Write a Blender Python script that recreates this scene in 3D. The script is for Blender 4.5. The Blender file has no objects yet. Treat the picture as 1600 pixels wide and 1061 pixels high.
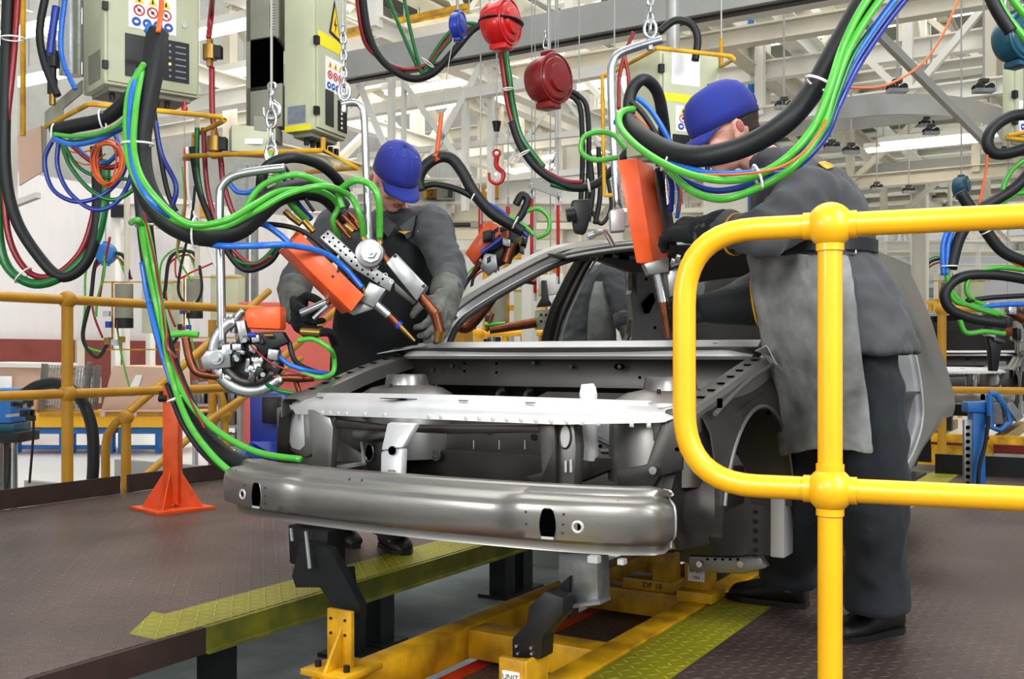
import bpy, bmesh, math, random
from mathutils import Vector, Matrix, noise
random.seed(7)
V = Vector
COL = bpy.context.scene.collection
PI = math.pi
# ---------------------------------------------------------------- camera frame
CZ, F, HY = 0.86, 1600.0, 555.0
TH = math.radians(31)
VD = V((-math.sin(TH), math.cos(TH), 0)); RD = V((math.cos(TH), math.sin(TH), 0)); UP = V((0, 0, 1))
def P(px, py, d):                       # a measured point of the place: sight line and distance
    return VD*d + RD*((px-800)/F*d) + V((0, 0, CZ+(HY-py)/F*d))
def PX(px, py, X):
    u = (px-800)/F; return P(px, py, X/(VD.x+RD.x*u))
def PY(px, py, Y):
    u = (px-800)/F; return P(px, py, Y/(VD.y+RD.y*u))
def PZ(px, py, z):
    return P(px, py, F*(CZ-z)/(py-HY))
cam = bpy.data.cameras.new('camera'); camo = bpy.data.objects.new('camera', cam); COL.objects.link(camo)
camo.location = (0, 0, CZ); camo.rotation_euler = (PI/2, 0, TH)
cam.sensor_width = 36; cam.lens = 36*F/1600; cam.shift_y = (HY-530.5)/1600; cam.clip_end = 300; cam.clip_start = .05
bpy.context.scene.camera = camo
# ---------------------------------------------------------------- materials
def srgb(r, g, b):
    f = lambda c: (c/255/12.92 if c/255 <= .04045 else ((c/255+.055)/1.055)**2.4)
    return (f(r), f(g), f(b), 1)
def mat(name, rgb, rough=.5, metal=0, var=.12, vscale=6, bump=0, bscale=60, coat=0, stretch=None, emit=0, spec=None, rough_var=.1, dirt=None, sheen=0):
    m = bpy.data.materials.new(name); m.use_nodes = True; nt = m.node_tree; N = nt.nodes; L = nt.links
    b = N['Principled BSDF']; c = srgb(*rgb)
    tc = N.new('ShaderNodeTexCoord'); mp = N.new('ShaderNodeMapping'); L.new(tc.outputs['Object'], mp.inputs[0])
    if stretch: mp.inputs['Scale'].default_value = stretch
    n = N.new('ShaderNodeTexNoise'); n.inputs['Scale'].default_value = vscale; n.inputs['Detail'].default_value = 5; L.new(mp.outputs[0], n.inputs['Vector'])
    r = N.new('ShaderNodeValToRGB'); r.color_ramp.elements[0].position = .3; r.color_ramp.elements[1].position = .7
    r.color_ramp.elements[0].color = [x*(1-var) for x in c[:3]]+[1]
    r.color_ramp.elements[1].color = [min(1, x*(1+var)) for x in c[:3]]+[1]
    if dirt: r.color_ramp.elements[0].color = srgb(*dirt)
    L.new(n.outputs['Fac'], r.inputs[0]); L.new(r.outputs[0], b.inputs['Base Color'])
    mr = N.new('ShaderNodeMapRange'); mr.inputs['To Min'].default_value = max(.02, rough-rough_var); mr.inputs['To Max'].default_value = min(1, rough+rough_var)
    L.new(n.outputs['Fac'], mr.inputs[0]); L.new(mr.outputs[0], b.inputs['Roughness'])
    b.inputs['Metallic'].default_value = metal
    if coat: b.inputs['Coat Weight'].default_value = coat; b.inputs['Coat Roughness'].default_value = .12
    if sheen: b.inputs['Sheen Weight'].default_value = sheen
    if emit: b.inputs['Emission Color'].default_value = c; b.inputs['Emission Strength'].default_value = emit
    if bump:
        n2 = N.new('ShaderNodeTexNoise'); n2.inputs['Scale'].default_value = bscale; n2.inputs['Detail'].default_value = 4; L.new(mp.outputs[0], n2.inputs['Vector'])
        bp = N.new('ShaderNodeBump'); bp.inputs['Strength'].default_value = bump; bp.inputs['Distance'].default_value = .02
        L.new(n2.outputs['Fac'], bp.inputs['Height']); L.new(bp.outputs[0], b.inputs['Normal'])
    return m
def tread(name, rgb, rgb2, rough=.42, metal=.35, s=26):
    m = mat(name, rgb, rough, metal, var=.25, vscale=1.6, dirt=rgb2)
    nt = m.node_tree; N = nt.nodes; L = nt.links; b = N['Principled BSDF']
    def M(op, a, c=None, cl=False):
        x = N.new('ShaderNodeMath'); x.operation = op; x.use_clamp = cl
        for i, q in enumerate((a, c)):
            if q is None: continue
            if isinstance(q, (int, float)): x.inputs[i].default_value = q
            else: L.new(q, x.inputs[i])
        return x.outputs[0]
    g = N.new('ShaderNodeNewGeometry'); sx = N.new('ShaderNodeSeparateXYZ'); L.new(g.outputs['Position'], sx.inputs[0])
    X = M('MULTIPLY', sx.outputs[0], s); Y = M('MULTIPLY', sx.outputs[1], s)
    fx = M('SUBTRACT', M('FRACT', X), .5); fy = M('SUBTRACT', M('FRACT', Y), .5)
    par = M('FLOORED_MODULO', M('ADD', M('FLOOR', X), M('FLOOR', Y)), 2)
    sg = M('SUBTRACT', M('MULTIPLY', par, 2), 1)
    a = M('ADD', fx, M('MULTIPLY', fy, sg)); c = M('SUBTRACT', fx, M('MULTIPLY', fy, sg))
    e = M('ADD', M('MULTIPLY', M('MULTIPLY', a, a), 2.0), M('MULTIPLY', M('MULTIPLY', c, c), 26))
    h = M('SUBTRACT', 1, e, True)
    bp = N.new('ShaderNodeBump'); bp.inputs['Strength'].default_value = .9; bp.inputs['Distance'].default_value = .004
    L.new(h, bp.inputs['Height']); L.new(bp.outputs[0], b.inputs['Normal'])
    # worn lozenge tops are lighter
    src = b.inputs['Base Color'].links[0].from_socket
    mx = N.new('ShaderNodeMixRGB'); mx.blend_type = 'MULTIPLY'; mx.inputs[0].default_value = 1
    r = N.new('ShaderNodeMapRange'); r.inputs['To Min'].default_value = .72; r.inputs['To Max'].default_value = 1.35; L.new(h, r.inputs[0])
    L.new(src, mx.inputs[1]); L.new(r.outputs[0], mx.inputs[2]); L.new(mx.outputs[0], b.inputs['Base Color'])
    return m
M = {}
M['yellow'] = mat('yellow_paint', (238, 182, 24), .38, 0, .06, 4, coat=.3, bump=.02, bscale=40)
M['yellow_old'] = mat('old_yellow_paint', (186, 138, 34), .45, 0, .15, 5)
M['yellow_fix'] = mat('fixture_yellow', (214, 166, 20), .45, 0, .2, 9, dirt=(150, 110, 20))
M['yellow_tag'] = mat('yellow_tape', (240, 228, 40), .5, 0, .03)
M['orange'] = mat('orange_paint', (232, 98, 36), .45, 0, .06, 12, dirt=(214, 82, 28), coat=.1)
M['steel'] = mat('galvanised_sheet', (142, 141, 138), .36, .8, .1, 5, bump=.02, bscale=18)
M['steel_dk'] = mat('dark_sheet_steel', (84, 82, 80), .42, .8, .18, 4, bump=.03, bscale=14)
M['steel_br'] = mat('bright_sheet_steel', (196, 197, 198), .4, .35, .07, 7, bump=.02, bscale=12)
M['bumper'] = mat('pressed_bumper_steel', (150, 148, 144), .32, .85, .12, 3, stretch=(1, 3, 6), bump=.015, bscale=30)
M['chrome'] = mat('zinc_plated_steel', (190, 194, 196), .25, .9, .08, 14)
M['alu'] = mat('milled_aluminium', (150, 152, 152), .38, .75, .15, 30)
M['copper'] = mat('copper', (128, 78, 56), .35, .85, .25, 22)
M['brass'] = mat('brass', (150, 120, 60), .35, .8, .2, 20)
M['rubber'] = mat('black_rubber', (27, 30, 31), .5, 0, .15, 20, bump=.05, bscale=120)
M['black'] = mat('black_paint', (22, 24, 26), .45, 0, .2, 10)
M['void'] = mat('recess_shade', (4, 4, 5), 1, 0, .1)  # flat black standing in for the shade inside holes and openings
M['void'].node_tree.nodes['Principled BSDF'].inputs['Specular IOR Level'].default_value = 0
M['green'] = mat('green_hose', (80, 172, 60), .3, 0, .08, 20, coat=.2)
M['green_dk'] = mat('dark_green_hose', (20, 112, 52), .3, 0, .15, 20, coat=.2)
M['blue'] = mat('blue_hose', (40, 110, 200), .28, 0, .1, 20, coat=.2)
M['blue_dk'] = mat('dark_blue_hose', (34, 60, 150), .3, 0, .1, 20, coat=.2)
M['red'] = mat('red_hose', (140, 22, 34), .32, 0, .15, 20, coat=.2)
M['red_br'] = mat('red_paint', (196, 22, 26), .3, 0, .15, 9, coat=.4)
M['red_dk'] = mat('dark_red_paint', (128, 26, 28), .4, 0, .2, 9, coat=.3)
M['orange_w'] = mat('orange_wire', (222, 104, 44), .4, 0, .1, 20)
M['white_tie'] = mat('white_nylon', (232, 232, 228), .4, 0, .03)
M['blue_p'] = mat('blue_paint', (36, 62, 160), .4, 0, .12, 9, coat=.2)
M['blue_l'] = mat('light_blue_paint', (46, 116, 186), .45, 0, .15, 9)
M['teal'] = mat('teal_paint', (28, 84, 104), .4, 0, .15, 9, coat=.2)
M['cab'] = mat('cabinet_grey_green', (196, 200, 172), .5, 0, .05, 3, dirt=(182, 185, 158))
M['cab_dk'] = mat('cabinet_dark_paint', (140, 140, 126), .6, 0, .12, 5)  # darker grey for undersides, plates and fittings
M['white'] = mat('white_steel_paint', (226, 224, 216), .5, 0, .05, 2)
M['cream'] = mat('cream_steel_paint', (204, 198, 182), .55, 0, .08, 2)
M['grey_b'] = mat('grey_steel_beam', (168, 168, 164), .45, .3, .1, 3)
M['deck'] = tread('tread_plate', (112, 97, 92), (84, 70, 66))
M['deck_y'] = tread('yellow_tread_plate', (176, 172, 44), (146, 140, 40), metal=.1)
M['fascia'] = mat('olive_edge_channel', (134, 134, 38), .55, 0, .25, 8, dirt=(92, 96, 40))
M['fascia_b'] = mat('brown_edge_channel', (66, 50, 44), .6, .2, .2, 8)
M['concrete'] = mat('pit_concrete', (128, 134, 132), .7, 0, .2, 2.5, bump=.1, bscale=20, dirt=(76, 82, 84))
M['floor'] = mat('pale_floor_paint', (226, 228, 230), .35, 0, .05, 1)
M['wallw'] = mat('white_wall_cladding', (214, 210, 210), .7, 0, .03, .6)
M['wallr'] = mat('brown_glazed_brick', (130, 66, 58), .5, 0, .15, 4)
M['roof'] = mat('roof_deck_grey', (110, 108, 98), .7, 0, .15, 1.5, stretch=(1, 12, 1))
M['glow'] = mat('fluorescent_tube', (255, 250, 235), .5, emit=7)
M['sky'] = mat('skylight_glass', (240, 246, 250), .3, emit=2.2)
M['jacket'] = mat('grey_work_cloth', (74, 76, 79), .85, 0, .16, 9, bump=.25, bscale=14, sheen=.08)
M['trouser'] = mat('dark_work_cloth', (36, 41, 46), .85, 0, .2, 8, bump=.35, bscale=9, sheen=.05)
M['leather'] = mat('grey_leather', (134, 136, 134), .75, 0, .2, 9, dirt=(84, 86, 86), bump=.15, bscale=30)
M['black_cl'] = mat('black_apron_cloth', (17, 19, 23), .8, 0, .3, 10, bump=.1, bscale=30)
M['glove_g'] = mat('grey_leather_glove', (112, 114, 108), .75, 0, .25, 16, dirt=(66, 66, 62), bump=.3, bscale=40)
M['glove_k'] = mat('black_glove', (20, 26, 27), .8, 0, .3, 20, bump=.3, bscale=40)
M['capblue'] = mat('blue_cap_cloth', (36, 49, 136), .8, 0, .08, 14, bump=.05, bscale=200, sheen=.1)
M['skin'] = mat('skin', (214, 164, 146), .5, 0, .07, 14)
M['hair'] = mat('short_dark_hair', (64, 52, 45), .8, 0, .3, 80, bump=.4, bscale=200)
M['lip'] = mat('lips', (168, 96, 90), .5, 0, .05)
M['card'] = mat('cardboard', (206, 176, 156), .8, 0, .06, 3)
M['paper'] = mat('white_paper', (240, 240, 240), .6, 0, .03)
M['shoe'] = mat('black_shoe_leather', (26, 25, 25), .5, 0, .25, 20, bump=.2, bscale=40)
M['coral'] = mat('coral_panel', (236, 124, 112), .6, 0, .05, 2)
M['sb'] = mat('sign_blue', (30, 86, 170), .5, 0, .02); M['sy'] = mat('sign_yellow', (246, 206, 30), .5, 0, .02)
M['sr'] = mat('sign_red', (204, 40, 40), .5, 0, .02); M['ink'] = mat('sign_ink', (26, 26, 28), .6, 0, .02)
M['glass'] = mat('dark_display_glass', (46, 48, 46), .12, 0, .3, 4)
M['led'] = mat('lit_indicator', (255, 120, 60), .4, emit=6)
M['plate'] = mat('rating_plate', (132, 140, 150), .4, .3, .15, 40)
# ribs on the wall cladding
nt = M['wallw'].node_tree; w = nt.nodes.new('ShaderNodeTexWave'); g = nt.nodes.new('ShaderNodeNewGeometry')
w.bands_direction = 'Y'; w.inputs['Scale'].default_value = 1.3
nt.links.new(g.outputs['Position'], w.inputs['Vector']); bp = nt.nodes.new('ShaderNodeBump'); bp.inputs['Strength'].default_value = .5; bp.inputs['Distance'].default_value = .02
nt.links.new(w.outputs['Fac'], bp.inputs['Height']); nt.links.new(bp.outputs[0], nt.nodes['Principled BSDF'].inputs['Normal'])
# ---------------------------------------------------------------- mesh builder
def frame(d, hint=UP):
    d = d.normalized(); h = hint if abs(d.dot(hint)) < .97 else V((1, 0, 0))
    x = h.cross(d).normalized(); return x, d.cross(x).normalized(), d
def smooth_path(pts, n=8, closed=False):
    pts = [V(p) for p in pts]
    if len(pts) < 3: return pts
    out = []; N = len(pts); rng = N if closed else N-1
    for i in range(rng):
        if closed: a, b, c, d = pts[i-1], pts[i], pts[(i+1) % N], pts[(i+2) % N]
        else: a, b, c, d = pts[max(i-1, 0)], pts[i], pts[i+1], pts[min(i+2, N-1)]
        for k in range(n):
            t = k/n; out.append(.5*((2*b)+(c-a)*t+(2*a-5*b+4*c-d)*t*t+(3*b-a-3*c+d)*t**3))
    if not closed: out.append(pts[-1])
    return out
class MB:
    def __init__(s): s.v = []; s.f = []
    def add(s, vs, fs):
        k = len(s.v); s.v += [V(v) for v in vs]; s.f += [[i+k for i in f] for f in fs]; return s
    def obox(s, c, ax, ay, az, sx, sy, sz):
        c = V(c); vs = [c+ax*(i*sx/2)+ay*(j*sy/2)+az*(k*sz/2) for i in (-1, 1) for j in (-1, 1) for k in (-1, 1)]
        return s.add(vs, [(0, 1, 3, 2), (4, 6, 7, 5), (0, 4, 5, 1), (2, 3, 7, 6), (0, 2, 6, 4), (1, 5, 7, 3)])
    def box(s, x0, x1, y0, y1, z0, z1):
        return s.obox(((x0+x1)/2, (y0+y1)/2, (z0+z1)/2), V((1, 0, 0)), V((0, 1, 0)), UP, abs(x1-x0), abs(y1-y0), abs(z1-z0))
    def bar(s, p0, p1, w, h, hint=UP):
        p0, p1 = V(p0), V(p1); x, y, z = frame(p1-p0, hint); return s.obox((p0+p1)/2, x, y, z, w, h, (p1-p0).length)
    def ibeam(s, p0, p1, w, h, t=.02):
        p0, p1 = V(p0), V(p1); x, y, z = frame(p1-p0); L = (p1-p0).length; c = (p0+p1)/2
        s.obox(c+y*(h/2), x, y, z, w, t, L); s.obox(c-y*(h/2), x, y, z, w, t, L); return s.obox(c, x, y, z, t, h, L)
    def rings(s, rs, cap=True, closed=False):
        k = len(s.v); n = len(rs[0])
        for r in rs: s.v += [V(p) for p in r]
        m = len(rs)
        for i in range(m if closed else m-1):
            for j in range(n):
                a = k+i*n+j; b = k+i*n+(j+1) % n; c = k+((i+1) % m)*n+(j+1) % n; d = k+((i+1) % m)*n+j
                s.f.append([a, b, c, d])
        if cap and not closed: s.f.append([k+j for j in range(n)][::-1]); s.f.append([k+(m-1)*n+j for j in range(n)])
        return s
    def tube(s, pts, r, seg=10, n=7, closed=False, smooth=True, flat=1):
        pp = smooth_path(pts, n, closed) if smooth else [V(p) for p in pts]
        rr = r if callable(r) else (lambda t: r)
        N = len(pp); rs = []; x = None
        for i, p in enumerate(pp):
            if closed: t = (pp[(i+1) % N]-pp[i-1]).normalized()
            else: t = (pp[min(i+1, N-1)]-pp[max(i-1, 0)]).normalized()
            if x is None: x, y, _ = frame(t)
            else:
                x = (x-t*x.dot(t)).normalized(); y = t.cross(x)
            q = rr(i/max(1, N-1)); rs.append([p+x*(q*math.cos(a))+y*(q*flat*math.sin(a)) for a in [2*PI*j/seg for j in range(seg)]])
        return s.rings(rs, closed=closed)
    def cyl(s, p0, p1, r0, r1=None, seg=16):
        p0, p1 = V(p0), V(p1); r1 = r0 if r1 is None else r1; x, y, z = frame(p1-p0)
        A = [2*PI*j/seg for j in range(seg)]
        return s.rings([[p+x*(r*math.cos(a))+y*(r*math.sin(a)) for a in A] for p, r in ((p0, r0), (p1, r1))])
    def lathe(s, base, axis, prof, seg=20):
        base = V(base); x, y, z = frame(V(axis)); A = [2*PI*j/seg for j in range(seg)]
        return s.rings([[base+z*h+x*(r*math.cos(a))+y*(r*math.sin(a)) for a in A] for r, h in prof])
    def ell(s, c, ax, ay, az, rx, ry, rz, seg=14, rg=9):
        c = V(c); rs = []
        for i in range(rg+1):
            ph = -PI/2+PI*(i+.001)/(rg+.002); rs.append([c+ax*(rx*math.cos(ph)*math.cos(a))+ay*(ry*math.cos(ph)*math.sin(a))+az*(rz*math.sin(ph)) for a in [2*PI*j/seg for j in range(seg)]])
        return s.rings(rs)
    def sph(s, c, r, seg=14, rg=9): return s.ell(c, V((1, 0, 0)), V((0, 1, 0)), UP, r, r, r, seg, rg)
    def prism(s, poly, dirv):
        n = len(poly); vs = [V(p) for p in poly]+[V(p)+V(dirv) for p in poly]
        return s.add(vs, [list(range(n))[::-1], [i+n for i in range(n)]]+[[i, (i+1) % n, (i+1) % n+n, i+n] for i in range(n)])
    def grid(s, rows):
        k = len(s.v); n = len(rows[0])
        for r in rows: s.v += [V(p) for p in r]
        for i in range(len(rows)-1):
            for j in range(n-1): s.f.append([k+i*n+j, k+i*n+j+1, k+(i+1)*n+j+1, k+(i+1)*n+j])
        return s
    def caps(s, p0, r0, p1, r1, seg=12):   # tapered rounded limb
        p0, p1 = V(p0), V(p1); x, y, z = frame(p1-p0); rs = []
        for k in range(4): a = PI/2*k/4; rs.append((p0-z*r0*math.cos(a), max(.0005, r0*math.sin(a))))
        rs += [(p0, r0), (p1, r1)]
        for k in range(1, 5): a = PI/2*k/4; rs.append((p1+z*r1*math.sin(a), max(.0005, r1*math.cos(a))))
        return s.rings([[p+x*(r*math.cos(b))+y*(r*math.sin(b)) for b in [2*PI*j/seg for j in range(seg)]] for p, r in rs])
    def limb(s, pts):                       # chain of (point, radius)
        for (a, ra), (b, rb) in zip(pts, pts[1:]): s.caps(a, ra, b, rb)
        return s
    def build(s, name, m, parent=None, bevel=0, solid=0, smooth=35, voxel=0, relax=0, wrinkle=0, sub=0, recalc=True, wfreq=9):
        lo = V([min(v[i] for v in s.v) for i in range(3)]); hi = V([max(v[i] for v in s.v) for i in range(3)])
        o0 = V(((lo.x+hi.x)/2, (lo.y+hi.y)/2, lo.z))
        me = bpy.data.meshes.new(name); me.from_pydata([v-o0 for v in s.v], [], s.f)
        if recalc:
            bm = bmesh.new(); bm.from_mesh(me); bmesh.ops.recalc_face_normals(bm, faces=bm.faces); bm.to_mesh(me); bm.free()
        o = bpy.data.objects.new(name, me); COL.objects.link(o)
        if voxel:
            md = o.modifiers.new('r', 'REMESH'); md.mode = 'VOXEL'; md.voxel_size = voxel
            if relax: sm = o.modifiers.new('s', 'SMOOTH'); sm.iterations = relax; sm.factor = .5
        if solid: md = o.modifiers.new('t', 'SOLIDIFY'); md.thickness = solid; md.offset = 0
        if sub: md = o.modifiers.new('u', 'SUBSURF'); md.levels = sub; md.render_levels = sub
        if bevel: md = o.modifiers.new('b', 'BEVEL'); md.width = bevel; md.segments = 2; md.limit_method = 'ANGLE'; md.angle_limit = .6
        if o.modifiers:
            dg = bpy.context.evaluated_depsgraph_get(); nm = bpy.data.meshes.new_from_object(o.evaluated_get(dg)); o.modifiers.clear(); o.data = nm; me = nm; me.name = name
        if wrinkle:
            nr = [v.normal.copy() for v in me.vertices]
            for v, q in zip(me.vertices, nr):
                p = v.co*wfreq; k = noise.noise(V((p.x, p.y, p.z*.6)))+.5*noise.noise(p*2.3)
                k2 = 1-abs(noise.noise(p*1.3+V((5, 3, 1))))*2
                v.co += q*(k*wrinkle+k2*wrinkle*.6)
        me.materials.clear(); me.materials.append(M[m] if isinstance(m, str) else m)
        for q in me.polygons: q.use_smooth = True
        if smooth < 180: me.set_sharp_from_angle(angle=math.radians(smooth))
        o.location = o0
        if parent is not None: attach(o, parent)
        return o
def attach(o, parent):
    o.parent = parent; bpy.context.view_layer.update() if False else None
    w = V(parent['w']) if 'w' in parent.keys() else V(wloc(parent)); o.matrix_parent_inverse = Matrix.Translation(-w)
def wloc(o):                                # world place of an object (only translations are used while building)
    p = V(o.location)
    return p if o.parent is None else p+o.matrix_parent_inverse.translation+wloc(o.parent)
def tag(o, label=None, cat=None, group=None, kind=None):
    if label: o['label'] = label
    if cat: o['category'] = cat
    if group: o['group'] = group
    if kind: o['kind'] = kind
    return o
def thing(name, label, cat, loc, group=None):
    o = bpy.data.objects.new(name, None); COL.objects.link(o); o.location = loc; o.empty_display_size = .1
    return tag(o, label, cat, group)
def struct(name, mb, m, parent=None, **k):
    o = mb.build(name, m, parent, **k)
    if parent is None: o['kind'] = 'structure'
    return o
def dup(root, off, label=None, group=None):
    def cp(o, par):
        c = o.copy(); COL.objects.link(c)
        if par: mi = o.matrix_parent_inverse.copy(); c.parent = par; c.matrix_parent_inverse = mi
        for ch in [x for x in ALL if x.parent == o]: cp(ch, c)
        return c
    ALL = list(bpy.data.objects)
    r = cp(root, None); r.location = V(root.location)+V(off)
    if label: r['label'] = label
    if group: r['group'] = group
    return r
def hangwire(t, x, y, d, z=9.32, r=.004):
    a = P(x, y, d); return MB().cyl(a, V((a.x, a.y, z)), r, seg=6).build('suspension_wire', 'grey_b', t)
def text(s, size, org, ax, ay, m, parent, name='lettering'):
    cu = bpy.data.curves.new('t', 'FONT'); cu.body = s; cu.size = size; cu.align_x = 'CENTER'; cu.align_y = 'CENTER'; cu.resolution_u = 2
    o = bpy.data.objects.new('t', cu); COL.objects.link(o); dg = bpy.context.evaluated_depsgraph_get()
    me = bpy.data.meshes.new_from_object(o.evaluated_get(dg)); bpy.data.objects.remove(o)
    b = MB(); n = ax.cross(ay).normalized()
    b.add([V(org)+ax*v.co.x+ay*v.co.y+n*.0005 for v in me.vertices], [list(p.vertices) for p in me.polygons])
    return b.build(name, m, parent, recalc=False, smooth=180)
# ================================================================ setting
def S(name, mb, m, **k): return struct(name, mb, m, **k)
S('floor', MB().box(-16, 40, -8, 70, -.4, -.3), 'floor')
S('floor_pit', MB().box(-2.5, -1.0, -2, 8.6, -.4, -.296).box(-5.3, -2.5, -2, 12, -.4, -.296), 'concrete')
S('wall_left', MB().box(-14.4, -14.2, -6, 26, 1.1, 3.6), 'wallw')
wr = MB().box(-14.36, -14.1, -6, 26, -.3, 1.1)
S('wall_left_base', wr, 'wallr')
b = MB()
for y in (7.2, 10.2, 13.4, 16.6): b.box(-14.1, -14.05, y, y+.14, -.3, 1.1)
S('trim_1', b, 'cream')
S('wall_back', MB().box(-16, 40, 70, 70.2, -.3, 9.4), 'wallw')
S('wall_left_upper', MB().box(-15.6, -15.4, -6, 70, 3.6, 9.4), 'grey_b')
# roof deck with skylight strips
b = MB(); k = MB(); y = -6
while y < 70:
    b.box(-16, 40, y, y+3.3, 9.3, 9.4); k.box(-16, 40, y+3.3, y+4.2, 9.3, 9.36); y += 4.2
S('ceiling', b, 'roof'); S('window_1', k, 'sky')
# roof purlins and trusses along X
TN = [2]
def trim(mb, m, **k2): TN[0] += 1; return S('trim_%d' % TN[0], mb, m, **k2)
def truss(Y, z0, z1, x0, x1, step, w=.09, m='cream'):
    b = MB().ibeam((x0, Y, z0), (x1, Y, z0), w*1.5, w*1.6, .018).ibeam((x0, Y, z1), (x1, Y, z1), w*1.5, w*1.6, .018)
    x = x0; i = 0
    while x < x1-.1:
        b.bar((x, Y, z0), (x, Y, z1), w, w)
        b.bar((x, Y, z0 if i % 2 else z1), (x+step, Y, z1 if i % 2 else z0), w*.9, w*.7); x += step; i += 1
    return trim(b, m)
def trussY(X, z0, z1, y0, y1, step, w=.09, m='cream'):
    b = MB().ibeam((X, y0, z0), (X, y1, z0), w*1.5, w*1.6, .018).ibeam((X, y0, z1), (X, y1, z1), w*1.5, w*1.6, .018)
    y = y0; i = 0
    while y < y1-.1:
        b.bar((X, y, z0), (X, y, z1), w, w)
        b.bar((X, y, z0 if i % 2 else z1), (X, y+step, z1 if i % 2 else z0), w*.9, w*.7); y += step; i += 1
    return trim(b, m)
for Y, z0, z1, st in ((16, 6.2, 8.6, 2.4), (22, 6.2, 8.6, 2.4), (29, 6.2, 8.6, 2.6), (38, 6.2, 8.6, 2.8), (50, 6, 8.6, 3)):
    truss(Y, z0, z1, -14, 36, st, .16)
for X in (-10, -3.5, 3.5, 11, 19): trussY(X, 6.0, 8.4, 4, 60, 2.6, .15)
# nearer lattice girders carrying the weld line
b = MB()
for (x0, y0, x1, y1, w_) in ((612, 118, 612, 330, .05), (631, 30, 631, 330, .035), (767, 60, 767, 330, .05), (727, 160, 727, 330, .05), (872, 170, 872, 330, .04), (762, 82, 650, 290, .05), (633, 133, 735, 275, .05), (540, 80, 604, 235, .055), (622, 38, 545, 165, .055), (735, 140, 850, 290, .03), (860, 165, 760, 300, .03), (880, 150, 960, 260, .03), (700, 60, 790, 110, .06)):
    b.bar(P(x0, y0, 8.6), P(x1, y1, 8.6), w_, w_)
for (x0, y0, x1, y1, w_) in ((480, 85, 800, 30, .1), (480, 190, 960, 108, .09), (560, 245, 980, 200, .05), (560, 300, 980, 262, .05)): b.bar(P(x0, y0, 9.4), P(x1, y1, 8.0), w_, w_)
trim(b, 'white')
b = MB().bar(P(530, 52, 9), P(730, 10, 8), .04, .04).bar(P(530, 58, 9.3), P(730, 17, 8.3), .04, .04); trim(b, 'yellow_fix')
truss(11.5, 3.6, 5.4, -10, 6, 1.6, .10, 'white')
truss(15.5, 3.4, 4.9, -12, 8, 1.7, .11, 'cream')
truss(20.5, 3.3, 4.8, -13, 12, 1.8, .12, 'cream')
trussY(-5.2, 3.5, 5.3, 6.5, 24, 1.7, .10, 'white')
trussY(-8.4, 3.2, 4.6, 8, 30, 1.7, .11, 'cream')
trussY(-1.2, 3.5, 4.9, 11.5, 40, 1.9, .11, 'cream')
# columns
def column(x, y, w=.3, m='white', z1=9.2):
    trim(MB().ibeam((x, y, -.3), (x, y, z1), w, w, .03), m)
for (x, y) in ((-6.5, 12.5), (-9.5, 19), (-3.6, 22), (-6.5, 27), (2.5, 24), (-9.5, 34), (-1, 36), (6, 36), (-13.5, 27), (12, 30), (5, 18.2), (9.6, 22)):
    column(x, y, .28)
# big white boxed column with a blue pipe beside the right cabinet
c = PZ(1152, 300, 1.0) if False else P(1152, 200, 13)
trim(MB().box(c.x-.34, c.x+.34, c.y-.3, c.y+.3, -.3, 9.2), 'white')
trim(MB().cyl((c.x+.30, c.y-.36, -.3), (c.x+.30, c.y-.36, 9.2), .045), 'blue_l')
# beams of the monorail grid on the right, all along X
def atz(px, py, z):
    d = F*(z-CZ)/(HY-py); return P(px, py, d)
def xbeam(px, py, z, x0, x1, w, h, m='white', kind='i'):
    p = atz(px, py, z); q0, q1 = (p.x+x0, p.y, z), (p.x+x1, p.y, z)
    b = MB(); (b.ibeam(q0, q1, w, h, .02) if kind == 'i' else b.bar(q0, q1, w, h)); return trim(b, m, bevel=0)
xbeam(1340, 90, 4.2, -3.2, 4, .14, .2)
xbeam(1000, 20, 3.1, -3.5, 4, .12, .2, 'grey_b', 'b')
xbeam(1000, 46, 3.0, -3.5, 4, .06, .03, 'black', 'b')
xbeam(700, 92, 3.4, -4, 5, .14, .16, 'white')
xbeam(600, 150, 4.0, -5, 8, .16, .16, 'cream')
for i, (py, z) in enumerate(((112, 4.6), (130, 4.6), (150, 4.6), (178, 4.6), (194, 4.5), (208, 4.5), (222, 4.5), (240, 4.5), (256, 4.5), (280, 4.4), (294, 4.4), (308, 4.4), (322, 4.4), (336, 4.4))):
    xbeam(1450, py, z, -5.4, 9, .34, .14, ('white', 'white', 'cream')[i % 3])
xbeam(1400, 180, 3.6, -3.2, .6, .06, .22, 'grey_b', 'b'); xbeam(1400, 268, 3.6, -5.0, 6, .06, .26, 'grey_b', 'b')
def ybeam(px, py, z, y0, y1, w, h, m='white'):
    p = atz(px, py, z); trim(MB().ibeam((p.x, p.y+y0, z), (p.x, p.y+y1, z), w, h, .02), m)
ybeam(1225, 40, 4.5, -3, 14, .2, .26); ybeam(1180, 95, 4.3, -3, 20, .2, .24, 'cream'); ybeam(840, 90, 4.4, -3, 7, .24, .1, 'cream'); ybeam(950, 80, 4.4, -3, 9, .2, .08, 'white')
ybeam(560, 60, 3.9, -3, 22, .16, .2, 'white'); ybeam(120, 60, 3.6, -4, 12, .14, .16, 'white')
ybeam(1330, 150, 5.6, -3, 30, .2, .24, 'cream')
# curved conveyor rail
cr = smooth_path([P(1290, 172, 9), P(1400, 163, 9), P(1500, 168, 8.7), P(1580, 190, 8.2), P(1680, 230, 7.6)], 8)
b = MB(); b.grid([[p+UP*.09 for p in cr], [p-UP*.09 for p in cr]]); o = trim(b, 'grey_b', solid=.03)
b = MB().bar(P(1340, 20, 7.5), P(1546, 228, 8), .05, .06); trim(b, 'grey_b')
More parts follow.
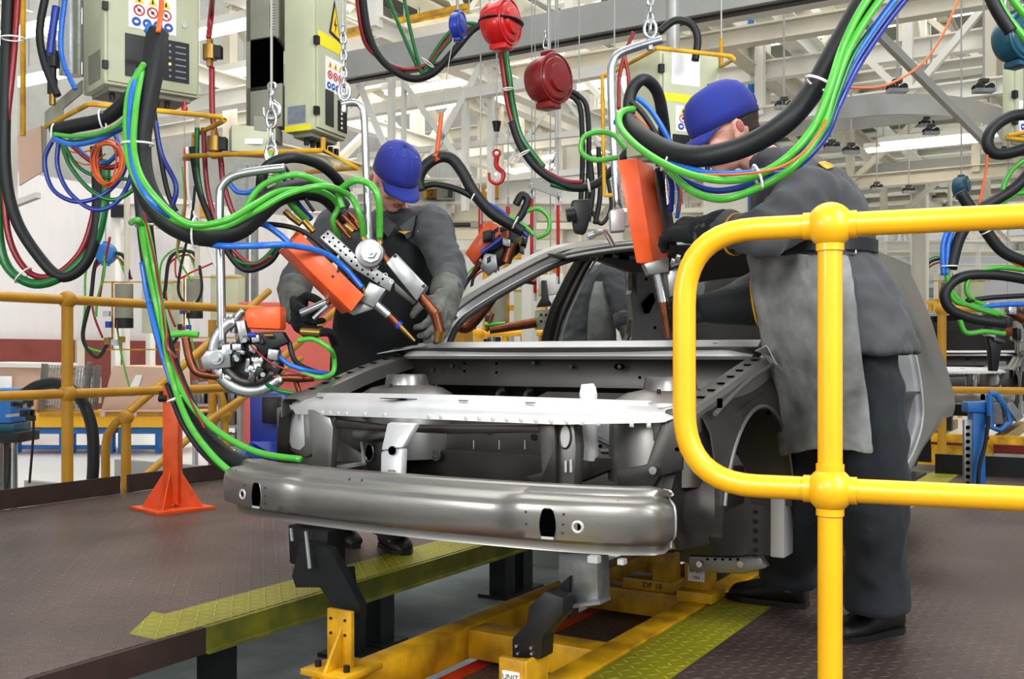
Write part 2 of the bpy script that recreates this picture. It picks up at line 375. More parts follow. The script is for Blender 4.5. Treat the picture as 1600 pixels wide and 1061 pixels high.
# fluorescent lights: one thing each
LP = [(770, 108, 12), (760, 140, 12), (640, 135, 13), (690, 130, 11), (640, 170, 14), (800, 76, 10), (720, 62, 10), (930, 130, 13), (890, 240, 17), (600, 250, 16), (1440, 225, 14), (1470, 215, 13), (870, 300, 20), (720, 290, 20), (640, 60, 9), (100, 110, 9), (60, 40, 8), (360, 40, 9), (330, 120, 11), (830, 262, 15), (930, 330, 18), (760, 330, 22), (1130, 330, 14), (1560, 200, 15), (690, 310, 15)]
for i, (px, py, d) in enumerate(LP):
    c = P(px, py, d); L = .75
    t = thing('ceiling_light', 'glowing white fluorescent strip light hung among the white steel roof beams', 'light', c, 'fluorescent strip lights overhead')
    MB().box(c.x-L, c.x+L, c.y-.09, c.y+.09, c.z, c.z+.07).build('housing', 'white', t)
    MB().box(c.x-L+.03, c.x+L-.03, c.y-.07, c.y+.07, c.z-.04, c.z-.002).build('diffuser', 'glow', t)
    MB().cyl((c.x-.5, c.y, c.z+.07), (c.x-.5, c.y, c.z+1.2), .008, seg=6).cyl((c.x+.5, c.y, c.z+.07), (c.x+.5, c.y, c.z+1.2), .008, seg=6).build('suspension_rod', 'grey_b', t)

# ================================================================ platforms
t = thing('work_platform', 'left raised work platform of brown tread plate with olive-painted edge', 'platform', (-3.9, 3, -.3))
tag(t, kind='structure')
MB().box(-5.35, -2.64, -1.2, 9.5, -.03, 0).box(-2.64, -2.52, -1.2, 2.1, -.03, 0).build('deck', 'deck', t)
MB().box(-2.64, -2.52, 2.1, 9.5, -.03, .0005).add([(-2.64, 2.1, .0008), (-2.64, 2.32, .0008), (-2.8, 2.32, .0008)], [(0, 1, 2)]).box(-2.74, -2.64, 2.32, 9.5, -.03, .0008).build('painted_edge', 'deck_y', t)
MB().box(-2.53, -2.50, 2.28, 9.5, -.085, -.002).box(-2.50, -2.485, 2.28, 9.5, -.085, -.075).build('edge_channel', 'fascia', t)
MB().box(-2.53, -2.50, -1.2, 2.28, -.085, -.002).build('brown_edge_channel', 'fascia_b', t)
for y in (1.35, 1.62, 2.35, 3.02, 3.20, 4.15, 4.32, 5.6, 5.75, 7.2):
    MB().box(-2.62, -2.53, y, y+.09, -.28, -.03).box(-2.66, -2.49, y-.04, y+.13, -.296, -.28).build('leg', 'black', t)
MB().box(-5.38, -5.36, -1.2, 4.20, 0, .11).build('toe_board', 'fascia_b', t); MB().box(-5.38, -5.36, 4.26, 6.1, 0, .11).build('toe_board', 'fascia_b', t)
t = thing('work_platform', 'right raised work platform of brown tread plate beside yellow handrail', 'platform', (1, 3, -.3))
tag(t, kind='structure')
MB().box(-1.04, 5, -1.5, 8.0, -.03, 0).build('deck', 'deck', t)
MB().box(-1.235, -1.04, -1.5, 8.0, -.03, .0004).build('painted_edge', 'deck_y', t)
MB().box(-1.2, 5, 7.98, 8.02, -.03, .14).build('toe_board', 'black', t)
MB().box(-1.2, 5, -1.5, 8, -.30, -.031).build('substructure', 'black', t)
t = thing('lower_deck', 'sunken brown deck between the yellow fixture rails', 'platform', (-1.55, 2, -.3)); tag(t, kind='structure')
MB().box(-1.79, -1.34, -1, 6.2, -.15, -.12).build('deck', 'deck', t)
MB().box(-1.79, -1.73, -1, 6.2, -.12, -.1192).build('red_line', 'red_br', t)
for y in (0, 2, 4, 6): MB().box(-1.7, -1.4, y, y+.06, -.296, -.15).build('bearer', 'black', t)
# rails crossing the pit floor
for y, z in ((4.9, -.2), (5.3, -.2), (6.2, -.1)):
    trim(MB().box(-2.5, -1.9, y, y+.06, -.296, z).box(-8, -2.6, y, y+.06, -.296, z), 'grey_b')

# ================================================================ railings
def elbow(a, c, b, r=.1, n=6):            # rounded corner points
    a, c, b = V(a), V(c), V(b); u = (a-c).normalized()*r; w = (b-c).normalized()*r
    return [c+u*(1-t)**2+w*t**2 for t in [i/n for i in range(n+1)]]
t = thing('handrail', 'bright yellow tubular handrail with ball joints in the foreground', 'railing', P(1297, 1216, 2.08))
p0 = P(1297, 352, 2.08); p0.z = 1.124; q0 = P(1600, 342, 1.943); q0.z = 1.124
D = (q0-p0).normalized(); zl = .587; pb = V((p0.x, p0.y, 0)); pm = V((p0.x, p0.y, zl))
far = p0+D*1.5; R = .0245
MB().cyl(pb, p0, R, seg=24).build('post', 'yellow', t)
lx = p0-D*.30; r = .13
top = [p0]+elbow(p0, V((lx.x, lx.y, 1.124)), V((lx.x, lx.y, .6)), .155, 10)+elbow(V((lx.x, lx.y, 1.1)), V((lx.x, lx.y, zl)), pm, .155, 10)+[pm]
MB().tube(top, R, 24, smooth=False).build('end_loop', 'yellow', t)
MB().cyl(p0, far, R, seg=24).build('top_rail', 'yellow', t)
MB().cyl(pm, pm+D*1.5, R, seg=24).build('middle_rail', 'yellow', t)
for c in (p0, pm):
    MB().sph(c, .047, 28, 18).cyl(c-D*.052, c+D*.052, .028, seg=24).cyl(c-UP*.052, c+(UP*.052 if c is pm else UP*0), .028, seg=24).build('ball_joint', 'yellow', t)
MB().cyl(far, V((far.x, far.y, 0)), R, seg=20).build('post', 'yellow', t)
MB().cyl(pb, pb+UP*.012, .07).build('base_flange', 'yellow', t)
def rail_line(label, posts, zs, z0, m, r=.03, gr=None, ext=None, joints=True):
    t = thing('handrail', label, 'railing', (posts[0][0], posts[0][1], z0), gr)
    for (x, y) in posts:
        MB().cyl((x, y, z0), (x, y, zs[0]), r, seg=14).build('post', m, t)
        if joints:
            for z in zs: MB().sph((x, y, z), r*1.6).build('ball_joint', m, t)
    e = ext or (posts[0], posts[-1])
    for z in zs: MB().cyl((e[0][0], e[0][1], z), (e[1][0], e[1][1], z), r*.85, seg=12).build('rail', m, t)
    return t
rail_line('dull yellow tubular handrail along the far edge of the left platform', [(-5.42, 3.87), (-5.42, 1.4)], (1.19, .63), 0, 'yellow_old', .034, ext=((-5.42, 1.0), (-5.42, 5.6)))
rail_line('dull yellow handrail post and rails before the second car body', [(-1.33, 9.2), (1.6, 9.4)], (1.24, .57), 0, 'yellow_old', .035)
rail_line('yellow handrail far away behind the open door frame of the car', [(-6.2, 9.6), (-3.4, 9.8)], (1.1, .6), -.3, 'yellow', .04, ext=((-8.2, 9.5), (-2.2, 9.9)))
# stair rail going down beyond the left platform
t = thing('stair_handrail', 'dull yellow looped stair rail descending beyond the left platform', 'railing', P(165, 770, 6.9))
def pipe(pts, r, name, m, t): MB().tube(pts, r, 12, smooth=False).build(name, m, t)
d = 6.7; a = P(165, 790, d); bq = P(165, 665, d); cc = P(200, 640, d); e = P(420, 455, 8.4)
pipe([a, P(165, 700, d), P(168, 680, d), P(180, 662, d), P(200, 645, d), e], .028, 'sloping_rail', 'yellow_old', t)
pipe([P(197, 800, d), P(197, 650, d)], .032, 'post', 'yellow_old', t); MB().sph(P(197, 652, d), .05).build('ball_joint', 'yellow_old', t)
pipe([P(225, 745, d), P(330, 655, 7.6), P(470, 560, 8.8)], .026, 'lower_rail', 'yellow_old', t)
t = thing('stair_handrail', 'yellow looped rail end behind the orange stanchion near the blue stand', 'railing', P(360, 790, 7.8))
d = 8.15
pipe([P(290, 612, d), P(330, 609, d), P(345, 615, d), P(350, 630, d), P(346, 650, d), P(332, 660, d)], .028, 'rail_end', 'yellow_old', t)
pipe([P(332, 500, d), P(332, 780, d)], .034, 'post', 'yellow_old', t); pipe([P(352, 790, d), P(352, 650, d), P(440, 560, 8.6), P(530, 480, 9.4)], .03, 'sloping_rail', 'yellow_old', t)
pipe([P(310, 780, d), P(420, 690, 8.2), P(470, 650, 8.8)], .026, 'lower_rail', 'yellow_old', t)
MB().sph(P(332, 655, d), .055).sph(P(352, 650, d), .05).build('ball_joint', 'yellow_old', t)
# orange stanchion
c = P(270, 795, 5.73); c.z = 0
t = thing('stanchion', 'orange steel stanchion with gusseted triangular foot on left platform', 'post', c)
ax = RD.copy(); ay = VD.copy()
MB().obox(c+UP*.36, ax, ay, UP, .085, .085, .66).build('column', 'orange', t, bevel=.004)
MB().prism([c+ax*.24, c+ay*.24, c-ax*.24, c-ay*.24], (0, 0, .014)).build('foot_plate', 'orange', t)
b = MB()
for u in (ax, -ax, ay, -ay):
    n = u.cross(UP); b.prism([c+u*.04+n*.004+UP*.014, c+u*.17+n*.004+UP*.014, c+u*.155+n*.004+UP*.04, c+u*.04+n*.004+UP*.22], -n*.008)
b.build('gusset', 'orange', t)
MB().cyl(c-ax*.06+UP*.62-ay*.05, c-ax*.02+UP*.62-ay*.05, .018).cyl(c+UP*.60-ay*.05-ax*.05, c+UP*.66-ay*.05-ax*.05, .01).build('clamp', 'black', t)

# ================================================================ fixture skid
t = thing('body_skid', 'yellow painted steel skid frame standing under the car body', 'frame', (-1.55, 2.7, -.1))
MB().box(-1.88, -1.80, 2.06, 6.2, -.11, -.005).build('rail', 'yellow_fix', t, bevel=.006)
MB().box(-1.335, -1.245, 1.2, 6.2, -.105, .004).build('rail', 'yellow_fix', t, bevel=.006)
for y in (2.72, 3.5, 5.4): MB().box(-1.80, -1.335, y, y+.10, -.105, -.012).build('crossmember', 'yellow_fix', t, bevel=.006)
# front left riser: yellow bracket, black slanted arm
b = MB().box(-1.92, -1.76, 2.08, 2.24, -.005, .012); b.build('base_plate', 'yellow_fix', t, bevel=.003)
b = MB().box(-1.885, -1.80, 2.15, 2.165, .012, .165).prism([(-1.84, 2.15, .012), (-1.84, 2.08, .012), (-1.84, 2.15, .12)], (.01, 0, 0)).build('angle_bracket', 'yellow_fix', t, bevel=.002)
b = MB()
for x in (-1.87, -1.82):
    for z in (.10, .14): b.cyl((x, 2.149, z), (x, 2.146, z), .004, seg=8)
b.build('bolt_hole', 'ink', t)
MB().cyl((-1.89, 2.12, .012), (-1.89, 2.12, .03), .009, seg=6).cyl((-1.79, 2.12, .012), (-1.79, 2.12, .03), .009, seg=6).build('bolt', 'black', t)
MB().prism([(-1.90, 2.17, .16), (-1.81, 2.17, .16), (-1.81, 2.17, .06), (-1.83, 2.17, .03)] if False else [PY(532, 965, 2.19), PY(562, 968, 2.19), PY(562, 945, 2.19), PY(515, 858, 2.19), PY(470, 845, 2.19), PY(456, 900, 2.19), PY(462, 918, 2.19), PY(500, 918, 2.19)], (0, .03, 0)).build('slanted_arm', 'black', t)
MB().prism([PY(450, 820, 2.25), PY(512, 830, 2.25), PY(512, 900, 2.25), PY(452, 880, 2.25)], (0, .08, 0)).build('support_block', 'black', t, bevel=.004)
MB().bar(PY(520, 905, 2.25), PY(548, 903, 2.25), .05, .06).build('arm_block', 'black', t, bevel=.004)
MB().cyl(PY(478, 830, 2.17), PY(484, 888, 2.17), .006, seg=8).cyl(PY(455, 825, 2.17), PY(457, 845, 2.17), .006, seg=8).build('locating_pin', 'chrome', t)
# front right riser
MB().box(-1.33, -1.255, 2.15, 2.17, -.005, .115).box(-1.262, -1.250, 2.15, 2.26, .0, .115).build('angle_bracket', 'yellow_fix', t, bevel=.002)
pl = MB().box(-1.318, -1.27, 2.146, 2.15, .035, .085).build('number_plate', 'paper', t)
text('UNIT', .02, (-1.294, 2.1455, .071), V((1, 0, 0)), UP, 'ink', pl); text('102', .018, (-1.294, 2.1455, .049), V((1, 0, 0)), UP, 'ink', pl)
MB().prism([PY(800, 1028, 2.19), PY(846, 1030, 2.19), PY(848, 995, 2.19), PY(880, 960, 2.19), PY(880, 935, 2.19), PY(850, 925, 2.19), PY(826, 948, 2.19), PY(822, 975, 2.19), PY(800, 998, 2.19)], (0, .06, 0)).build('support_block', 'black', t, bevel=.003)
MB().prism([PY(872, 865, 2.28), PY(932, 865, 2.28), PY(935, 942, 2.28), PY(895, 948, 2.28), PY(872, 905, 2.28)], (0, .07, 0)).build('grey_riser', 'alu', t, bevel=.003)
MB().bar(PY(896, 945, 2.27), PY(946, 938, 2.27), .06, .008).build('riser_foot', 'alu', t)
MB().prism([PY(845, 975, 2.27), PY(890, 965, 2.27), PY(890, 900, 2.27), PY(862, 925, 2.27)], (0, .05, 0)).build('support_block', 'black', t)
b = MB()
for px, py in ((806, 1010), (829, 1013), (808, 1022), (830, 1022)): c = PY(px, py, 2.185); b.cyl(c, c+V((0, .01, 0)), .004, seg=8)
b.build('bolt', 'chrome', t)
# rear numbered block
c = V((-1.29, 3.43, 0))
MB().box(-1.35, -1.22, 3.36, 3.5, .004, .04).box(-1.335, -1.245, 3.40, 3.48, .04, .135).build('riser_block', 'yellow_fix', t, bevel=.003)
pl = MB().box(-1.32, -1.26, 3.395, 3.4, .07, .12).build('number_plate', 'paper', t)
text('UNIT', .022, (-1.29, 3.3945, .106), V((1, 0, 0)), UP, 'ink', pl); text('104', .018, (-1.29, 3.3945, .083), V((1, 0, 0)), UP, 'ink', pl)
MB().box(-1.62, -1.42, 3.5, 3.62, -.01, .03).box(-1.5, -1.42, 3.5, 3.58, .03, .14).build('riser_block', 'yellow_fix', t, bevel=.003)
text('OP 10', .03, (-1.5, 3.4985, .01), V((1, 0, 0)), UP, 'ink', t)
# ================================================================ car body in white
def sheet(name, rows, m, par, th=.003, sub=0, **k): return MB().grid(rows).build(name, m, par, solid=th, sub=sub, **k)
def disc(c, n, r, name, m, par, h=.002, seg=14): c = V(c); return MB().cyl(c, c+V(n)*h, r, seg=seg).build(name, m, par)
car = thing('car_body', 'bare unpainted steel car body shell without doors or bonnet on the yellow skid', 'car', (-1.6, 3.6, -.005))
# ---- bumper beam
def bpath(s):                                # s in 0..1 from right end to left end
    x = -.885-1.425*s; k = (2*s-1)
    y = 2.075+.06*k*k+.075*abs(k)**8
    return V((x, y, 0))
NS = 72; rows = []
prof = [(-.085, .548), (-.045, .550), (-.034, .546), (-.028, .532), (-.006, .522), (.010, .514), (.016, .502), (.018, .485), (.018, .460), (.015, .440), (.006, .428), (-.010, .422), (-.012, .408), (-.010, .400)]
for i in range(NS+1):
    s = i/NS; p = bpath(s); t = (bpath(min(1, s+.01))-bpath(max(0, s-.01))).normalized(); n = V((t.y, -t.x, 0)); n = n if n.y < 0 else -n
    e = min(s, 1-s)*1.425                    # distance from the end
    close = max(0, 1-e/.05); close = 1-math.sqrt(max(0, 1-close**2))
    pad = 1/(1+math.exp(-(e-.03)/.012))*1/(1+math.exp((e-.37)/.010)); r = []
    for j, (q, z) in enumerate(prof):
        zz = .472+(z-.472)*(1-.13*close); qq = q if j < 3 else q-.035*close
        if 4 <= j <= 9: qq += .014*pad; zz += (.008*pad if j < 8 else -.004*pad)
        lift = .008*(2*s-1)
        r.append(p+n*qq+UP*(zz+.0))
    rows.append(r)
bb = sheet('bumper_beam', rows, 'bumper', car, .004, smooth=60)
MB().grid([[r[0]+V((0, .012, -.004)), r[-1]+V((0, .07, 0))] for r in rows[1:-1]]).build('beam_back_plate', 'steel_dk', bb, solid=.003)
for r_ in (rows[0], rows[-1]): MB().tube(r_, .005, 8, smooth=False).build('end_lip', 'steel_br', bb)
def onbeam(s, z, off=.033):
    p = bpath(s); t = (bpath(min(1, s+.01))-bpath(max(0, s-.01))).normalized(); n = V((t.y, -t.x, 0)); n = n if n.y < 0 else -n
    return p+n*off+UP*z, n, t
for s, dx in ((.186, 1), (.828, -1)):
    c, n, t = onbeam(s, .472); t = t if t.x > 0 else -t
    b = MB(); rim = MB(); pts = []
    for k in range(24):
        a = 2*PI*k/24; pts.append(c+t*(.020*math.cos(a)*(1-.12*math.sin(a)))+UP*(.034*max(-1, min(1, 1.25*math.sin(a)))))
    b.prism(pts, n*.003).build('slot', 'void', bb); MB().tube(pts, .0022, 6, closed=True, smooth=False).build('slot_rim', 'bumper', bb)
    MB().obox(c-UP*.033+n*.004, t, UP, n, .03, .006, .003).build('slot_tab', 'steel_br', bb)
    c2 = onbeam(s+(-.048 if dx > 0 else .045), .468, .032)[0]
    MB().tube([c2+n*.001+t*(.012*math.cos(a))+UP*(.012*math.sin(a)) for a in [2*PI*k/16 for k in range(16)]], .004, 8, closed=True, smooth=False).build('hole_boss', 'steel_br', bb); disc(c2-n*.001, n, .008, 'bolt_hole', 'void', bb, .003)
    for ds, z in ((-.026, .495), (-.025, .472), (-.024, .452), (.038, .495), (.037, .467)):
        q = onbeam(s+ds, z, .033)[0]; disc(q, n, .0035, 'rivet', 'steel_dk', bb, .0012, 8)
for s in (.57, .60): q = onbeam(s, .536, .005)[0]; disc(q, V((0, -1, .3)), .004, 'rivet', 'steel_dk', bb, .0012, 8)
MB().box(-1.06, -1.035, 2.10, 2.12, .385, .40).box(-.985, -.97, 2.10, 2.12, .388, .40).build('lower_tab', 'steel_br', bb)
# crush boxes
for x in (-2.16, -1.04): MB().box(x-.05, x+.05, 2.12, 2.34, .43, .53).build('crush_box', 'steel_dk', car, bevel=.004)
# ---- front upper crossmember (bright slam panel)
def spath(s): k = 2*s-1; return V((-.955-1.33*s, 2.285+.15*abs(k)**2.2, .733-.012*k*k))
rows = []; rows2 = []
for i in range(61):
    s = i/60; p = spath(s); k = abs(2*s-1); wid = .115 if k < .8 else .115+.10*(k-.8); n = V((0, -1, 0)); tip = max(0, (k-.93)/.07)
    sc = .5*(1+math.cos(i*PI*2/6)) ; fl = .055*(1-tip)+.004
    q_ = .62+.38*min(1, s/.22); pr = [(-wid, .0), (-wid+.01, .014), (-wid+.03, .015), (-wid+.04, .004), (-wid+.052, .001), (-.03, -.006*q_), (-.008, -.016*q_), (.0, -.024*q_), (.003, -.034*q_), (.006, -.048*q_*(1-.6*tip))]
    rows.append([p+n*q+UP*z for q, z in pr])
up = sheet('front_upper_crossmember', rows, 'steel_br', car, .003, smooth=50)
for s in [.06+.03*i for i in range(30)]:
    p = spath(s); MB().obox(p+V((0, -.0055, -.041)), V((1, 0, 0)), V((0, 1, 0)), UP, .012, .004, .012).build('weld_tab', 'steel_br', up, bevel=.001) if random.random() < .55 else None
p = spath(.62); MB().prism([p+V((x, y, .0025)) for x, y in ((-.07, .045), (-.02, .05), (.0, .065), (.03, .05), (.06, .05), (.02, .035), (-.01, .025), (-.03, .035))], (0, 0, .002)).build('latch_opening', 'void', up)
for s in (.3, .45, .9): p = spath(s); MB().prism([p+V((x, y, .0022)) for x, y in ((-.015, .04), (.015, .035), (.015, .043), (-.015, .048))], (0, 0, .002)).build('slot', 'void', up)
# ---- centre support bracket
a = [PY(604, 660, 2.25), PY(650, 662, 2.25), PY(628, 700, 2.22), PY(626, 748, 2.2), PY(593, 748, 2.2), PY(594, 705, 2.22)]
cb = MB().prism([a[0], a[1], a[2], a[5]], (0, .03, 0)).prism([a[5], a[2], a[3], a[4]], (0, .03, 0)).build('bonnet_latch_bracket', 'steel_br', car, bevel=.008)
c = PY(613, 704, 2.212); disc(c, (0, -1, .1), .012, 'round_hole', 'void', cb, .003, 18)
MB().tube([PY(607, 735, 2.198), PY(607, 748, 2.198), PY(616, 748, 2.198), PY(616, 735, 2.198)], .0015, 6, closed=True, smooth=False).build('embossed_square', 'steel_dk', cb)
# ---- radiator frame
def pl(name, pts, Y, th, m, bevel=.004): return MB().prism([PY(x, y, Y) for x, y in pts], (0, th, 0)).build(name, m, car, bevel=bevel)
L1 = pl('radiator_side_column', [(480, 640), (515, 652), (520, 668), (516, 742), (505, 750), (490, 746), (486, 700)], 2.34, .03, 'steel')
L2 = pl('radiator_side_column', [(840, 655), (866, 652), (868, 700), (868, 760), (842, 762), (820, 745), (846, 738)], 2.34, .02, 'steel_dk')
R3 = pl('radiator_side_box', [(866, 652), (896, 656), (900, 700), (896, 770), (866, 762)], 2.36, .05, 'steel')
pts = [PY(883+9*math.cos(a), 682+19*math.sin(a), 2.358) for a in [2*PI*k/20 for k in range(20)]]
MB().prism(pts, (0, .004, 0)).build('oval_hole', 'steel_br', R3)
MB().tube(pts, .003, 6, closed=True, smooth=False).build('oval_rim', 'steel_dk', R3)
MB().cyl(PY(884, 720, 2.355), PY(884, 738, 2.355), .004).cyl(PY(892, 718, 2.355), PY(892, 738, 2.355), .004).build('pressed_rib', 'steel_br', R3)
pl('upper_radiator_rail', [(502, 652), (600, 664), (850, 664), (850, 676), (700, 678), (560, 672), (520, 668)], 2.36, .03, 'steel_dk')
SB = pl('headlamp_side_box', [(430, 636), (492, 642), (494, 706), (476, 716), (440, 700), (432, 690)], 2.50, .05, 'steel', .01)
MB().prism([PY(x, y, 2.497) for x, y in ((450, 645), (474, 648), (476, 696), (468, 704), (456, 700), (451, 690))], (0, .004, 0)).build('pressed_pocket', 'steel_br', SB, bevel=.003)
# inner sheet work seen through the radiator opening
pl('inner_gusset', [(514, 668), (600, 676), (570, 700), (535, 712), (516, 712)], 2.56, .02, 'steel_dk')
pl('inner_rail_plate', [(550, 672), (610, 672), (610, 684), (562, 690), (548, 686)], 2.48, .03, 'steel')
G2 = pl('inner_plate', [(568, 690), (600, 684), (602, 740), (576, 744), (566, 700)], 2.52, .02, 'steel_dk')
MB().prism([PY(577+6*math.cos(a), 707+13*math.sin(a), 2.515) for a in [2*PI*k/16 for k in range(16)]], (0, .003, 0)).build('oval_hole', 'void', G2)
MB().tube([PY(577+6.5*math.cos(a), 707+13.5*math.sin(a), 2.513) for a in [2*PI*k/16 for k in range(16)]], .002, 6, closed=True, smooth=False).build('oval_rim', 'chrome', G2)
MB().bar(PY(521, 732, 2.4), PY(568, 724, 2.55), .02, .01).bar(PY(520, 672, 2.4), PY(521, 742, 2.4), .006, .006).bar(PY(565, 690, 2.5), PY(569, 724, 2.5), .006, .008).build('bright_flange', 'steel_br', car)
for x in (-2.14, -1.06): MB().box(x-.045, x+.045, 2.34, 3.1, .40, .52).build('front_longitudinal_rail', 'steel_dk', car, bevel=.008)
# engine bay rear wall
rows = []
for i in range(31):
    s = i/30; x = -.94-1.36*s; k = 2*s-1; y = 3.0+.05*k*k
    rows.append([V((x, y-.06, .885)), V((x, y-.05, .872)), V((x, y-.01, .862)), V((x, y-.0, .84-.02*k*k)), V((x, y+.01, .79)), V((x, y+.0, .755)), V((x, y+.09, .735)), V((x, y+.11, .70)), V((x, y+.12, .25))])
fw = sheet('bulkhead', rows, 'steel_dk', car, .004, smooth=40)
for px, py in ((678, 578), (708, 572), (836, 567), (894, 573), (970, 573), (648, 590)): c = PY(px, py, 2.985); MB().cyl(c, c+V((0, -.012, 0)), .008, .007).build('stud', 'black', fw); 
for px, py in ((726, 568), (726, 580), (776, 568), (776, 582), (1000, 590)): c = PY(px, py, 2.99); disc(c, (0, -1, 0), .005, 'hole', 'void', fw, .003, 10)
MB().prism([PY(968+8*math.cos(a), 573+5*math.sin(a), 2.98) for a in [2*PI*k/14 for k in range(14)]], (0, -.004, 0)).build('oval_hole', 'void', fw)
for px in (776, 820, 1000): MB().tube([PY(px, 622, 3.05), PY(px+4, 612, 3.05), PY(px+14, 608, 3.05)], .008, 8).build('pressed_bead', 'steel', fw)
# step shelf lower inside the bay, bright edge line
rows = []
for i in range(25):
    s = i/24; x = -1.12-1.0*s; k = max(0, (.62-s)); rows.append([V((x, 2.92, .74-.02*(s > .5))), V((x, 2.86, .66)), V((x, 2.82, .645-.05*max(0, s-.55))), V((x, 2.80, .60)), V((x, 2.79, .55)), V((x, 2.765, .545)), V((x, 2.76, .53)), V((x, 2.77, .41))])
sh = sheet('bulkhead_step', rows, 'steel_dk', car, .004, smooth=30)
MB().tube([PY(690, 686, 2.8), PY(740, 697, 2.8), PY(790, 700, 2.8), PY(850, 704, 2.8)], .003, 6).build('bright_edge', 'steel_br', sh)
for px, py in ((766, 672), (838, 682), (797, 707)): c = PY(px, py, 2.81); MB().cyl(c, c+V((0, -.02, 0)), .010).build('stud', 'black', sh)
c = PY(682, 712, 2.74); MB().cyl(c, c+V((0, -.006, 0)), .017).build('round_boss', 'steel', sh); MB().cyl(c, c+V((0, -.008, 0)), .006).build('boss_centre', 'chrome', sh)
for px in (740, 780, 820): MB().bar(PY(px, 688, 2.79), PY(px, 702, 2.79), .003, .003).build('pressed_rib', 'steel_br', sh)
MB().box(-2.1, -1.1, 2.34, 2.42, .40, .45).build('lower_crossmember', 'steel_dk', car, bevel=.008)
MB().box(-2.08, -1.12, 2.45, 3.0, .385, .39).build('bay_shade_sheet', 'void', car)  # black sheet standing in for the shade at the bay bottom
# right inner plate with diagonal ribs
IP = pl('inner_side_plate', [(905, 650), (992, 645), (992, 712), (905, 716)], 2.66, .01, 'steel_br', .002)
for p, q in (((906, 662), (928, 672)), ((930, 684), (962, 700)), ((930, 660), (940, 655))): MB().cyl(PY(p[0], p[1], 2.655), PY(q[0], q[1], 2.655), .006).build('pressed_rib', 'steel', IP)
MB().cyl(PY(940, 705, 2.65), PY(964, 705, 2.65), .008).build('pressed_rib', 'steel', IP)
for px, py in ((959, 668), (957, 679), (938, 697)): disc(PY(px, py, 2.658), (0, -1, 0), .005, 'hole', 'void', IP, .002, 10)
pl('bay_tray', [(900, 716), (985, 714), (960, 732), (900, 756)], 2.5, .06, 'steel_dk')
MB().cyl(PZ(998, 716, .56), PZ(998, 716, .56)+UP*.06, .005, seg=8).build('stud', 'chrome', car)
HP = pl('headlamp_support_plate', [(962, 735), (1010, 726), (1022, 690), (1040, 640), (1064, 636), (1066, 690), (1066, 735), (1030, 745), (1020, 762), (964, 764)], 2.42, .012, 'steel_dk')
pl('headlamp_support_plate', [(1018, 640), (1062, 632), (1068, 684), (1020, 690)], 2.44, .05, 'steel')
c = PY(1022, 735, 2.412); MB().cyl(c, c+V((0, -.01, 0)), .010).build('bolt', 'chrome', HP); disc(PY(1058, 702, 2.418), (0, -1, 0), .005, 'hole', 'void', HP, .003, 10)
MB().bar(PY(1002, 648, 2.55), PY(994, 712, 2.55), .03, .02).build('bay_pillar', 'steel', car)
# ---- strut towers
for x, y, h in ((-2.10, 2.80, .795), (-1.07, 2.62, .80)):
    st = MB().lathe((x, y, .52), UP, [(.17, 0), (.165, h-.52-.10), (.155, h-.52-.065), (.12, h-.52-.045), (.075, h-.52-.035), (.07, h-.52-.01), (.064, h-.52), (.03, h-.52), (.02, h-.53), (0.001, h-.53)], 32).build('strut_tower', 'steel', car)
    for k in range(3): a = k*2.1+.6; c = V((x+.1*math.cos(a), y+.1*math.sin(a), h-.06)); MB().cyl(c, c+UP*.03, .006, seg=8).build('stud', 'black', st)
# ---- fender rails
def fender(x0, sgn, nm):
    pth = smooth_path([V((x0, 2.42, .722)), V((x0+sgn*.01, 2.6, .765)), V((x0+sgn*.02, 2.8, .815)), V((x0+sgn*.02, 3.0, .855)), V((x0+sgn*.02, 3.16, .875))], 6)
    rows = []
    for p in pth: rows.append([p+V((-sgn*.07, 0, -.05)), p+V((-sgn*.065, 0, -.005)), p+V((-sgn*.05, 0, 0)), p, p+V((sgn*.01, 0, -.01)), p+V((sgn*.012, 0, -.06))])
    o = sheet(nm, rows, 'steel', car, .003, smooth=35)
    for i in range(4, len(pth)-2, 2):
        p = pth[i]; MB().obox(p+V((sgn*-.025, 0, .003)), V((1, 0, 0)), V((0, 1, 0)), UP, .018, .02, .003).build('slot', 'void', o)
    return pth
fl = fender(-2.30, -1, 'left_wing_rail'); fr = fender(-.93, 1, 'right_wing_rail')
# apron side of the right wing with wheel arch; the left one mirrored
def apron(x0, sgn, nm):
    rows = []
    for i in range(25):
        s = i/24; y = 2.44+.72*s; zt = .715+.155*s-.01; yy = y-2.80
        za = .40+math.sqrt(max(.0001, .31**2-yy**2)) if abs(yy) < .31 else .40
        rows.append([V((x0, y, zt)), V((x0+sgn*.02, y, zt-.04)), V((x0+sgn*.03, y, (zt+max(za, .5))/2)), V((x0+sgn*.035, y, max(za, .42)))])
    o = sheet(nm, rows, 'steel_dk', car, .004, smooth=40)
    # arch shell
    rows = []
    for i in range(25):
        a = PI*i/24; y = 2.80-.315*math.cos(a); z = .40+.315*math.sin(a)
        rows.append([V((x0+sgn*.035, y, z)), V((x0-sgn*.08, y, z+.0)), V((x0-sgn*.20, 2.80+(y-2.80)*.9, .40+(z-.40)*.9)), V((x0-sgn*.24, 2.80+(y-2.8)*.6, .4+(z-.4)*.6)), V((x0-sgn*.26, 2.80, .4))])
    sheet('wheel_arch_shell', rows, 'steel_dk', car, .003, smooth=60)
    return o
AR = apron(-.91, 1, 'right_apron'); apron(-2.32, -1, 'left_apron')
MB().tube([V((-.872, 2.80-.318*math.cos(a), .40+.318*math.sin(a))) for a in [PI*(.08+.84*i/20) for i in range(21)]], .006, 8, smooth=False).build('arch_flange', 'steel', AR)
MB().tube([V((-.885, 2.46+.7*i/12, .712+.145*i/12+.025*math.sin(PI*i/12))) for i in range(13)], .006, 8, smooth=False).build('upper_flange', 'steel', AR)
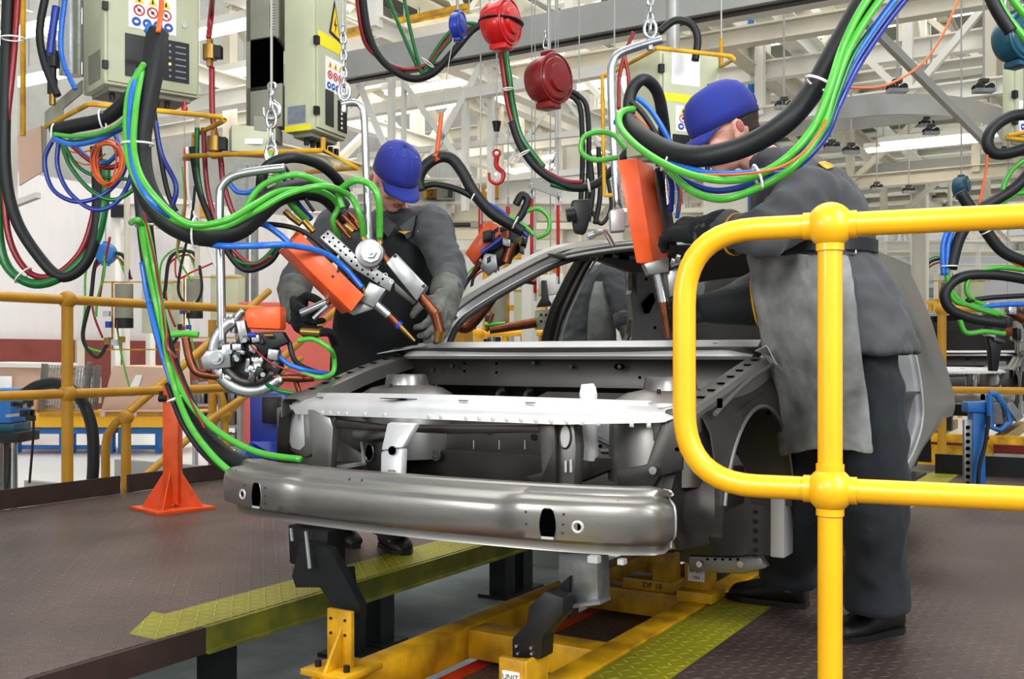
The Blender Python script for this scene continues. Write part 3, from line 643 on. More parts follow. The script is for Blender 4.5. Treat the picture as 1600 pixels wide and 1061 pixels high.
for px, py in ((1124, 630), (1200, 641)): c = PX(px, py, -.876); MB().box(c.x-.002, c.x+.004, c.y-.012, c.y+.012, c.z-.012, c.z+.012).build('square_hole', 'void', AR)
# hinge pillar front, toe board closing the wheel bay
rows = []
for i in range(13):
    z = .24+.50*i/12; b_ = .10*math.sin(PI*min(1, i/9)); rows.append([V((-1.40, 3.06, z)), V((-1.25, 3.05-b_, z)), V((-1.15, 3.02-b_*1.2, z)), V((-1.05, 3.06-b_*.5, z)), V((-1.0, 3.12, z)), V((-.93, 3.13, z))])
WB = sheet('wheel_bay_rear_panel', rows, 'steel_dk', car, .003, smooth=60)
for py in (800, 815, 830, 845, 860, 870): disc(PY(1182, py, 3.115), (0, -1, 0), .006, 'rivet', 'black', WB, .003, 8)
for px in (1138, 1152, 1166, 1178): disc(PY(px, 868, 3.10), (0, -1, 0), .006, 'rivet', 'black', WB, .003, 8)
MB().box(-.94, -.895, 3.10, 3.2, .24, .86).build('hinge_pillar', 'steel_br', car, bevel=.006)
SBk = MB().prism([PY(1076, 868, 3.08), PY(1188, 872, 3.08), PY(1196, 888, 3.08), PY(1160, 897, 3.08), PY(1076, 893, 3.08)], (0, .05, 0)).build('sill_front_bracket', 'steel', car, bevel=.004)
for px in (1094, 1158): c = PY(px, 881, 3.078); MB().cyl(c, c+V((0, -.01, 0)), .010).build('bolt', 'chrome', SBk)
for k in range(5): disc(PY(1105+k*12, 874, 3.078), (0, -1, 0), .004, 'hole', 'void', SBk, .002, 8)
# lower front inner rail down to fixture
MB().prism([PX(1066, 700, -.98), PX(1085, 760, -.98), PX(1110, 850, -.98), PX(1066, 860, -.98), PX(1040, 800, -.98)], (-.03, 0, 0)).build('wheel_bay_inner_panel', 'steel_dk', car, bevel=.004)
# ---- cowl, bright windscreen lower panel
rows = []
for i in range(41):
    s = i/40; x = -.90-1.44*s; k = 2*s-1; y = 2.98+.02*k*k+.12*max(0, abs(k)-.82)/.18; zt = .893-.02*max(0, abs(k)-.9)/.1
    rows.append([V((x, y-.03, zt-.045)), V((x, y-.045, zt-.036)), V((x, y-.02, zt-.020)), V((x, y+.01, zt-.016)), V((x, y+.05, zt+.010)), V((x, y+.12, zt+.014)), V((x, y+.14, zt-.01)), V((x, y+.22, zt-.05)), V((x, y+.34, zt-.06))])
cw = sheet('windscreen_lower_panel', rows, 'steel_br', car, .003, smooth=40)
MB().prism([V((-1.09+.016*math.cos(a), 3.04+.012*math.sin(a), .896)) for a in [2*PI*k/12 for k in range(12)]], (0, 0, .002)).build('oval_hole', 'void', cw)
# corner pieces
sheet('cowl_corner', [[PX(1180, 548, -.90), PX(1205, 556, -.90)], [PX(1198, 540, -.88), PX(1214, 570, -.86)]], 'steel_br', car)
sheet('cowl_corner', [[V((-2.34, 2.94, .865)), V((-2.30, 3.10, .895))], [V((-2.20, 2.95, .885)), V((-2.15, 3.08, .90))]], 'steel_br', car)
# ---- left side: A pillar, roof rail, B and C pillars
def strip(name, pts, w, h, m, par=car, hint=UP, tw=None):
    pp = smooth_path(pts, 8); rs = []
    for i, p in enumerate(pp):
        t = (pp[min(i+1, len(pp)-1)]-pp[max(i-1, 0)]).normalized(); x, y, _ = frame(t, hint)
        f = 1 if tw is None else tw(i/(len(pp)-1))
        rs.append([p+x*(a*w/2*f)+y*(b_*h/2) for a, b_ in ((-1, -.6), (-.7, -1), (.7, -1), (1, -.6), (1, .5), (.45, .6), (.3, 1), (-.3, 1), (-.45, .6), (-1, .5))])
    return MB().rings(rs).build(name, m, par, smooth=40)
Lp = [V((-2.34, 3.30, .85)), V((-2.32, 3.30, .93)), V((-2.28, 3.36, 1.04)), V((-2.20, 3.68, 1.20)), V((-2.13, 3.95, 1.305)), V((-2.09, 4.25, 1.345)), V((-2.07, 4.7, 1.36)), V((-2.08, 5.1, 1.34)), V((-2.12, 5.45, 1.27))]
Rp = [V((-.90, 2.99, .875)), V((-.93, 3.35, 1.045))]+[V((-3.2-p.x, p.y, p.z)) for p in Lp[3:]]
for side, pp in (('left', Lp), ('right', Rp)):
    o = strip(side+'_windscreen_pillar_and_roof_rail', pp, .075, .06, 'steel', hint=V((1 if side == 'left' else -1, 0, 1)))
    MB().tube([p+V((.03 if side == 'left' else -.03, 0, -.026)) for p in smooth_path(pp, 5)], .009, 8, smooth=False).build('bright_flange', 'steel_br', o)
    MB().tube([p+V((.052 if side == 'left' else -.052, 0, -.03)) for p in smooth_path(pp, 5)][:22], .012, 8, smooth=False).build('inner_seal_channel', 'steel_dk', o)
def quad(name, pts, X0, X1, m, th=.004, hole=None):
    return MB().prism([PX(x, y, X0+(X1-X0)*((540-y)/150)) for x, y in pts], (-.03, 0, 0)).build(name, m, car, bevel=.004)
bp_ = smooth_path([PX(917, 402, -2.10), PX(903, 425, -2.14), PX(883, 465, -2.2), PX(868, 500, -2.25), PX(858, 540, -2.3)], 6)
bp2 = bp_+[V((-2.34, 4.12, .7)), V((-2.36, 4.12, .35))]
strip('left_centre_pillar', bp2, .10, .06, 'steel_dk', hint=V((1, 0, 0)), tw=lambda t: .75+.5*t)
MB().tube([p+V((.04, -.035, 0)) for p in bp_], .006, 6, smooth=False).build('pillar_flange', 'steel', car)
MB().tube([p+V((.04, .03, 0)) for p in bp_], .005, 6, smooth=False).build('pillar_flange', 'steel_br', car)
rr = quad('left_inner_roof_rail', [(862, 396), (900, 398), (990, 404), (1045, 410), (1045, 428), (985, 425), (940, 408), (905, 408), (872, 403)], -2.14, -2.06, 'steel')
for a in ((944, 395, 956, 403), (968, 397, 982, 406)):
    MB().prism([PX(x, y, -2.03) for x, y in ((a[0], a[1]), (a[2], a[1]+1), (a[2], a[3]), (a[0]-2, a[3]-1))], (.004, 0, 0)).build('roof_rail_hole', 'void', rr)
C = quad('left_rear_inner_panel', [(984, 404), (1050, 408), (1100, 440), (1120, 530), (1118, 560), (985, 560), (990, 500), (985, 460), (995, 440)], -2.28, -2.1, 'steel_br')  # brighter steel makes up for light the roof keeps off this panel
MB().prism([PX(x, y, -2.19) for x, y in ((1003, 475), (1013, 458), (1016, 470), (1006, 490))], (.03, 0, 0)).build('lozenge_hole', 'void', C)
for px, py in ((1008, 436), (1030, 440), (1022, 512)): c = PX(px, py, -2.13); disc(c, (1, 0, 0), .008, 'hole', 'void', C, .01, 8)
strip('left_rear_door_frame', [PX(1000, 405, -2.12), PX(988, 430, -2.16), PX(990, 470, -2.22), PX(985, 520, -2.28), PX(975, 550, -2.3)], .07, .04, 'steel', hint=V((1, 0, 0)))
# roof
rows = []
for i in range(15):
    s = i/14; x = -2.10+1.0*s; k = 2*s-1
    rows.append([V((x, y-.06*(1-k*k)*(j == 0), z+.03*(1-k*k))) for j, (y, z) in enumerate(((3.93, 1.305), (4.0, 1.325), (4.3, 1.35), (4.8, 1.36), (5.2, 1.34), (5.5, 1.27)))])
sheet('roof_panel', rows, 'steel', car, .003, smooth=60)
rows = []
for i in range(15):
    s = i/14; x = -2.12+1.04*s; k = 2*s-1; c = 1-k*k
    rows.append([V((x, 3.93-.06*c, 1.302+.03*c)), V((x, 3.90-.06*c, 1.29+.03*c)), V((x, 3.905-.06*c, 1.275+.03*c)), V((x, 3.97-.05*c, 1.27+.03*c)), V((x, 4.03-.05*c, 1.30+.03*c))])
hd = sheet('windscreen_header', rows, 'steel', car, .003, smooth=30)
MB().tube([r[2] for r in rows], .006, 6, smooth=False).build('bright_flange', 'steel_br', hd)
# ---- right side: aperture edge, jamb and rear quarter
A = [(1345, 388, -1.0), (1385, 440, -.93), (1415, 500, -.88), (1432, 560, -.84), (1441, 620, -.82), (1440, 665, -.82), (1425, 710, -.82), (1400, 752, -.82)]
O = [(1360, 388, -1.0), (1399, 436, -.94), (1431, 496, -.87), (1457, 560, -.82), (1475, 625, -.79), (1472, 655, -.80), (1440, 700, -.81), (1412, 757, -.82)]
Ap = smooth_path([PX(*a) for a in A], 5); Op = smooth_path([PX(*a) for a in O], 5)
q = sheet('right_rear_quarter', [[a, a+(o-a)*.3+V((.012, 0, 0)), a+(o-a)*.7+V((.012, 0, 0)), o] for a, o in zip(Ap, Op)], 'steel', car, .003, smooth=70)
MB().tube(Ap, .006, 8, smooth=False).build('aperture_flange', 'steel_br', q)
sheet('rear_door_jamb', [[a, a+V((-.02, .01, 0)), a+V((-.03, -.01, 0)), a+V((-.13, -.0, 0)), a+V((-.14, .02, 0))] for a in Ap], 'steel_br', car, .003, smooth=30)
MB().tube([a+V((-.14, .01, 0)) for a in Ap], .009, 8, smooth=False).build('seal_flange', 'steel', car)
# quarter continues round behind to the tail, arch lip
tail = [[o, V((o.x+.0, max(o.y, 5.3)+.35, o.z)), V((-1.0, 5.95-.25*max(0, o.z-.9), o.z)), V((-1.6, 6.02-.3*max(0, o.z-.9), o.z))] for o in Op[:26]]
sheet('rear_body_side', tail, 'steel', car, .003, smooth=60)
sheet('rear_body_side', [[V((-3.2-p.x, p.y, p.z)) for p in r] for r in tail], 'steel', car, .003, smooth=60)
MB().tube(Op[24:], .007, 8, smooth=False).build('wheel_arch_lip', 'steel', q)
rows = []
for i in range(17): a = PI*i/16; rows.append([V((-.83, 5.05-.36*math.cos(a), .33+.36*math.sin(a))), V((-1.1, 5.05-.36*math.cos(a), .33+.36*math.sin(a)))])
sheet('rear_wheel_arch_shell', rows, 'steel_dk', car); sheet('rear_wheel_arch_shell', [[V((-3.2-p.x, p.y, p.z)) for p in r] for r in rows], 'steel_dk', car)
for x0, x1 in ((-.93, -.84), (-2.38, -2.28)):
    MB().box(x0, x1, 3.85 if x0 > -1 else 3.15, 4.65, .22, .31).build('sill', 'steel', car, bevel=.01)
strip('right_centre_pillar', [V((-.84, 4.12, .3)), V((-.86, 4.13, .75)), V((-.92, 4.25, 1.1)), V((-1.05, 4.4, 1.33))], .10, .05, 'steel', hint=V((1, 0, 0)))
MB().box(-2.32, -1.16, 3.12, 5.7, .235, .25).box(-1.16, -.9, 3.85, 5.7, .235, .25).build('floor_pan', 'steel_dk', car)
MB().box(-1.72, -1.48, 3.12, 5.2, .25, .36).build('centre_tunnel', 'steel_dk', car, bevel=.02)
MB().box(-2.2, -1.0, 5.0, 5.1, .25, .62).build('seat_crossmember', 'steel_dk', car, bevel=.02)
MB().box(-2.22, -.98, 5.55, 5.95, .25, .80).build('rear_panel', 'steel_dk', car, bevel=.02)
for x, y in ((-2.13, 2.3), (-2.0, 4.9), (-1.29, 3.44)):
    pass
MB().box(-1.345, -1.235, 3.38, 3.5, .136, .236).build('jacking_pad', 'steel_dk', car)
MB().box(-1.88, -1.80, 4.4, 4.5, -.004, .236).box(-1.34, -1.25, 5.1, 5.2, .005, .236).build('jacking_pad', 'steel_dk', car)
# next body in the line
car2 = dup(car, (0, 8.3, 0), 'second unpainted car body further down the line behind the right yellow handrail')
t = thing('body_skid', 'yellow skid with red crossbars under the second car body on the right', 'frame', (-1.5, 11.5, -.3))
MB().box(-2.0, -1.9, 10, 14.5, -.1, .02).box(-1.2, -1.1, 10, 14.5, -.1, .02).box(-1.9, -1.2, 10.2, 10.3, -.1, .02).box(-3, .6, 9.6, 9.7, .1, .17).box(-3, .6, 9.6, 9.7, -.1, -.03).box(-.4, -.3, 9.7, 14, .1, .17).build('frame', 'yellow_fix', t)
MB().box(-2.4, .4, 10.8, 10.9, -.08, .02).box(.2, .3, 9.8, 13, -.2, -.1).build('red_crossbar', 'red_dk', t)
for x in (-2.3, -1.5, -.7, .1): MB().box(x, x+.12, 10.1, 10.2, .17, .36).build('riser', 'black', t)
# rolled paper tube standing in the bay
c = PZ(920, 718, .575)
t = thing('rolled_paper', 'crumpled white paper roll standing upright in the engine bay', 'paper', c)
MB().tube([c, c+V((.006, 0, .05)), c+V((-.004, .004, .10)), c+V((0, 0, .155)), c+V((-.004, 0, .205))], lambda t: .021+.003*math.sin(t*17), 14).build('roll', 'paper', t, wrinkle=.002, wfreq=60)
MB().tube([c+V((.012, -.01, .12)), c+V((.010, -.012, .16)), c+V((.012, -.01, .185))], .014, 12).build('loose_end', 'paper', t)
# ================================================================ control cabinets
def hd_(a): a = math.radians(a); return VD*math.cos(a)+RD*math.sin(a)
def signs(par, o, ux, uz, n, w, h, full=True):
    """pictogram sheet: three yellow triangles, three red prohibition rings, four blue discs"""
    s = MB().prism([o, o+ux*w, o+ux*w+uz*h, o+uz*h], n*.002).build('warning_sheet', 'paper', par)
    b = MB(); k = MB(); r = MB(); bl = MB(); g = MB(); c0 = o+n*.0025
    for i in range(3):
        c = c0+ux*(w*(.22+.28*i))+uz*(h*.80); q = w*.10
        b.prism([c-ux*q-uz*q*.8, c+ux*q-uz*q*.8, c+uz*q], n*.001); k.prism([c-ux*q*.25-uz*q*.5+n*.001, c+ux*q*.25-uz*q*.5+n*.001, c+ux*q*.1+uz*q*.4+n*.001, c-ux*q*.1+uz*q*.4+n*.001], n*.0006)
        c = c0+ux*(w*(.22+.28*i))+uz*(h*.50); q = w*.105
        r.tube([c+ux*(q*math.cos(a))+uz*(q*math.sin(a)) for a in [2*PI*j/14 for j in range(14)]], w*.016, 5, closed=True, smooth=False); r.bar(c-ux*q*.7+uz*q*.7, c+ux*q*.7-uz*q*.7, w*.025, w*.012)
        k.cyl(c, c+n*.0008, q*.35, seg=8)
    for i in range(4):
        c = c0+ux*(w*(.16+.225*i))+uz*(h*.18); q = w*.095
        bl.cyl(c, c+n*.0012, q, seg=14); g.ell(c+n*.0014, ux, uz, n, q*.5, q*.35, .0004, 8, 4)
    b.build('warning_triangles', 'sy', s); k.build('pictograms', 'ink', s); r.build('prohibition_rings', 'sr', s); bl.build('mandatory_discs', 'sb', s); g.build('disc_pictograms', 'paper', s)
def cabinet(label, px, py, d, aR, wR, aL, wL, h, gr='weld control cabinets hung above the line'):
    o = P(px, py, d); R = hd_(aR); L = hd_(-aL); nR = R.cross(UP); nR = nR if nR.dot(VD) < 0 else -nR; nL = L.cross(UP); nL = nL if nL.dot(VD) < 0 else -nL
    t = thing('control_cabinet', label, 'cabinet', o, gr)
    MB().prism([o, o+R*wR, o+R*wR+L*wL, o+L*wL], UP*h).build('housing', 'cab', t, bevel=.006)
    MB().prism([o+R*.012+UP*.012+nR*.0, o+R*(wR-.012)+UP*.012, o+R*(wR-.012)+UP*(h-.02), o+R*.012+UP*(h-.02)], nR*.012).build('door', 'cab', t, bevel=.003)
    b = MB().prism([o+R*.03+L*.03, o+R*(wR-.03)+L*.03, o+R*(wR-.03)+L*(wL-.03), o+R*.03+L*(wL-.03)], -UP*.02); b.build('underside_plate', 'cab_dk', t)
    for i in range(6):
        c = o+R*(.06+.05*i)+L*.08-UP*.02; MB().cyl(c, c-UP*.03, .012, seg=8).build('cable_gland', 'black', t)
    for z in (.08, h*.45, h*.8): MB().obox(o+UP*z+nR*.012-R*.0, R, UP, nR, .022, .035, .02).build('hinge', 'black', t)
    c = o+R*wR*.5+L*wL*.5+UP*h; MB().cyl(c, c+UP*(4.6-c.z), .03).build('hanger_rod', 'grey_b', t)
    return t, o, R, L, nR, nL
t, o, R, L, nR, nL = cabinet('hanging cabinet at top left with pictogram sheet, display window and indicator panel', 163, 130, 4.5, 51.3, .43, 40.6, .28, .75)
q = o+nR*.0125
signs(t, q+R*.10+UP*.265, R, UP, nR, .215, .165)
def plate(name, a, b, z0, z1, m, th=.004, base=None, U=None, n=None, par=None):
    U = U or R; n = n or nR; base = base if base is not None else q
    return MB().prism([base+U*a+UP*z0, base+U*b+UP*z0, base+U*b+UP*z1, base+U*a+UP*z1], n*th).build(name, m, par or t)
w_ = plate('display_window', .085, .175, .045, .235, 'glass'); 
lp = plate('indicator_panel', .255, .375, .055, .24, 'black')
for i in range(6): c = q+R*.285+UP*(.075+.028*i)+nR*.004; MB().cyl(c, c+nR*.004, .006, seg=8).build('indicator_lamp', 'led' if i == 2 else 'plate', lp)
for i in range(6): plate('legend_line', .31, .36, .073+.028*i, .079+.028*i, 'plate', .001, base=q+nR*.0045, par=lp)
c = q+R*.355+UP*.32; MB().cyl(c, c+nR*.006, .012).build('lock', 'chrome', t)
MB().prism([o+L*.05+nL*.001+UP*.03, o+L*.20+nL*.001+UP*.03, o+L*.20+nL*.001+UP*.16, o+L*.05+nL*.001+UP*.16], nL*.002).build('rating_plate', 'cab_dk', t)
c = o+R*.36-UP*.02; MB().cyl(c, c-UP*.03, .006).cyl(c-UP*.03, c-UP*.045, .014).build('red_indicator', 'red_br', t)
# air unit left of that cabinet
c0 = P(112, 118, 4.9)
t = thing('air_service_unit', 'air cylinder and valve cluster hung left of the first cabinet', 'pneumatic unit', c0)
MB().cyl(c0+RD*.0, c0+UP*.75, .045, seg=20).build('air_cylinder', 'chrome', t)
MB().cyl(c0-RD*.05, c0-RD*.05+UP*.75, .012).cyl(c0+RD*.05+VD*.03, c0+RD*.05+VD*.03+UP*.75, .012).build('tie_rod', 'grey_b', t)
c = P(82, 105, 4.6); MB().cyl(c, c+UP*.07, .032).cyl(c-UP*.05, c, .018).cyl(c-UP*.12, c-UP*.05, .022).build('filter_bowl', 'black', t); MB().cyl(c-UP*.17, c-UP*.12, .014).cyl(c+UP*.07, c+UP*.12, .016).build('fitting', 'brass', t)
MB().prism([P(70, 175, 4.7), P(128, 125, 4.7), P(128, 145, 4.7), P(98, 170, 4.7), P(98, 188, 4.7), P(70, 195, 4.7)], VD*.01).build('mounting_plate', 'cab_dk', t)
MB().obox(c0+UP*.8, RD, VD, UP, .2, .2, .03).cyl(c0+UP*.8, c0+UP*(4.5-c0.z), .02).build('hanger', 'grey_b', t)
# second cabinet
t, o, R, L, nR, nL = cabinet('tall hanging cabinet left of the first worker with lightning warning and yellow tape', 491, 202, 4.4, 21, .265, 64.6, .16, .85)
q = o+nR*.0125
plate('yellow_tape', .012, .20, .37, .43, 'yellow_tag', .001)
tri = MB().prism([q+R*.10+UP*.445, q+R*.20+UP*.42, q+R*.145+UP*.60], nR*.002).build('lightning_triangle', 'ink', t); MB().prism([q+R*.115+UP*.455+nR*.002, q+R*.188+UP*.437+nR*.002, q+R*.146+UP*.57+nR*.002], nR*.001).build('triangle_field', 'sy', tri)
MB().prism([q+R*.150+UP*.53+nR*.003, q+R*.138+UP*.485+nR*.003, q+R*.150+UP*.487+nR*.003, q+R*.143+UP*.45+nR*.003, q+R*.162+UP*.497+nR*.003, q+R*.150+UP*.495+nR*.003], nR*.001).build('lightning_bolt', 'ink', tri)
signs(t, q+R*.07+UP*.185, R, UP, nR, .16, .15)
plate('display_window', .07, .135, .035, .19, 'glass'); lp = plate('indicator_panel', .175, .25, .03, .165, 'black')
for i in range(6): c = q+R*.20+UP*(.045+.021*i)+nR*.004; MB().cyl(c, c+nR*.003, .006, seg=8).build('indicator_lamp', 'paper', lp)
ql = o+nL*.001
MB().prism([ql+L*.015+UP*.0, ql+L*.155+UP*.0, ql+L*.155+UP*.025, ql+L*.015+UP*.025], nL*.001).build('yellow_tape', 'yellow_tag', t)
rp = MB().prism([ql+L*.045+UP*.035, ql+L*.14+UP*.035, ql+L*.14+UP*.11, ql+L*.045+UP*.11], nL*.0015).build('rating_plate', 'plate', t)
# transformer column beside it
o2 = o+L*.17; 
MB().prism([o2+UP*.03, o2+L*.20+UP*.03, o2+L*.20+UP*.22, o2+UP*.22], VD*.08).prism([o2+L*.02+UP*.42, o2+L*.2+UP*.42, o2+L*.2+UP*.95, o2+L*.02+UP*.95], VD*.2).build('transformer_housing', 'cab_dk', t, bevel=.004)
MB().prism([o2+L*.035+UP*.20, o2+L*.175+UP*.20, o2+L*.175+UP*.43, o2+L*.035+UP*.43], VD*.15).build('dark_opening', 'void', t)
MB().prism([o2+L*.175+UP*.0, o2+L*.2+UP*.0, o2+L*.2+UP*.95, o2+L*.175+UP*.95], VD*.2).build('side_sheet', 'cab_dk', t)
tb = MB().obox(P(394, 222, 4.3), hd_(70), UP, hd_(-20), .18, .11, .12).build('junction_box', 'cab', t, bevel=.005); MB().obox(P(396, 226, 4.3)-VD*.067, hd_(88), UP, VD, .11, .022, .002).build('blank_label', 'paper', tb)
MB().obox(P(420, 205, 4.4), hd_(75), UP, VD, .05, .06, .3).build('bracket', 'cab_dk', t)
# third cabinet, right
t, o, R, L, nR, nL = cabinet('hanging cabinet behind the right worker with white paper sheet and yellow tape', 1031, 236, 4.4, 69, .30, 40, .2, .44)
q = o+nR*.0125
plate('paper_sheet', .05, .19, .29, .43, 'paper', .001); plate('yellow_tape', .01, .27, .215, .25, 'yellow_tag', .001)
signs(t, q+R*.07+UP*.09, R, UP, nR, .16, .11)
plate('display_window', .055, .14, -.02+.03, .075, 'glass'); c = q+R*.255+UP*.235; MB().obox(c+nR*.005, R, UP, nR, .045, .05, .01).cyl(c+nR*.01, c+nR*.03, .018).build('rotary_switch', 'black', t)
t, o, R, L, nR, nL = cabinet('hanging cabinet cut by the right edge of the picture', 1582, 216, 4.8, 60, .4, 35, .05, .45)
signs(t, o+nR*.0125+R*.03+UP*.03, R, UP, nR, .16, .15)
# yellow guard hoops
def hoop(label, pts, d, r=.008, post=None):
    t = thing('guard_hoop', label, 'guard rail', P(pts[0][0], pts[0][1], d))
    pp = [P(p[0], p[1], p[2] if len(p) > 2 else d) for p in pts]; MB().tube(pp, r, 10, smooth=False).build('bent_rod', 'yellow_fix', t)
    if post:
        for a in post: MB().cyl(P(a[0], a[1], a[4] if len(a) > 4 else d), P(a[2], a[3], a[4] if len(a) > 4 else d), r, seg=8).build('post', 'yellow_fix', t)
hoop('yellow bent rod guard under the top left cabinet', [(72, 198, 4.2), (138, 163, 4.0), (150, 163, 4.0), (345, 183, 4.1), (351, 188, 4.1), (303, 212, 4.4)], 4.1, .010, [(303, 212, 303, 250, 4.4)])
hoop('yellow bent rod guard under the tall cabinet', [(303, 248, 4.4), (288, 248, 4.3), (290, 244, 4.2), (505, 235, 4.0), (560, 262, 4.1), (480, 269, 4.6)], 4.1, .010, [(505, 235, 505, 215, 4.0)])
hoop('yellow bent rod guard above the right cabinet', [(960, 112, 4.6), (1027, 75, 4.2), (1143, 88, 4.2), (1147, 92, 4.2), (1127, 104, 4.5)], 4.3, .009, [(960, 112, 941, 118, 4.6), (941, 118, 944, 305, 4.6), (944, 305, 972, 305, 4.6), (1127, 104, 1127, 60, 4.5)])
hoop('yellow bent rod guard on the far right cabinet', [(1640, 200), (1575, 212), (1572, 216), (1640, 222)], 4.4, .010)
hoop('long yellow conduit under the roof beams at top left', [(36, 0, 4.6), (36, 212, 4.6)], 4.6, .012)
# ================================================================ hoses
def hose(par, name, m, pts, rpx, d, n=8, seg=12):
    pp = [P(p[0], p[1], p[2] if len(p) > 2 else d) for p in pts]; return MB().tube(pp, rpx*d/F, seg, n).build(name, m, par, smooth=180)
def bundle(label, base, parts, d, ties=(), name='hose_bundle', cat='hoses'):
    t = thing(name, label, cat, P(base[0], base[1], d))
    for nm, m, r, pts in parts: hose(t, nm, m, pts, r, d)
    for (x, y, dx, dy, r, dd) in ties:
        a = P(x, y, dd); u = (RD*dx-UP*dy).normalized(); v = VD; w = u.cross(v)
        MB().tube([a+w*(r*dd/F*math.cos(k))+v*(r*.8*dd/F*math.sin(k)) for k in [2*PI*j/18 for j in range(18)]], .0035, 6, closed=True, smooth=False, flat=1).build('cable_tie', 'white_tie', t)
    return t
bundle('thick black sleeved hose bundle with green and blue hoses sweeping to the centre weld gun', (245, 50), [
 ('black_sleeve', 'rubber', 18, [(246, 52, 3.5), (240, 100, 3.45), (228, 160, 3.4), (218, 220, 3.35), (224, 285, 3.3), (255, 338, 3.3), (310, 366, 3.3), (365, 360, 3.35), (400, 335, 3.4), (430, 308, 3.5), (470, 296, 3.6), (508, 303, 3.7), (535, 328, 3.75)]),
 ('black_sleeve', 'rubber', 12, [(244, 60, 3.5), (228, 120, 3.6), (200, 155, 3.65), (165, 185, 3.7), (120, 196, 3.75), (85, 203, 3.8)]),
 ('black_hose', 'rubber', 9, [(420, 318, 3.5), (408, 290, 3.5), (418, 260, 3.5), (455, 246, 3.5), (495, 255, 3.6), (522, 275, 3.7), (540, 300, 3.8)]),
 ('green_hose', 'green', 5, [(225, 100, 3.4), (203, 140, 3.35), (197, 200, 3.3), (205, 265, 3.25), (240, 320, 3.25), (290, 352, 3.25), (345, 356, 3.3), (400, 330, 3.3), (450, 303, 3.35), (505, 291, 3.4), (545, 305, 3.5), (562, 335, 3.5), (569, 375, 3.55)]),
 ('green_hose', 'green', 5, [(222, 110, 3.4), (212, 170, 3.3), (210, 240, 3.25), (232, 295, 3.2), (290, 348, 3.2), (350, 345, 3.2), (400, 318, 3.3), (440, 298, 3.4), (500, 299, 3.5), (528, 320, 3.55), (520, 345, 3.55), (530, 372, 3.6)]),
 ('blue_hose', 'blue', 5, [(216, 110, 3.4), (206, 150, 3.33), (204, 215, 3.28), (214, 275, 3.22), (240, 318, 3.2), (270, 340, 3.25)]),
 ('green_hose', 'green', 5, [(380, 330, 3.4), (410, 290, 3.4), (460, 273, 3.4), (500, 285, 3.45), (535, 300, 3.5)]),
 ('green_hose', 'green', 5.5, [(535, 325, 3.5), (530, 300, 3.5), (555, 282, 3.45), (580, 290, 3.45), (592, 315, 3.45), (593, 372, 3.5)]),
 ('blue_hose', 'blue', 5, [(300, 375, 3.4), (345, 384, 3.3), (400, 384, 3.3), (450, 383, 3.35), (505, 395, 3.45), (540, 420, 3.5), (566, 450, 3.5)]),
 ('blue_hose', 'blue', 5, [(378, 350, 3.5), (410, 350, 3.45), (435, 365, 3.45), (452, 380, 3.45)]),
 ('green_hose', 'green', 6, [(420, 240, 3.6), (432, 275, 3.6), (452, 315, 3.6), (480, 345, 3.65)]),
 ('blue_hose', 'blue_dk', 5, [(433, 248, 3.65), (446, 285, 3.65), (465, 318, 3.65), (486, 342, 3.7)]),
 ('black_cable', 'rubber', 3, [(445, 260, 3.6), (470, 300, 3.6), (490, 330, 3.6)]),
 ('black_cable', 'rubber', 4, [(380, 352, 3.5), (420, 350, 3.5), (470, 360, 3.5), (510, 390, 3.5), (545, 430, 3.55)]),
 ('green_hose', 'green', 4, [(85, 210, 3.75), (120, 213, 3.7), (165, 205, 3.6), (200, 180, 3.5), (220, 120, 3.4)]),
 ('green_hose', 'green_dk', 4, [(85, 214, 3.75), (110, 222, 3.75), (160, 214, 3.7), (195, 200, 3.6)]),
 ('blue_hose', 'blue', 4.5, [(84, 216, 3.75), (115, 226, 3.7), (160, 216, 3.65), (195, 196, 3.6)]),
 ('orange_strap', 'orange_w', 4, [(252, -60, 3.5), (252, 10, 3.5), (247, 50, 3.45)]),
 ('blue_clamp', 'blue_l', 6, [(236, 38, 3.48), (230, 52, 3.48)]),
 ], 3.4, [(215, 225, 0, 1, 24, 3.3), (305, 363, 1, .05, 24, 3.27), (160, 188, 1, -.2, 16, 3.66), (85, 208, 1, 0, 14, 3.78)])
bundle('hose bundle with two bright green hoses dropping past the orange stanchion to the car front', (380, 740), [
 ('black_sleeve', 'rubber', 13, [(222, 300, 3.6), (226, 350, 3.6), (236, 430, 3.6), (250, 510, 3.55), (275, 590, 3.5), (310, 665, 3.4), (350, 710, 3.3), (390, 728, 3.2)]),
 ('green_hose', 'green', 5, [(220, 350, 3.55), (228, 400, 3.5), (245, 480, 3.5), (262, 555, 3.45), (290, 620, 3.4), (335, 670, 3.3), (400, 706, 3.2), (470, 718, 3.1)]),
 ('green_hose', 'green', 5, [(228, 350, 3.55), (240, 410, 3.5), (252, 480, 3.5), (262, 560, 3.42), (278, 620, 3.4), (300, 670, 3.3), (335, 715, 3.2), (370, 745, 3.15)]),
 ('black_hose', 'rubber', 5, [(262, 600, 3.5), (285, 660, 3.45), (320, 710, 3.4), (368, 748, 3.3)]),
 ('blue_hose', 'blue', 4.5, [(222, 410, 3.52), (232, 470, 3.5), (250, 540, 3.45), (268, 600, 3.42)]),
 ('red_wire', 'red', 1.6, [(224, 330, 3.5), (240, 400, 3.45), (252, 470, 3.4), (262, 540, 3.4), (290, 610, 3.35), (320, 670, 3.3)]),
 ('green_knot', 'green', 5, [(205, 348, 3.55), (215, 344, 3.5), (222, 350, 3.55)]),
 ], 3.5, [(226, 352, .1, 1, 14, 3.57), (242, 470, .1, 1, 14, 3.53), (277, 622, .4, 1, 16, 3.42)])
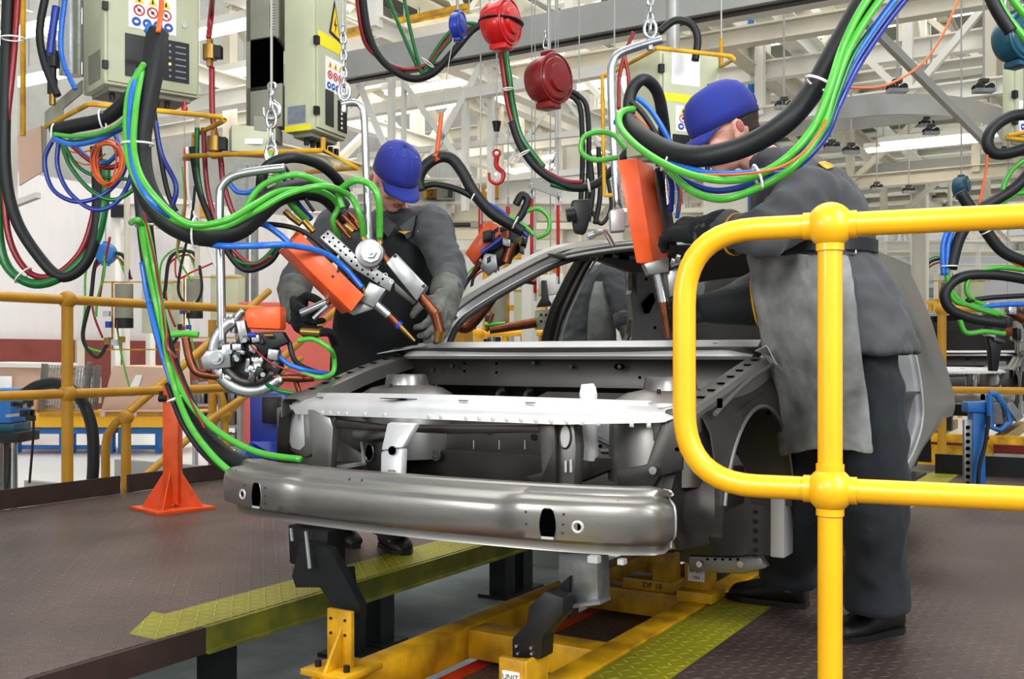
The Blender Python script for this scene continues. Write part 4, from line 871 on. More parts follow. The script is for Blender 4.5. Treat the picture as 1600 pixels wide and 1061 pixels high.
bundle('drooping loop of green, red and black hoses at the left edge', (60, 440), [
 ('black_hose', 'rubber', 9, [(14, -40), (9, 120), (8, 260), (24, 340), (60, 400), (95, 432), (130, 415), (150, 365), (153, 300), (150, 230)]),
 ('red_hose', 'red', 5, [(30, -40), (22, 80), (12, 180), (6, 270), (14, 370), (45, 425), (85, 430), (125, 395), (145, 340), (152, 280)]),
 ('green_hose', 'green_dk', 7.5, [(14, -40), (7, 100), (0, 200), (-4, 330), (8, 410), (50, 443), (100, 430), (145, 385), (163, 320), (165, 250)]),
 ], 4.2, [(20, 60, 0, 1, 18, 4.15), (36, 430, 1, 1, 16, 4.18)])
t = bundle('coil of orange wire with blue and green air lines looped under the top left cabinet', (168, 255), [
 ('blue_hose', 'blue_dk', 3.5, [(85, 215), (70, 250), (82, 295), (118, 315), (160, 305), (190, 275), (202, 235)]),
 ('blue_hose', 'blue_dk', 3.5, [(92, 218), (90, 260), (108, 300), (145, 327), (180, 318), (203, 280), (205, 230)]),
 ('green_hose', 'green_dk', 3.5, [(95, 218), (110, 260), (145, 300), (180, 312), (215, 292)]),
 ('green_hose', 'green_dk', 3, [(100, 225), (120, 258), (150, 275), (200, 280)]),
 ('red_hose', 'red', 4, [(110, 225), (140, 250), (170, 262), (195, 250), (205, 220)]),
 ('blue_hose', 'blue', 3.5, [(110, 215), (135, 245), (165, 255), (185, 235), (180, 210)]),
 ('orange_wire', 'orange_w', 1.2, [(95, 226), (115, 238), (150, 232), (170, 215), (190, 190)]),
 ('orange_wire', 'orange_w', 1.2, [(98, 236), (125, 255), (145, 255), (165, 240)]),
 ], 3.9)
for i in range(9):
    c = P(168+random.uniform(-4, 4), 256+random.uniform(-3, 3), 3.8+.01*i); rx = (20+random.uniform(-4, 6))*3.8/F; rz = (36+random.uniform(-6, 3))*3.8/F
    MB().tube([c+RD*(rx*math.cos(a))+UP*(rz*math.sin(a))+VD*(.01*math.sin(a*2)) for a in [2*PI*k/28 for k in range(28)]], .003, 6, closed=True, smooth=False).build('orange_wire', 'orange_w', t, smooth=180)
bundle('thick black sleeve with green and blue hoses swept across the right worker', (1100, 245), [
 ('black_sleeve', 'rubber', 17, [(1400, -80, 2.6), (1345, 10, 2.6), (1300, 90, 2.6), (1268, 145, 2.6), (1225, 193, 2.6), (1165, 228, 2.65), (1100, 244, 2.7), (1045, 236, 2.8), (1000, 212, 2.9), (975, 185, 3.0)]),
 ('black_sleeve', 'rubber', 11, [(1000, 225, 3.15), (984, 185, 3.1), (986, 145, 3.1), (1005, 124, 3.1), (1026, 142, 3.15), (1036, 185, 3.2), (1040, 230, 3.25)]),
 ('green_hose', 'green', 6, [(1420, -80, 2.55), (1355, 0, 2.55), (1318, 70, 2.55), (1295, 140, 2.5), (1270, 200, 2.5), (1225, 250, 2.5), (1170, 278, 2.55), (1110, 280, 2.6), (1050, 262, 2.7), (1000, 232, 2.8), (970, 200, 2.9), (970, 177, 2.95), (990, 170, 3.0)]),
 ('green_hose', 'green', 6, [(1440, -80, 2.55), (1375, 0, 2.55), (1330, 70, 2.55), (1303, 140, 2.52), (1282, 205, 2.5), (1240, 260, 2.5), (1185, 293, 2.55), (1130, 311, 2.6), (1085, 300, 2.7), (1050, 272, 2.8), (1025, 245, 2.9)]),
 ('green_hose', 'green_dk', 4.5, [(1400, 0, 2.6), (1340, 75, 2.6), (1310, 145, 2.57), (1290, 200, 2.55), (1250, 250, 2.55)]),
 ('blue_hose', 'blue', 5.5, [(1450, -60, 2.6), (1390, 10, 2.6), (1335, 90, 2.6), (1300, 160, 2.57), (1262, 220, 2.55), (1210, 262, 2.55), (1150, 272, 2.6), (1090, 268, 2.7), (1040, 250, 2.8)]),
 ('blue_hose', 'blue_dk', 5.5, [(1470, -60, 2.65), (1405, 10, 2.65), (1345, 95, 2.65), (1310, 165, 2.6), (1288, 215, 2.6), (1240, 262, 2.6), (1180, 272, 2.63)]),
 ('blue_hose', 'blue_dk', 5, [(1262, 235, 2.6), (1225, 270, 2.6), (1175, 288, 2.62), (1120, 298, 2.68), (1075, 285, 2.75), (1040, 262, 2.85)]),
 ('blue_hose', 'blue', 5, [(995, 152, 3.05), (1015, 170, 3.05), (1035, 200, 3.05), (1050, 228, 3.05)]),
 ('black_hose', 'rubber', 5, [(985, 158, 3.0), (1005, 178, 3.0), (1025, 210, 3.0), (1035, 235, 3.0)]),
 ('blue_hose', 'blue', 6, [(962, 190, 3.15), (985, 205, 3.1), (1010, 215, 3.05), (1040, 222, 3.0)]),
 ('green_hose', 'green', 5, [(978, 233, 3.2), (960, 212, 3.2), (935, 206, 3.2), (912, 215, 3.2), (909, 238, 3.2), (930, 250, 3.2), (965, 246, 3.2)]),
 ('orange_wire', 'orange_w', 2, [(1505, -20, 3.2), (1475, 50, 3.1), (1440, 100, 3.0), (1385, 133, 2.85), (1330, 137, 2.7), (1305, 133, 2.6), (1285, 200, 2.48), (1240, 250, 2.46), (1180, 270, 2.5), (1090, 272, 2.65), (1040, 258, 2.8)]),
 ('orange_wire', 'orange_w', 1.6, [(985, 185, 3.0), (992, 180, 3.0), (1005, 192, 3.0), (1020, 205, 3.0), (1022, 212, 3.0)]),
 ('blue_hose', 'blue_dk', 5, [(1040, 262, 3.1), (1050, 290, 3.15), (1048, 330, 3.2)]),
 ('blue_hose', 'blue', 4, [(1052, 268, 3.1), (1062, 300, 3.15), (1058, 340, 3.2)]),
 ('orange_wire', 'orange_w', 2, [(1058, 270, 3.1), (1064, 300, 3.1), (1062, 330, 3.15)]),
 ('black_hose', 'rubber', 5, [(1030, 262, 3.2), (1036, 300, 3.25), (1038, 350, 3.3)]),
 ], 2.7, [(1282, 131, .5, -1, 25, 2.55), (1184, 277, 1, -.35, 20, 2.55), (1041, 247, 1, .4, 20, 2.8)])
bundle('black and dark red cable loop with thin green lines near the blue balancer', (655, 128), [
 ('black_hose', 'rubber', 6, [(565, -20), (575, 50), (598, 95), (640, 122), (675, 115), (705, 85), (740, 45), (770, 35)]),
 ('red_hose', 'red', 3.5, [(556, -20), (568, 60), (595, 92), (630, 108), (665, 102), (690, 75), (715, 50), (760, 38)]),
 ('green_line', 'green_dk', 3, [(603, -10), (628, 50), (650, 100), (660, 115)]),
 ('green_line', 'green_dk', 3, [(630, -10), (642, 50), (656, 105), (662, 115)]),
 ('green_line', 'green_dk', 3, [(660, 117), (680, 80), (705, 48), (730, 36), (765, 42)]),
 ('green_line', 'green_dk', 3, [(664, 115), (685, 84), (710, 56), (735, 42), (765, 46)]),
 ], 5.4, [(668, 98, .7, -1, 12, 5.35)])
bundle('black, red and green hose run drooping from the shiny red balancer', (900, 290), [
 ('black_hose', 'rubber', 6.5, [(800, 190), (815, 230), (845, 268), (890, 292), (930, 288), (960, 262), (985, 230)]),
 ('red_hose', 'red', 4, [(780, 70), (786, 110), (795, 170), (812, 220), (840, 258), (880, 282), (910, 285)]),
 ('green_hose', 'green_dk', 4.5, [(787, 70), (795, 115), (802, 165), (815, 215), (850, 262)]),
 ('green_hose', 'green_dk', 4, [(860, 288), (900, 296), (940, 286), (965, 255)]),
 ('white_cable', 'white_tie', 1.6, [(800, 190), (812, 232), (840, 268), (880, 290)]),
 ], 5.0, [(793, 139, .1, 1, 9, 4.95), (817, 240, .5, 1, 12, 4.95), (920, 290, 1, -.2, 10, 4.95)])
bundle('black sleeve tied with an orange strap leading to the far weld gun', (690, 245), [
 ('black_sleeve', 'rubber', 9, [(658, 298), (654, 280), (664, 260), (685, 246), (705, 248), (722, 268), (740, 300), (768, 332), (800, 352), (818, 362)]),
 ('black_hose', 'rubber', 5, [(654, 294), (680, 288), (715, 296), (745, 312), (775, 335)]),
 ('blue_hose', 'blue_dk', 3.5, [(740, 308), (775, 325), (800, 345), (825, 370)]),
 ('green_hose', 'green', 3.5, [(655, 296), (665, 288), (690, 286)]),
 ('green_hose', 'green', 4, [(795, 338), (815, 350), (835, 368)]),
 ('green_hose', 'green', 3.5, [(818, 332), (840, 326), (857, 340), (856, 362), (838, 372)]),
 ('black_hose', 'rubber', 6, [(805, 350), (818, 330), (824, 312), (815, 305), (806, 320)]),
 ('orange_strap', 'orange_w', 3.5, [(690, 178), (686, 210), (683, 238)]), ('orange_strap', 'orange', 9, [(680, 242), (685, 252)]),
 ('steel_cable', 'grey_b', .8, [(708, 60), (698, 120), (693, 165)]),
 ], 4.7, [(738, 310, 1, .5, 8, 4.68), (805, 348, 1, .5, 10, 4.66)])
bundle('hanging bundle of green, blue and black hoses by the right edge beyond the yellow rail', (1500, 400), [
 ('black_hose', 'rubber', 9, [(1620, 178), (1580, 182), (1552, 200), (1543, 222), (1555, 240), (1590, 236), (1640, 215)]),
 ('black_sleeve', 'rubber', 9, [(1640, 230), (1590, 290), (1530, 330), (1500, 370), (1486, 420)]),
 ('black_sleeve', 'rubber', 9, [(1500, 300), (1540, 360), (1570, 395), (1620, 415)]),
 ('black_hose', 'rubber', 8, [(1620, 440), (1560, 430), (1505, 432), (1478, 455), (1484, 482), (1520, 498), (1570, 505)]),
 ('green_hose', 'green', 4, [(1640, 250), (1590, 300), (1520, 345), (1495, 380), (1480, 430), (1500, 470), (1560, 492)]),
 ('green_hose', 'green', 4, [(1620, 300), (1570, 300), (1578, 270), (1600, 250)]),
 ('green_hose', 'green', 4, [(1480, 440), (1492, 470), (1530, 480), (1568, 492)]),
 ('green_hose', 'green', 4, [(1620, 425), (1560, 418), (1518, 432), (1512, 460), (1540, 478)]),
 ('green_hose', 'green', 4, [(1500, 500), (1510, 520), (1540, 518), (1570, 522)]),
 ('blue_hose', 'blue', 4, [(1490, 340), (1474, 380), (1474, 430)]), ('blue_hose', 'blue', 4, [(1500, 335), (1482, 380), (1480, 430)]),
 ('blue_hose', 'blue', 4, [(1620, 475), (1570, 476), (1530, 480)]),
 ('black_cable', 'rubber', 4, [(1510, 470), (1550, 465), (1600, 462)]),
 ('red_wire', 'orange_w', 2, [(1545, 225), (1540, 270), (1530, 320)]), ('red_wire', 'orange_w', 2, [(1560, 370), (1570, 400), (1600, 420)]),
 ], 4.6, [(1484, 416, 0, 1, 12, 4.58), (1545, 360, .6, 1, 12, 4.58)])
bundle('group of bright green and blue hoses crossing the top right corner', (1590, 20), [
 ('green_hose', 'green', 6, [(1540, -40), (1570, 20), (1610, 70)]), ('green_hose', 'green', 6, [(1560, -40), (1590, 10), (1630, 50)]),
 ('blue_hose', 'blue', 5, [(1585, -40), (1610, 10), (1640, 40)]), ('black_sleeve', 'rubber', 10, [(1530, -50), (1555, 10), (1580, 50)])], 2.9)
bundle('red air hose dropping between the two left cabinets', (325, 150), [
 ('red_hose', 'red', 4.5, [(334, -30, 4.0), (330, 20), (326, 60)]), ('red_hose', 'red', 4.5, [(331, 105), (332, 180), (338, 215)]),
 ('red_hose', 'red', 4.5, [(338, 215), (345, 250), (350, 290), (372, 340), (410, 300)]),
 ('green_hose', 'green_dk', 4, [(308, 200), (310, 280), (330, 350), (360, 400), (400, 412), (432, 385)]),
 ('black_hose', 'rubber', 5, [(300, 230), (312, 300), (345, 375), (380, 420), (420, 410), (440, 380)]),
 ('red_hose', 'red', 4, [(318, 200), (325, 300), (350, 370), (390, 412), (425, 400)]),
 ('black_hose', 'rubber', 4, [(240, 170), (250, 240), (262, 300), (275, 330)]), ('blue_hose', 'blue_dk', 4, [(243, 190), (252, 240), (275, 290), (268, 325)]),
 ('blue_hose', 'blue', 4, [(355, 280), (372, 300), (400, 296), (412, 270)]),
 ('blue_hose', 'blue', 4, [(104, -20), (95, 60), (100, 100), (118, 140)]), ('black_hose', 'rubber', 6, [(72, -10), (62, 50), (70, 100), (90, 150)]),
 ('blue_hose', 'blue_dk', 6, [(88, 10), (82, 50), (78, 85)])], 4.3)
for (x, y, dd) in ((328, 82, 4.3), (335, 225, 4.2)):
    t = thing('hose_coupling', 'brass quick coupling on the red hose %s' % ('high between the cabinets' if y < 100 else 'just above the yellow guard'), 'coupling', P(x, y+20, dd))
    c = P(x, y, dd); MB().cyl(c-UP*.03, c+UP*.03, .03, seg=12).build('body', 'brass', t); MB().cyl(c-UP*.06, c-UP*.03, .014, seg=6).cyl(c+UP*.03, c+UP*.055, .014, seg=6).build('hex_nut', 'brass', t); MB().obox(c+RD*.035, RD, VD, UP, .03, .04, .05).build('valve_block', 'black', t)
bundle('black hose arching over the left handrail beyond the platform', (100, 610), [
 ('black_hose', 'rubber', 9, [(35, 618), (60, 603), (95, 600), (125, 622), (143, 665), (146, 720), (143, 765)])], 6.4, name='arched_hose', cat='hose')
# ================================================================ hangers, chains and balancers
def link_chain(t, x0, y0, x1, y1, d, n, r, m='chrome'):
    a, b = P(x0, y0, d), P(x1, y1, d)
    for i in range(n):
        c = a.lerp(b, (i+.5)/n); u = (b-a).normalized(); h = (b-a).length/n*.62; sd = RD if i % 2 else VD
        MB().tube([c+u*(h*math.cos(k))+sd*(h*.5*math.sin(k)) for k in [2*PI*j/12 for j in range(12)]], r, 6, closed=True, smooth=False).build('chain_link', m, t, smooth=180)
def hanger(label, pts, d, r, ch, hub=None):
    t = thing('gun_hanger', label, 'hanger', P(pts[-1][0], pts[-1][1], d))
    MB().tube([P(p[0], p[1], p[2] if len(p) > 2 else d) for p in pts], r, 14, 5).build('bent_pipe', 'chrome', t, smooth=180)
    link_chain(t, *ch)
    x, y, dd = ch[2], ch[3], ch[4]; c = P(x, y, dd)
    MB().tube([c+RD*(.02*math.cos(k))+UP*(.03*math.sin(k)+.01) for k in [2*PI*j/14 for j in range(14)]], .006, 8, closed=True, smooth=False).build('shackle', 'chrome', t, smooth=180)
    MB().cyl(c-UP*.03-RD*.0, c-UP*.06, .012, seg=6).build('nut', 'chrome', t)
    a = P(ch[0], ch[1], dd); MB().cyl(a, V((a.x, a.y, 4.4)), .004, seg=6).build('wire_rope', 'grey_b', t)
    return t
hanger('silver bent pipe hanger holding the centre weld gun before the first worker', [(533, 163), (552, 160), (564, 166), (569, 185), (572, 260), (577, 392)], 3.55, .0125, (536, 40, 538, 148, 3.55, 8, .0045))
hanger('silver bent pipe hanger holding the left weld gun', [(445, 262, 3.4), (410, 266, 3.4), (368, 274, 3.4), (348, 290, 3.4), (343, 318, 3.4), (345, 430, 3.4), (347, 545, 3.4)], 3.4, .0145, (424, 150, 424, 246, 3.5, 4, .005))
hanger('silver bent pipe hanger holding the right weld gun', [(1035, 62), (1005, 70), (968, 84), (957, 100), (955, 125), (958, 200), (966, 330)], 3.4, .0145, (1016, -20, 1016, 50, 3.4, 5, .005))
def hook(label, px, py, d, s=1, m='red_br'):
    c = P(px, py, d); t = thing('lifting_hook', label, 'hook', c)
    pts = [c+UP*.07*s, c+UP*.03*s+RD*.0, c+RD*.03*s+UP*.0, c+RD*.025*s-UP*.035*s, c-UP*.05*s, c-RD*.03*s-UP*.035*s, c-RD*.035*s]
    MB().tube(pts, lambda t: (.013-.007*t)*s, 10, 6).build('hook_body', m, t); MB().tube([c+UP*.09*s+RD*(.016*s*math.cos(k))+UP*(.016*s*math.sin(k)) for k in [2*PI*j/12 for j in range(12)]], .006*s, 6, closed=True, smooth=False).build('eye', m, t)
    MB().cyl(c+UP*.105*s, V((c.x, c.y, 9.32)), .004*s, seg=6).build('wire_rope', 'grey_b', t)
    return t, c
t, c = hook('red safety hook on a wire with a black rubber bumper', 776, 270, 5.2, 1.1); MB().cyl(c+UP*.21, c+UP*.26, .014, .024).build('rubber_bumper', 'black', t)
t, c = hook('silver spring snap hook in front of the tall cabinet', 425, 168, 3.9, .9, 'chrome')
MB().tube([c+UP*(.30+.01*i/6)+RD*(.010*math.cos(i))+VD*(.010*math.sin(i)) for i in range(60)], .0025, 5, smooth=False).build('spring', 'chrome', t, smooth=180); MB().cyl(c+UP*.44, c+UP*.46, .03).build('spring_cap', 'cab_dk', t)
def balancer(label, px, py, d, r, m, axis, depth=.14, strap=False):
    c = P(px, py, d); t = thing('spring_balancer', label, 'balancer', c-UP*r*1.2); a = axis.normalized(); x = a.cross(UP).normalized()
    MB().lathe(c-a*depth/2, a, [(r*.5, 0), (r*.86, .01), (r*.98, depth*.25), (r, depth*.5), (r*.98, depth*.75), (r*.82, depth*.88), (r*.6, depth*.9), (r*.56, depth), (r*.3, depth*1.02)], 32).build('drum', m, t, smooth=40)
    MB().tube([c+a*depth*.32+(x*math.cos(k)+UP*math.sin(k))*(r*.99) for k in [2*PI*j/30 for j in range(30)]], .006, 6, closed=True, smooth=False).build('drum_flange', m, t, smooth=180)
    MB().obox(c-UP*r*1.08, x, a, UP, r*.7, depth*.6, r*.28).build('cable_outlet', m, t, bevel=.006)
    MB().obox(c+UP*r*1.05, x, a, UP, r*.4, depth*.4, r*.25).build('mounting_lug', m, t, bevel=.004)
    if strap: MB().tube([c+(x*math.cos(k)+a*math.sin(k)*(depth/r*.56))*(r*1.03) for k in [2*PI*j/24 for j in range(24)]], .016, 8, closed=True, smooth=False, flat=.4).build('rubber_strap', 'black', t, smooth=180)
    MB().cyl(c+UP*r*1.15, V((c.x, c.y, 4.5)), .007, seg=8).build('suspension_wire', 'grey_b', t)
    return t, c
balancer('shiny red spring balancer with black strap at top centre', 783, 36, 4.8, .105, 'red_br', RD*.9-VD*.5, .15, True)
t, c = balancer('dull dark red drum balancer hanging from chain right of centre', 857, 125, 4.9, .115, 'red_dk', RD*.75-VD*.7, .16)
link_chain(t, 852, 50, 853, 88, 4.9, 3, .004)
t, c = balancer('small blue cable balancer left of the red one', 715, 40, 4.9, .062, 'blue_p', RD*.95-VD*.3, .07)
balancer('dark teal drum balancer in the top right corner', 1590, 60, 3.6, .085, 'teal', RD*.4-VD*.9, .12)
balancer('small teal drum balancer hanging far off on the right', 1502, 292, 9, .09, 'teal', RD*.8-VD*.6, .14)
t, c = balancer('pale blue round balancer hanging over the far left station', 165, 396, 11, .11, 'blue_l', VD, .12)
# spreader bar with red straps
t = thing('spreader_bar', 'grey spreader bar on a chain carrying two red straps', 'lifting gear', P(852, 294, 6.2))
MB().bar(P(828, 284, 6.2), P(876, 302, 6.2), .02, .06).build('bar', 'grey_b', t); link_chain(t, 868, 240, 853, 288, 6.2, 4, .006)
link_chain(t, 831, 288, 831, 310, 6.2, 2, .006); link_chain(t, 873, 300, 873, 320, 6.2, 2, .006); a = P(868, 240, 6.2); MB().cyl(a, V((a.x, a.y, 4.4)), .004, seg=6).build('wire_rope', 'grey_b', t)
for i, (x, y0, y1, dd, lb) in enumerate(((831, 310, 400, 6.2, 'red lifting strap under the left end of the spreader bar'), (872, 320, 432, 6.2, 'red lifting strap under the right end of the spreader bar'), (751, 325, 402, 5.2, 'red lifting strap hanging in front of the far orange gun'), (794, 322, 350, 5.6, 'short red lifting strap behind the far weld gun'), (836, 400, 458, 6.6, 'red lifting strap seen through the front door opening'))):
    t = thing('lifting_strap', lb, 'strap', P(x, y1, dd)); MB().bar(P(x, y0, dd), P(x, y1, dd), .026, .014).build('webbing', 'red_br', t, bevel=.004)
    MB().bar(P(x, y0-14, dd), P(x, y0, dd), .008, .008).bar(P(x, y1, dd), P(x, y1+12, dd), .02, .012).build('end_link', 'chrome', t); a = P(x, y0-14, dd)
    MB().cyl(a, V((a.x, a.y, 9.32)), .003, seg=6).build('wire_rope', 'grey_b', t)
# grey bent-pipe frame and white board at the left edge
t = thing('hanging_board', 'pale hanging document board behind the left hose loop', 'board', P(60, 290, 5.2))
MB().prism([P(27, 212, 5.2), P(64, 196, 5.2), P(66, 268, 5.2), P(30, 290, 5.2)], VD*.01).build('board', 'card', t); MB().prism([P(64, 196, 5.2), P(72, 200, 5.3), P(72, 262, 5.3), P(66, 268, 5.2)], VD*.01).build('side_flap', 'cab_dk', t)
MB().bar(P(21, -10, 5.4), P(21, 320, 5.4), .03, .03).bar(P(21, 320, 5.4), P(60, 305, 5.3), .03, .03).build('white_bracket', 'white', t)
# ================================================================ weld guns
def pp(name, pts, d, back, m, par, bevel=.003): return MB().prism([P(x, y, d) for x, y in pts], back).build(name, m, par, bevel=bevel)
def rod(par, name, x0, y0, x1, y1, d, rpx, m, r2=None, d2=None): return MB().cyl(P(x0, y0, d), P(x1, y1, d2 or d), rpx*d/F, (r2 or rpx)*d/F, 14).build(name, m, par)
D1 = 3.5
t = thing('weld_gun', 'large orange and grey spot weld gun tilted in front of the first worker', 'weld gun', P(648, 535, D1))
og = pp('orange_guard', [(470, 364), (569, 461), (549, 487), (446, 386)], D1-.05, P(434, 393, D1+.05)-P(446, 386, D1-.05), 'orange', t)
pp('orange_guard', [(452, 374), (464, 360), (473, 362), (460, 380)], D1+.08, VD*.05, 'orange', t)
for x, y in ((520, 432), (528, 424), (465, 385)): c = P(x, y, D1-.052); MB().cyl(c, c+VD*.004, .005, seg=8).build('screw', 'ink', og)
hp = pp('drilled_plate', [(499, 371), (513, 358), (560, 402), (616, 438), (609, 456), (585, 440), (552, 420)], D1, VD*.05, 'alu', t)
for k in range(22):
    u = k//2; x = 506+u*8.6+(6 if k % 2 else 0); y = 371+u*6.8-(6 if k % 2 else 0); c = P(x, y+(3 if u > 4 else 0), D1-.001); MB().cyl(c, c+VD*.004, .004, seg=8).build('drilled_hole', 'void', hp)
for x, y in ((588, 416), (602, 430), (612, 440)): c = P(x, y, D1-.002); MB().tube([c+RD*(.007*math.cos(k))+UP*(.007*math.sin(k)) for k in [2*PI*j/10 for j in range(10)]], .0015, 5, closed=True, smooth=False).build('marked_ring', 'white_tie', hp)
pp('electrode_block', [(562, 470), (577, 440), (603, 452), (584, 481)], D1-.02, VD*.07, 'alu', t); pp('lower_plate', [(542, 487), (562, 468), (585, 482), (552, 493)], D1, VD*.04, 'alu', t)
rod(t, 'electrode_holder', 584, 472, 608, 493, D1, 7, 'chrome'); rod(t, 'copper_shank', 607, 492, 622, 507, D1, 6, 'copper'); rod(t, 'blue_ring', 621, 506, 625, 510, D1, 7, 'blue_p'); rod(t, 'electrode_tip', 624, 509, 648, 533, D1, 4.5, 'brass', 2.5)
ab = pp('actuator_body', [(602, 410), (618, 395), (667, 447), (651, 471)], D1-.02, VD*.09, 'alu', t, .005); pp('actuator_underside', [(616, 440), (651, 471), (646, 477), (617, 455)], D1, VD*.07, 'steel_dk', t)
for x, y in ((617, 400), (662, 447)): c = P(x, y, D1-.022); MB().cyl(c, c+VD*.004, .006, seg=8).build('screw', 'ink', ab)
rod(t, 'copper_arm', 655, 460, 680, 490, D1+.02, 8, 'copper', 9); rod(t, 'copper_arm', 680, 490, 688, 520, D1+.02, 9, 'copper', 8); rod(t, 'electrode_cap', 687, 518, 684, 535, D1+.02, 9, 'brass', 6)
c = P(578, 396, D1-.02); MB().cyl(c+VD*.04, c-VD*.02, .048, seg=28).build('pivot_hub', 'alu', t, bevel=.003)
MB().cyl(c-VD*.02+RD*.008, c-VD*.035+RD*.008, .034, seg=8).cyl(c-VD*.035+RD*.008, c-VD*.05+RD*.008, .020, seg=6).cyl(c-VD*.05+RD*.008, c-VD*.06+RD*.008, .009).build('pivot_bolt', 'chrome', t)
for a in ((536, 336, 558, 360), (546, 332, 566, 354), (555, 345, 572, 372), (525, 345, 548, 372)): rod(t, 'copper_connector', a[0], a[1], a[2], a[3], D1+.06, 4.5, 'copper')
for a in ((445, 330, 456, 340), (456, 340, 470, 350), (475, 345, 490, 362), (566, 372, 575, 380), (592, 370, 594, 382), (540, 352, 552, 362), (566, 450, 572, 458)): rod(t, 'brass_fitting', a[0], a[1], a[2], a[3], D1+.02, 5, 'brass')
rod(t, 'hose_socket', 528, 330, 540, 345, D1+.1, 12, 'black'); rod(t, 'copper_connector', 596, 398, 608, 412, D1, 6, 'copper')
rod(t, 'handle_tube', 470, 490, 515, 470, D1+.1, 6, 'chrome'); rod(t, 'handle_tube', 490, 498, 512, 478, D1+.08, 4, 'chrome'); rod(t, 'handle_stub', 512, 474, 520, 460, D1+.05, 4, 'copper')
# left C gun
D2 = 3.4
t = thing('weld_gun', 'round framed weld gun with small orange cover on the left hanger', 'weld gun', P(385, 640, D2))
c = P(392, 553, D2)
MB().tube([c+RD*(.125*math.cos(a))+UP*(.125*math.sin(a)) for a in [math.radians(k) for k in range(115, 330, 8)]], .013, 10, smooth=False, flat=1.6).build('ring_frame', 'chrome', t, smooth=180)
MB().tube([c+RD*(.095*math.cos(a))+UP*(.095*math.sin(a)) for a in [math.radians(k) for k in range(170, 330, 8)]], .018, 8, smooth=False).build('inner_ring', 'steel_dk', t, smooth=180)
pp('orange_cover', [(381, 487), (392, 479), (438, 478), (438, 515), (386, 513)], D2-.05, VD*.09, 'orange', t, .008)
pp('bearing_block', [(346, 539), (360, 537), (360, 574), (318, 578), (313, 560), (322, 548), (346, 546)], D2-.03, VD*.06, 'alu', t); c2 = P(340, 559, D2-.03); MB().cyl(c2, c2-VD*.012, .022, seg=18).cyl(c2-VD*.012, c2-VD*.025, .014, seg=6).build('pivot_bolt', 'chrome', t)
pp('slotted_tab', [(342, 575), (347, 575), (347, 592), (342, 592)], D2-.02, VD*.01, 'chrome', t)
for q in range(26):
    x, y = 392+random.uniform(-36, 40), 560+random.uniform(-38, 34); w, h, dd = random.uniform(.012, .035), random.uniform(.012, .035), random.uniform(.02, .05); a = random.uniform(-.6, .6)
    ux = RD*math.cos(a)+UP*math.sin(a); uy = UP*math.cos(a)-RD*math.sin(a); MB().obox(P(x, y, D2+random.uniform(-.03, .03)), ux, VD, uy, w, dd, h).build('linkage_block', random.choice(['alu', 'alu', 'steel_dk', 'chrome', 'black']), t, bevel=.002)
for q in range(8):
    x, y = 385+random.uniform(-30, 30), 560+random.uniform(-30, 30); MB().cyl(P(x, y, D2-.03), P(x, y, D2-.05), random.uniform(.005, .009), seg=6).build('bolt', 'chrome', t)
for x in (395, 402, 408): MB().cyl(P(x, 560, D2-.05), P(x, 563, D2-.06), .004).build('screw', 'white_tie', t)
pp('grey_bracket', [(368, 502), (382, 500), (388, 530), (376, 538)], D2-.02, VD*.06, 'alu', t)
pp('main_body', [(360, 535), (400, 528), (432, 540), (440, 575), (420, 605), (385, 610), (362, 590)], D2+.02, VD*.05, 'steel_dk', t, .006)
MB().tube([P(*a, D2) for a in ((290, 528), (296, 560), (306, 580), (326, 586), (348, 588))], .014, 12).build('copper_arm', 'copper', t)
MB().tube([P(*a, D2) for a in ((268, 523), (290, 521), (310, 523))], .011, 12).build('green_grip', 'green', t)
MB().tube([P(*a, D2) for a in ((262, 520), (262, 545), (275, 560))], .008, 8).build('grip_rod', 'copper', t)
MB().tube([P(*a, D2) for a in ((415, 588), (440, 590), (470, 592), (490, 590))], .012, 12).build('copper_arm', 'copper', t); rod(t, 'copper_joint', 450, 590, 474, 591, D2-.02, 6, 'copper'); rod(t, 'electrode_tip', 462, 596, 468, 615, D2, 4, 'copper')
pp('black_cover', [(392, 520), (440, 518), (450, 535), (425, 545), (410, 560), (398, 540)], D2-.03, VD*.06, 'black', t)
rod(t, 'blue_fitting', 388, 524, 400, 523, D2-.05, 4, 'blue_p'); rod(t, 'brass_fitting', 414, 524, 428, 524, D2-.05, 3, 'brass'); rod(t, 'brass_fitting', 470, 518, 500, 520, D2, 6, 'brass')
for nm, m, r, pts in (('black_hose', 'rubber', 7, [(495, 520, D2), (515, 520, 3.5), (522, 535, 3.6)]), ('black_hose', 'rubber', 4, [(452, 535, D2), (462, 565, 3.4), (490, 580, 3.45), (520, 588, 3.6)]), ('blue_hose', 'blue', 4, [(425, 545, D2), (445, 565, 3.4), (475, 578, 3.4), (515, 585, 3.5)]),
    ('green_hose', 'green', 4, [(465, 532, D2), (490, 530, 3.4), (515, 545, 3.4), (522, 560, 3.45), (520, 582, 3.45), (500, 590, 3.4), (470, 583, 3.4)]), ('red_wire', 'red', 1.5, [(392, 540, 3.35), (420, 565, 3.35), (450, 578, 3.35), (490, 590, 3.35)]), ('green_hose', 'green_dk', 3.5, [(415, 600, 3.4), (435, 610, 3.35), (460, 615, 3.35)]), ('white_cable', 'chrome', 6, [(365, 520, 3.42), (368, 500, 3.42), (380, 485, 3.42)])):
    hose(t, nm, m, pts, r, D2)
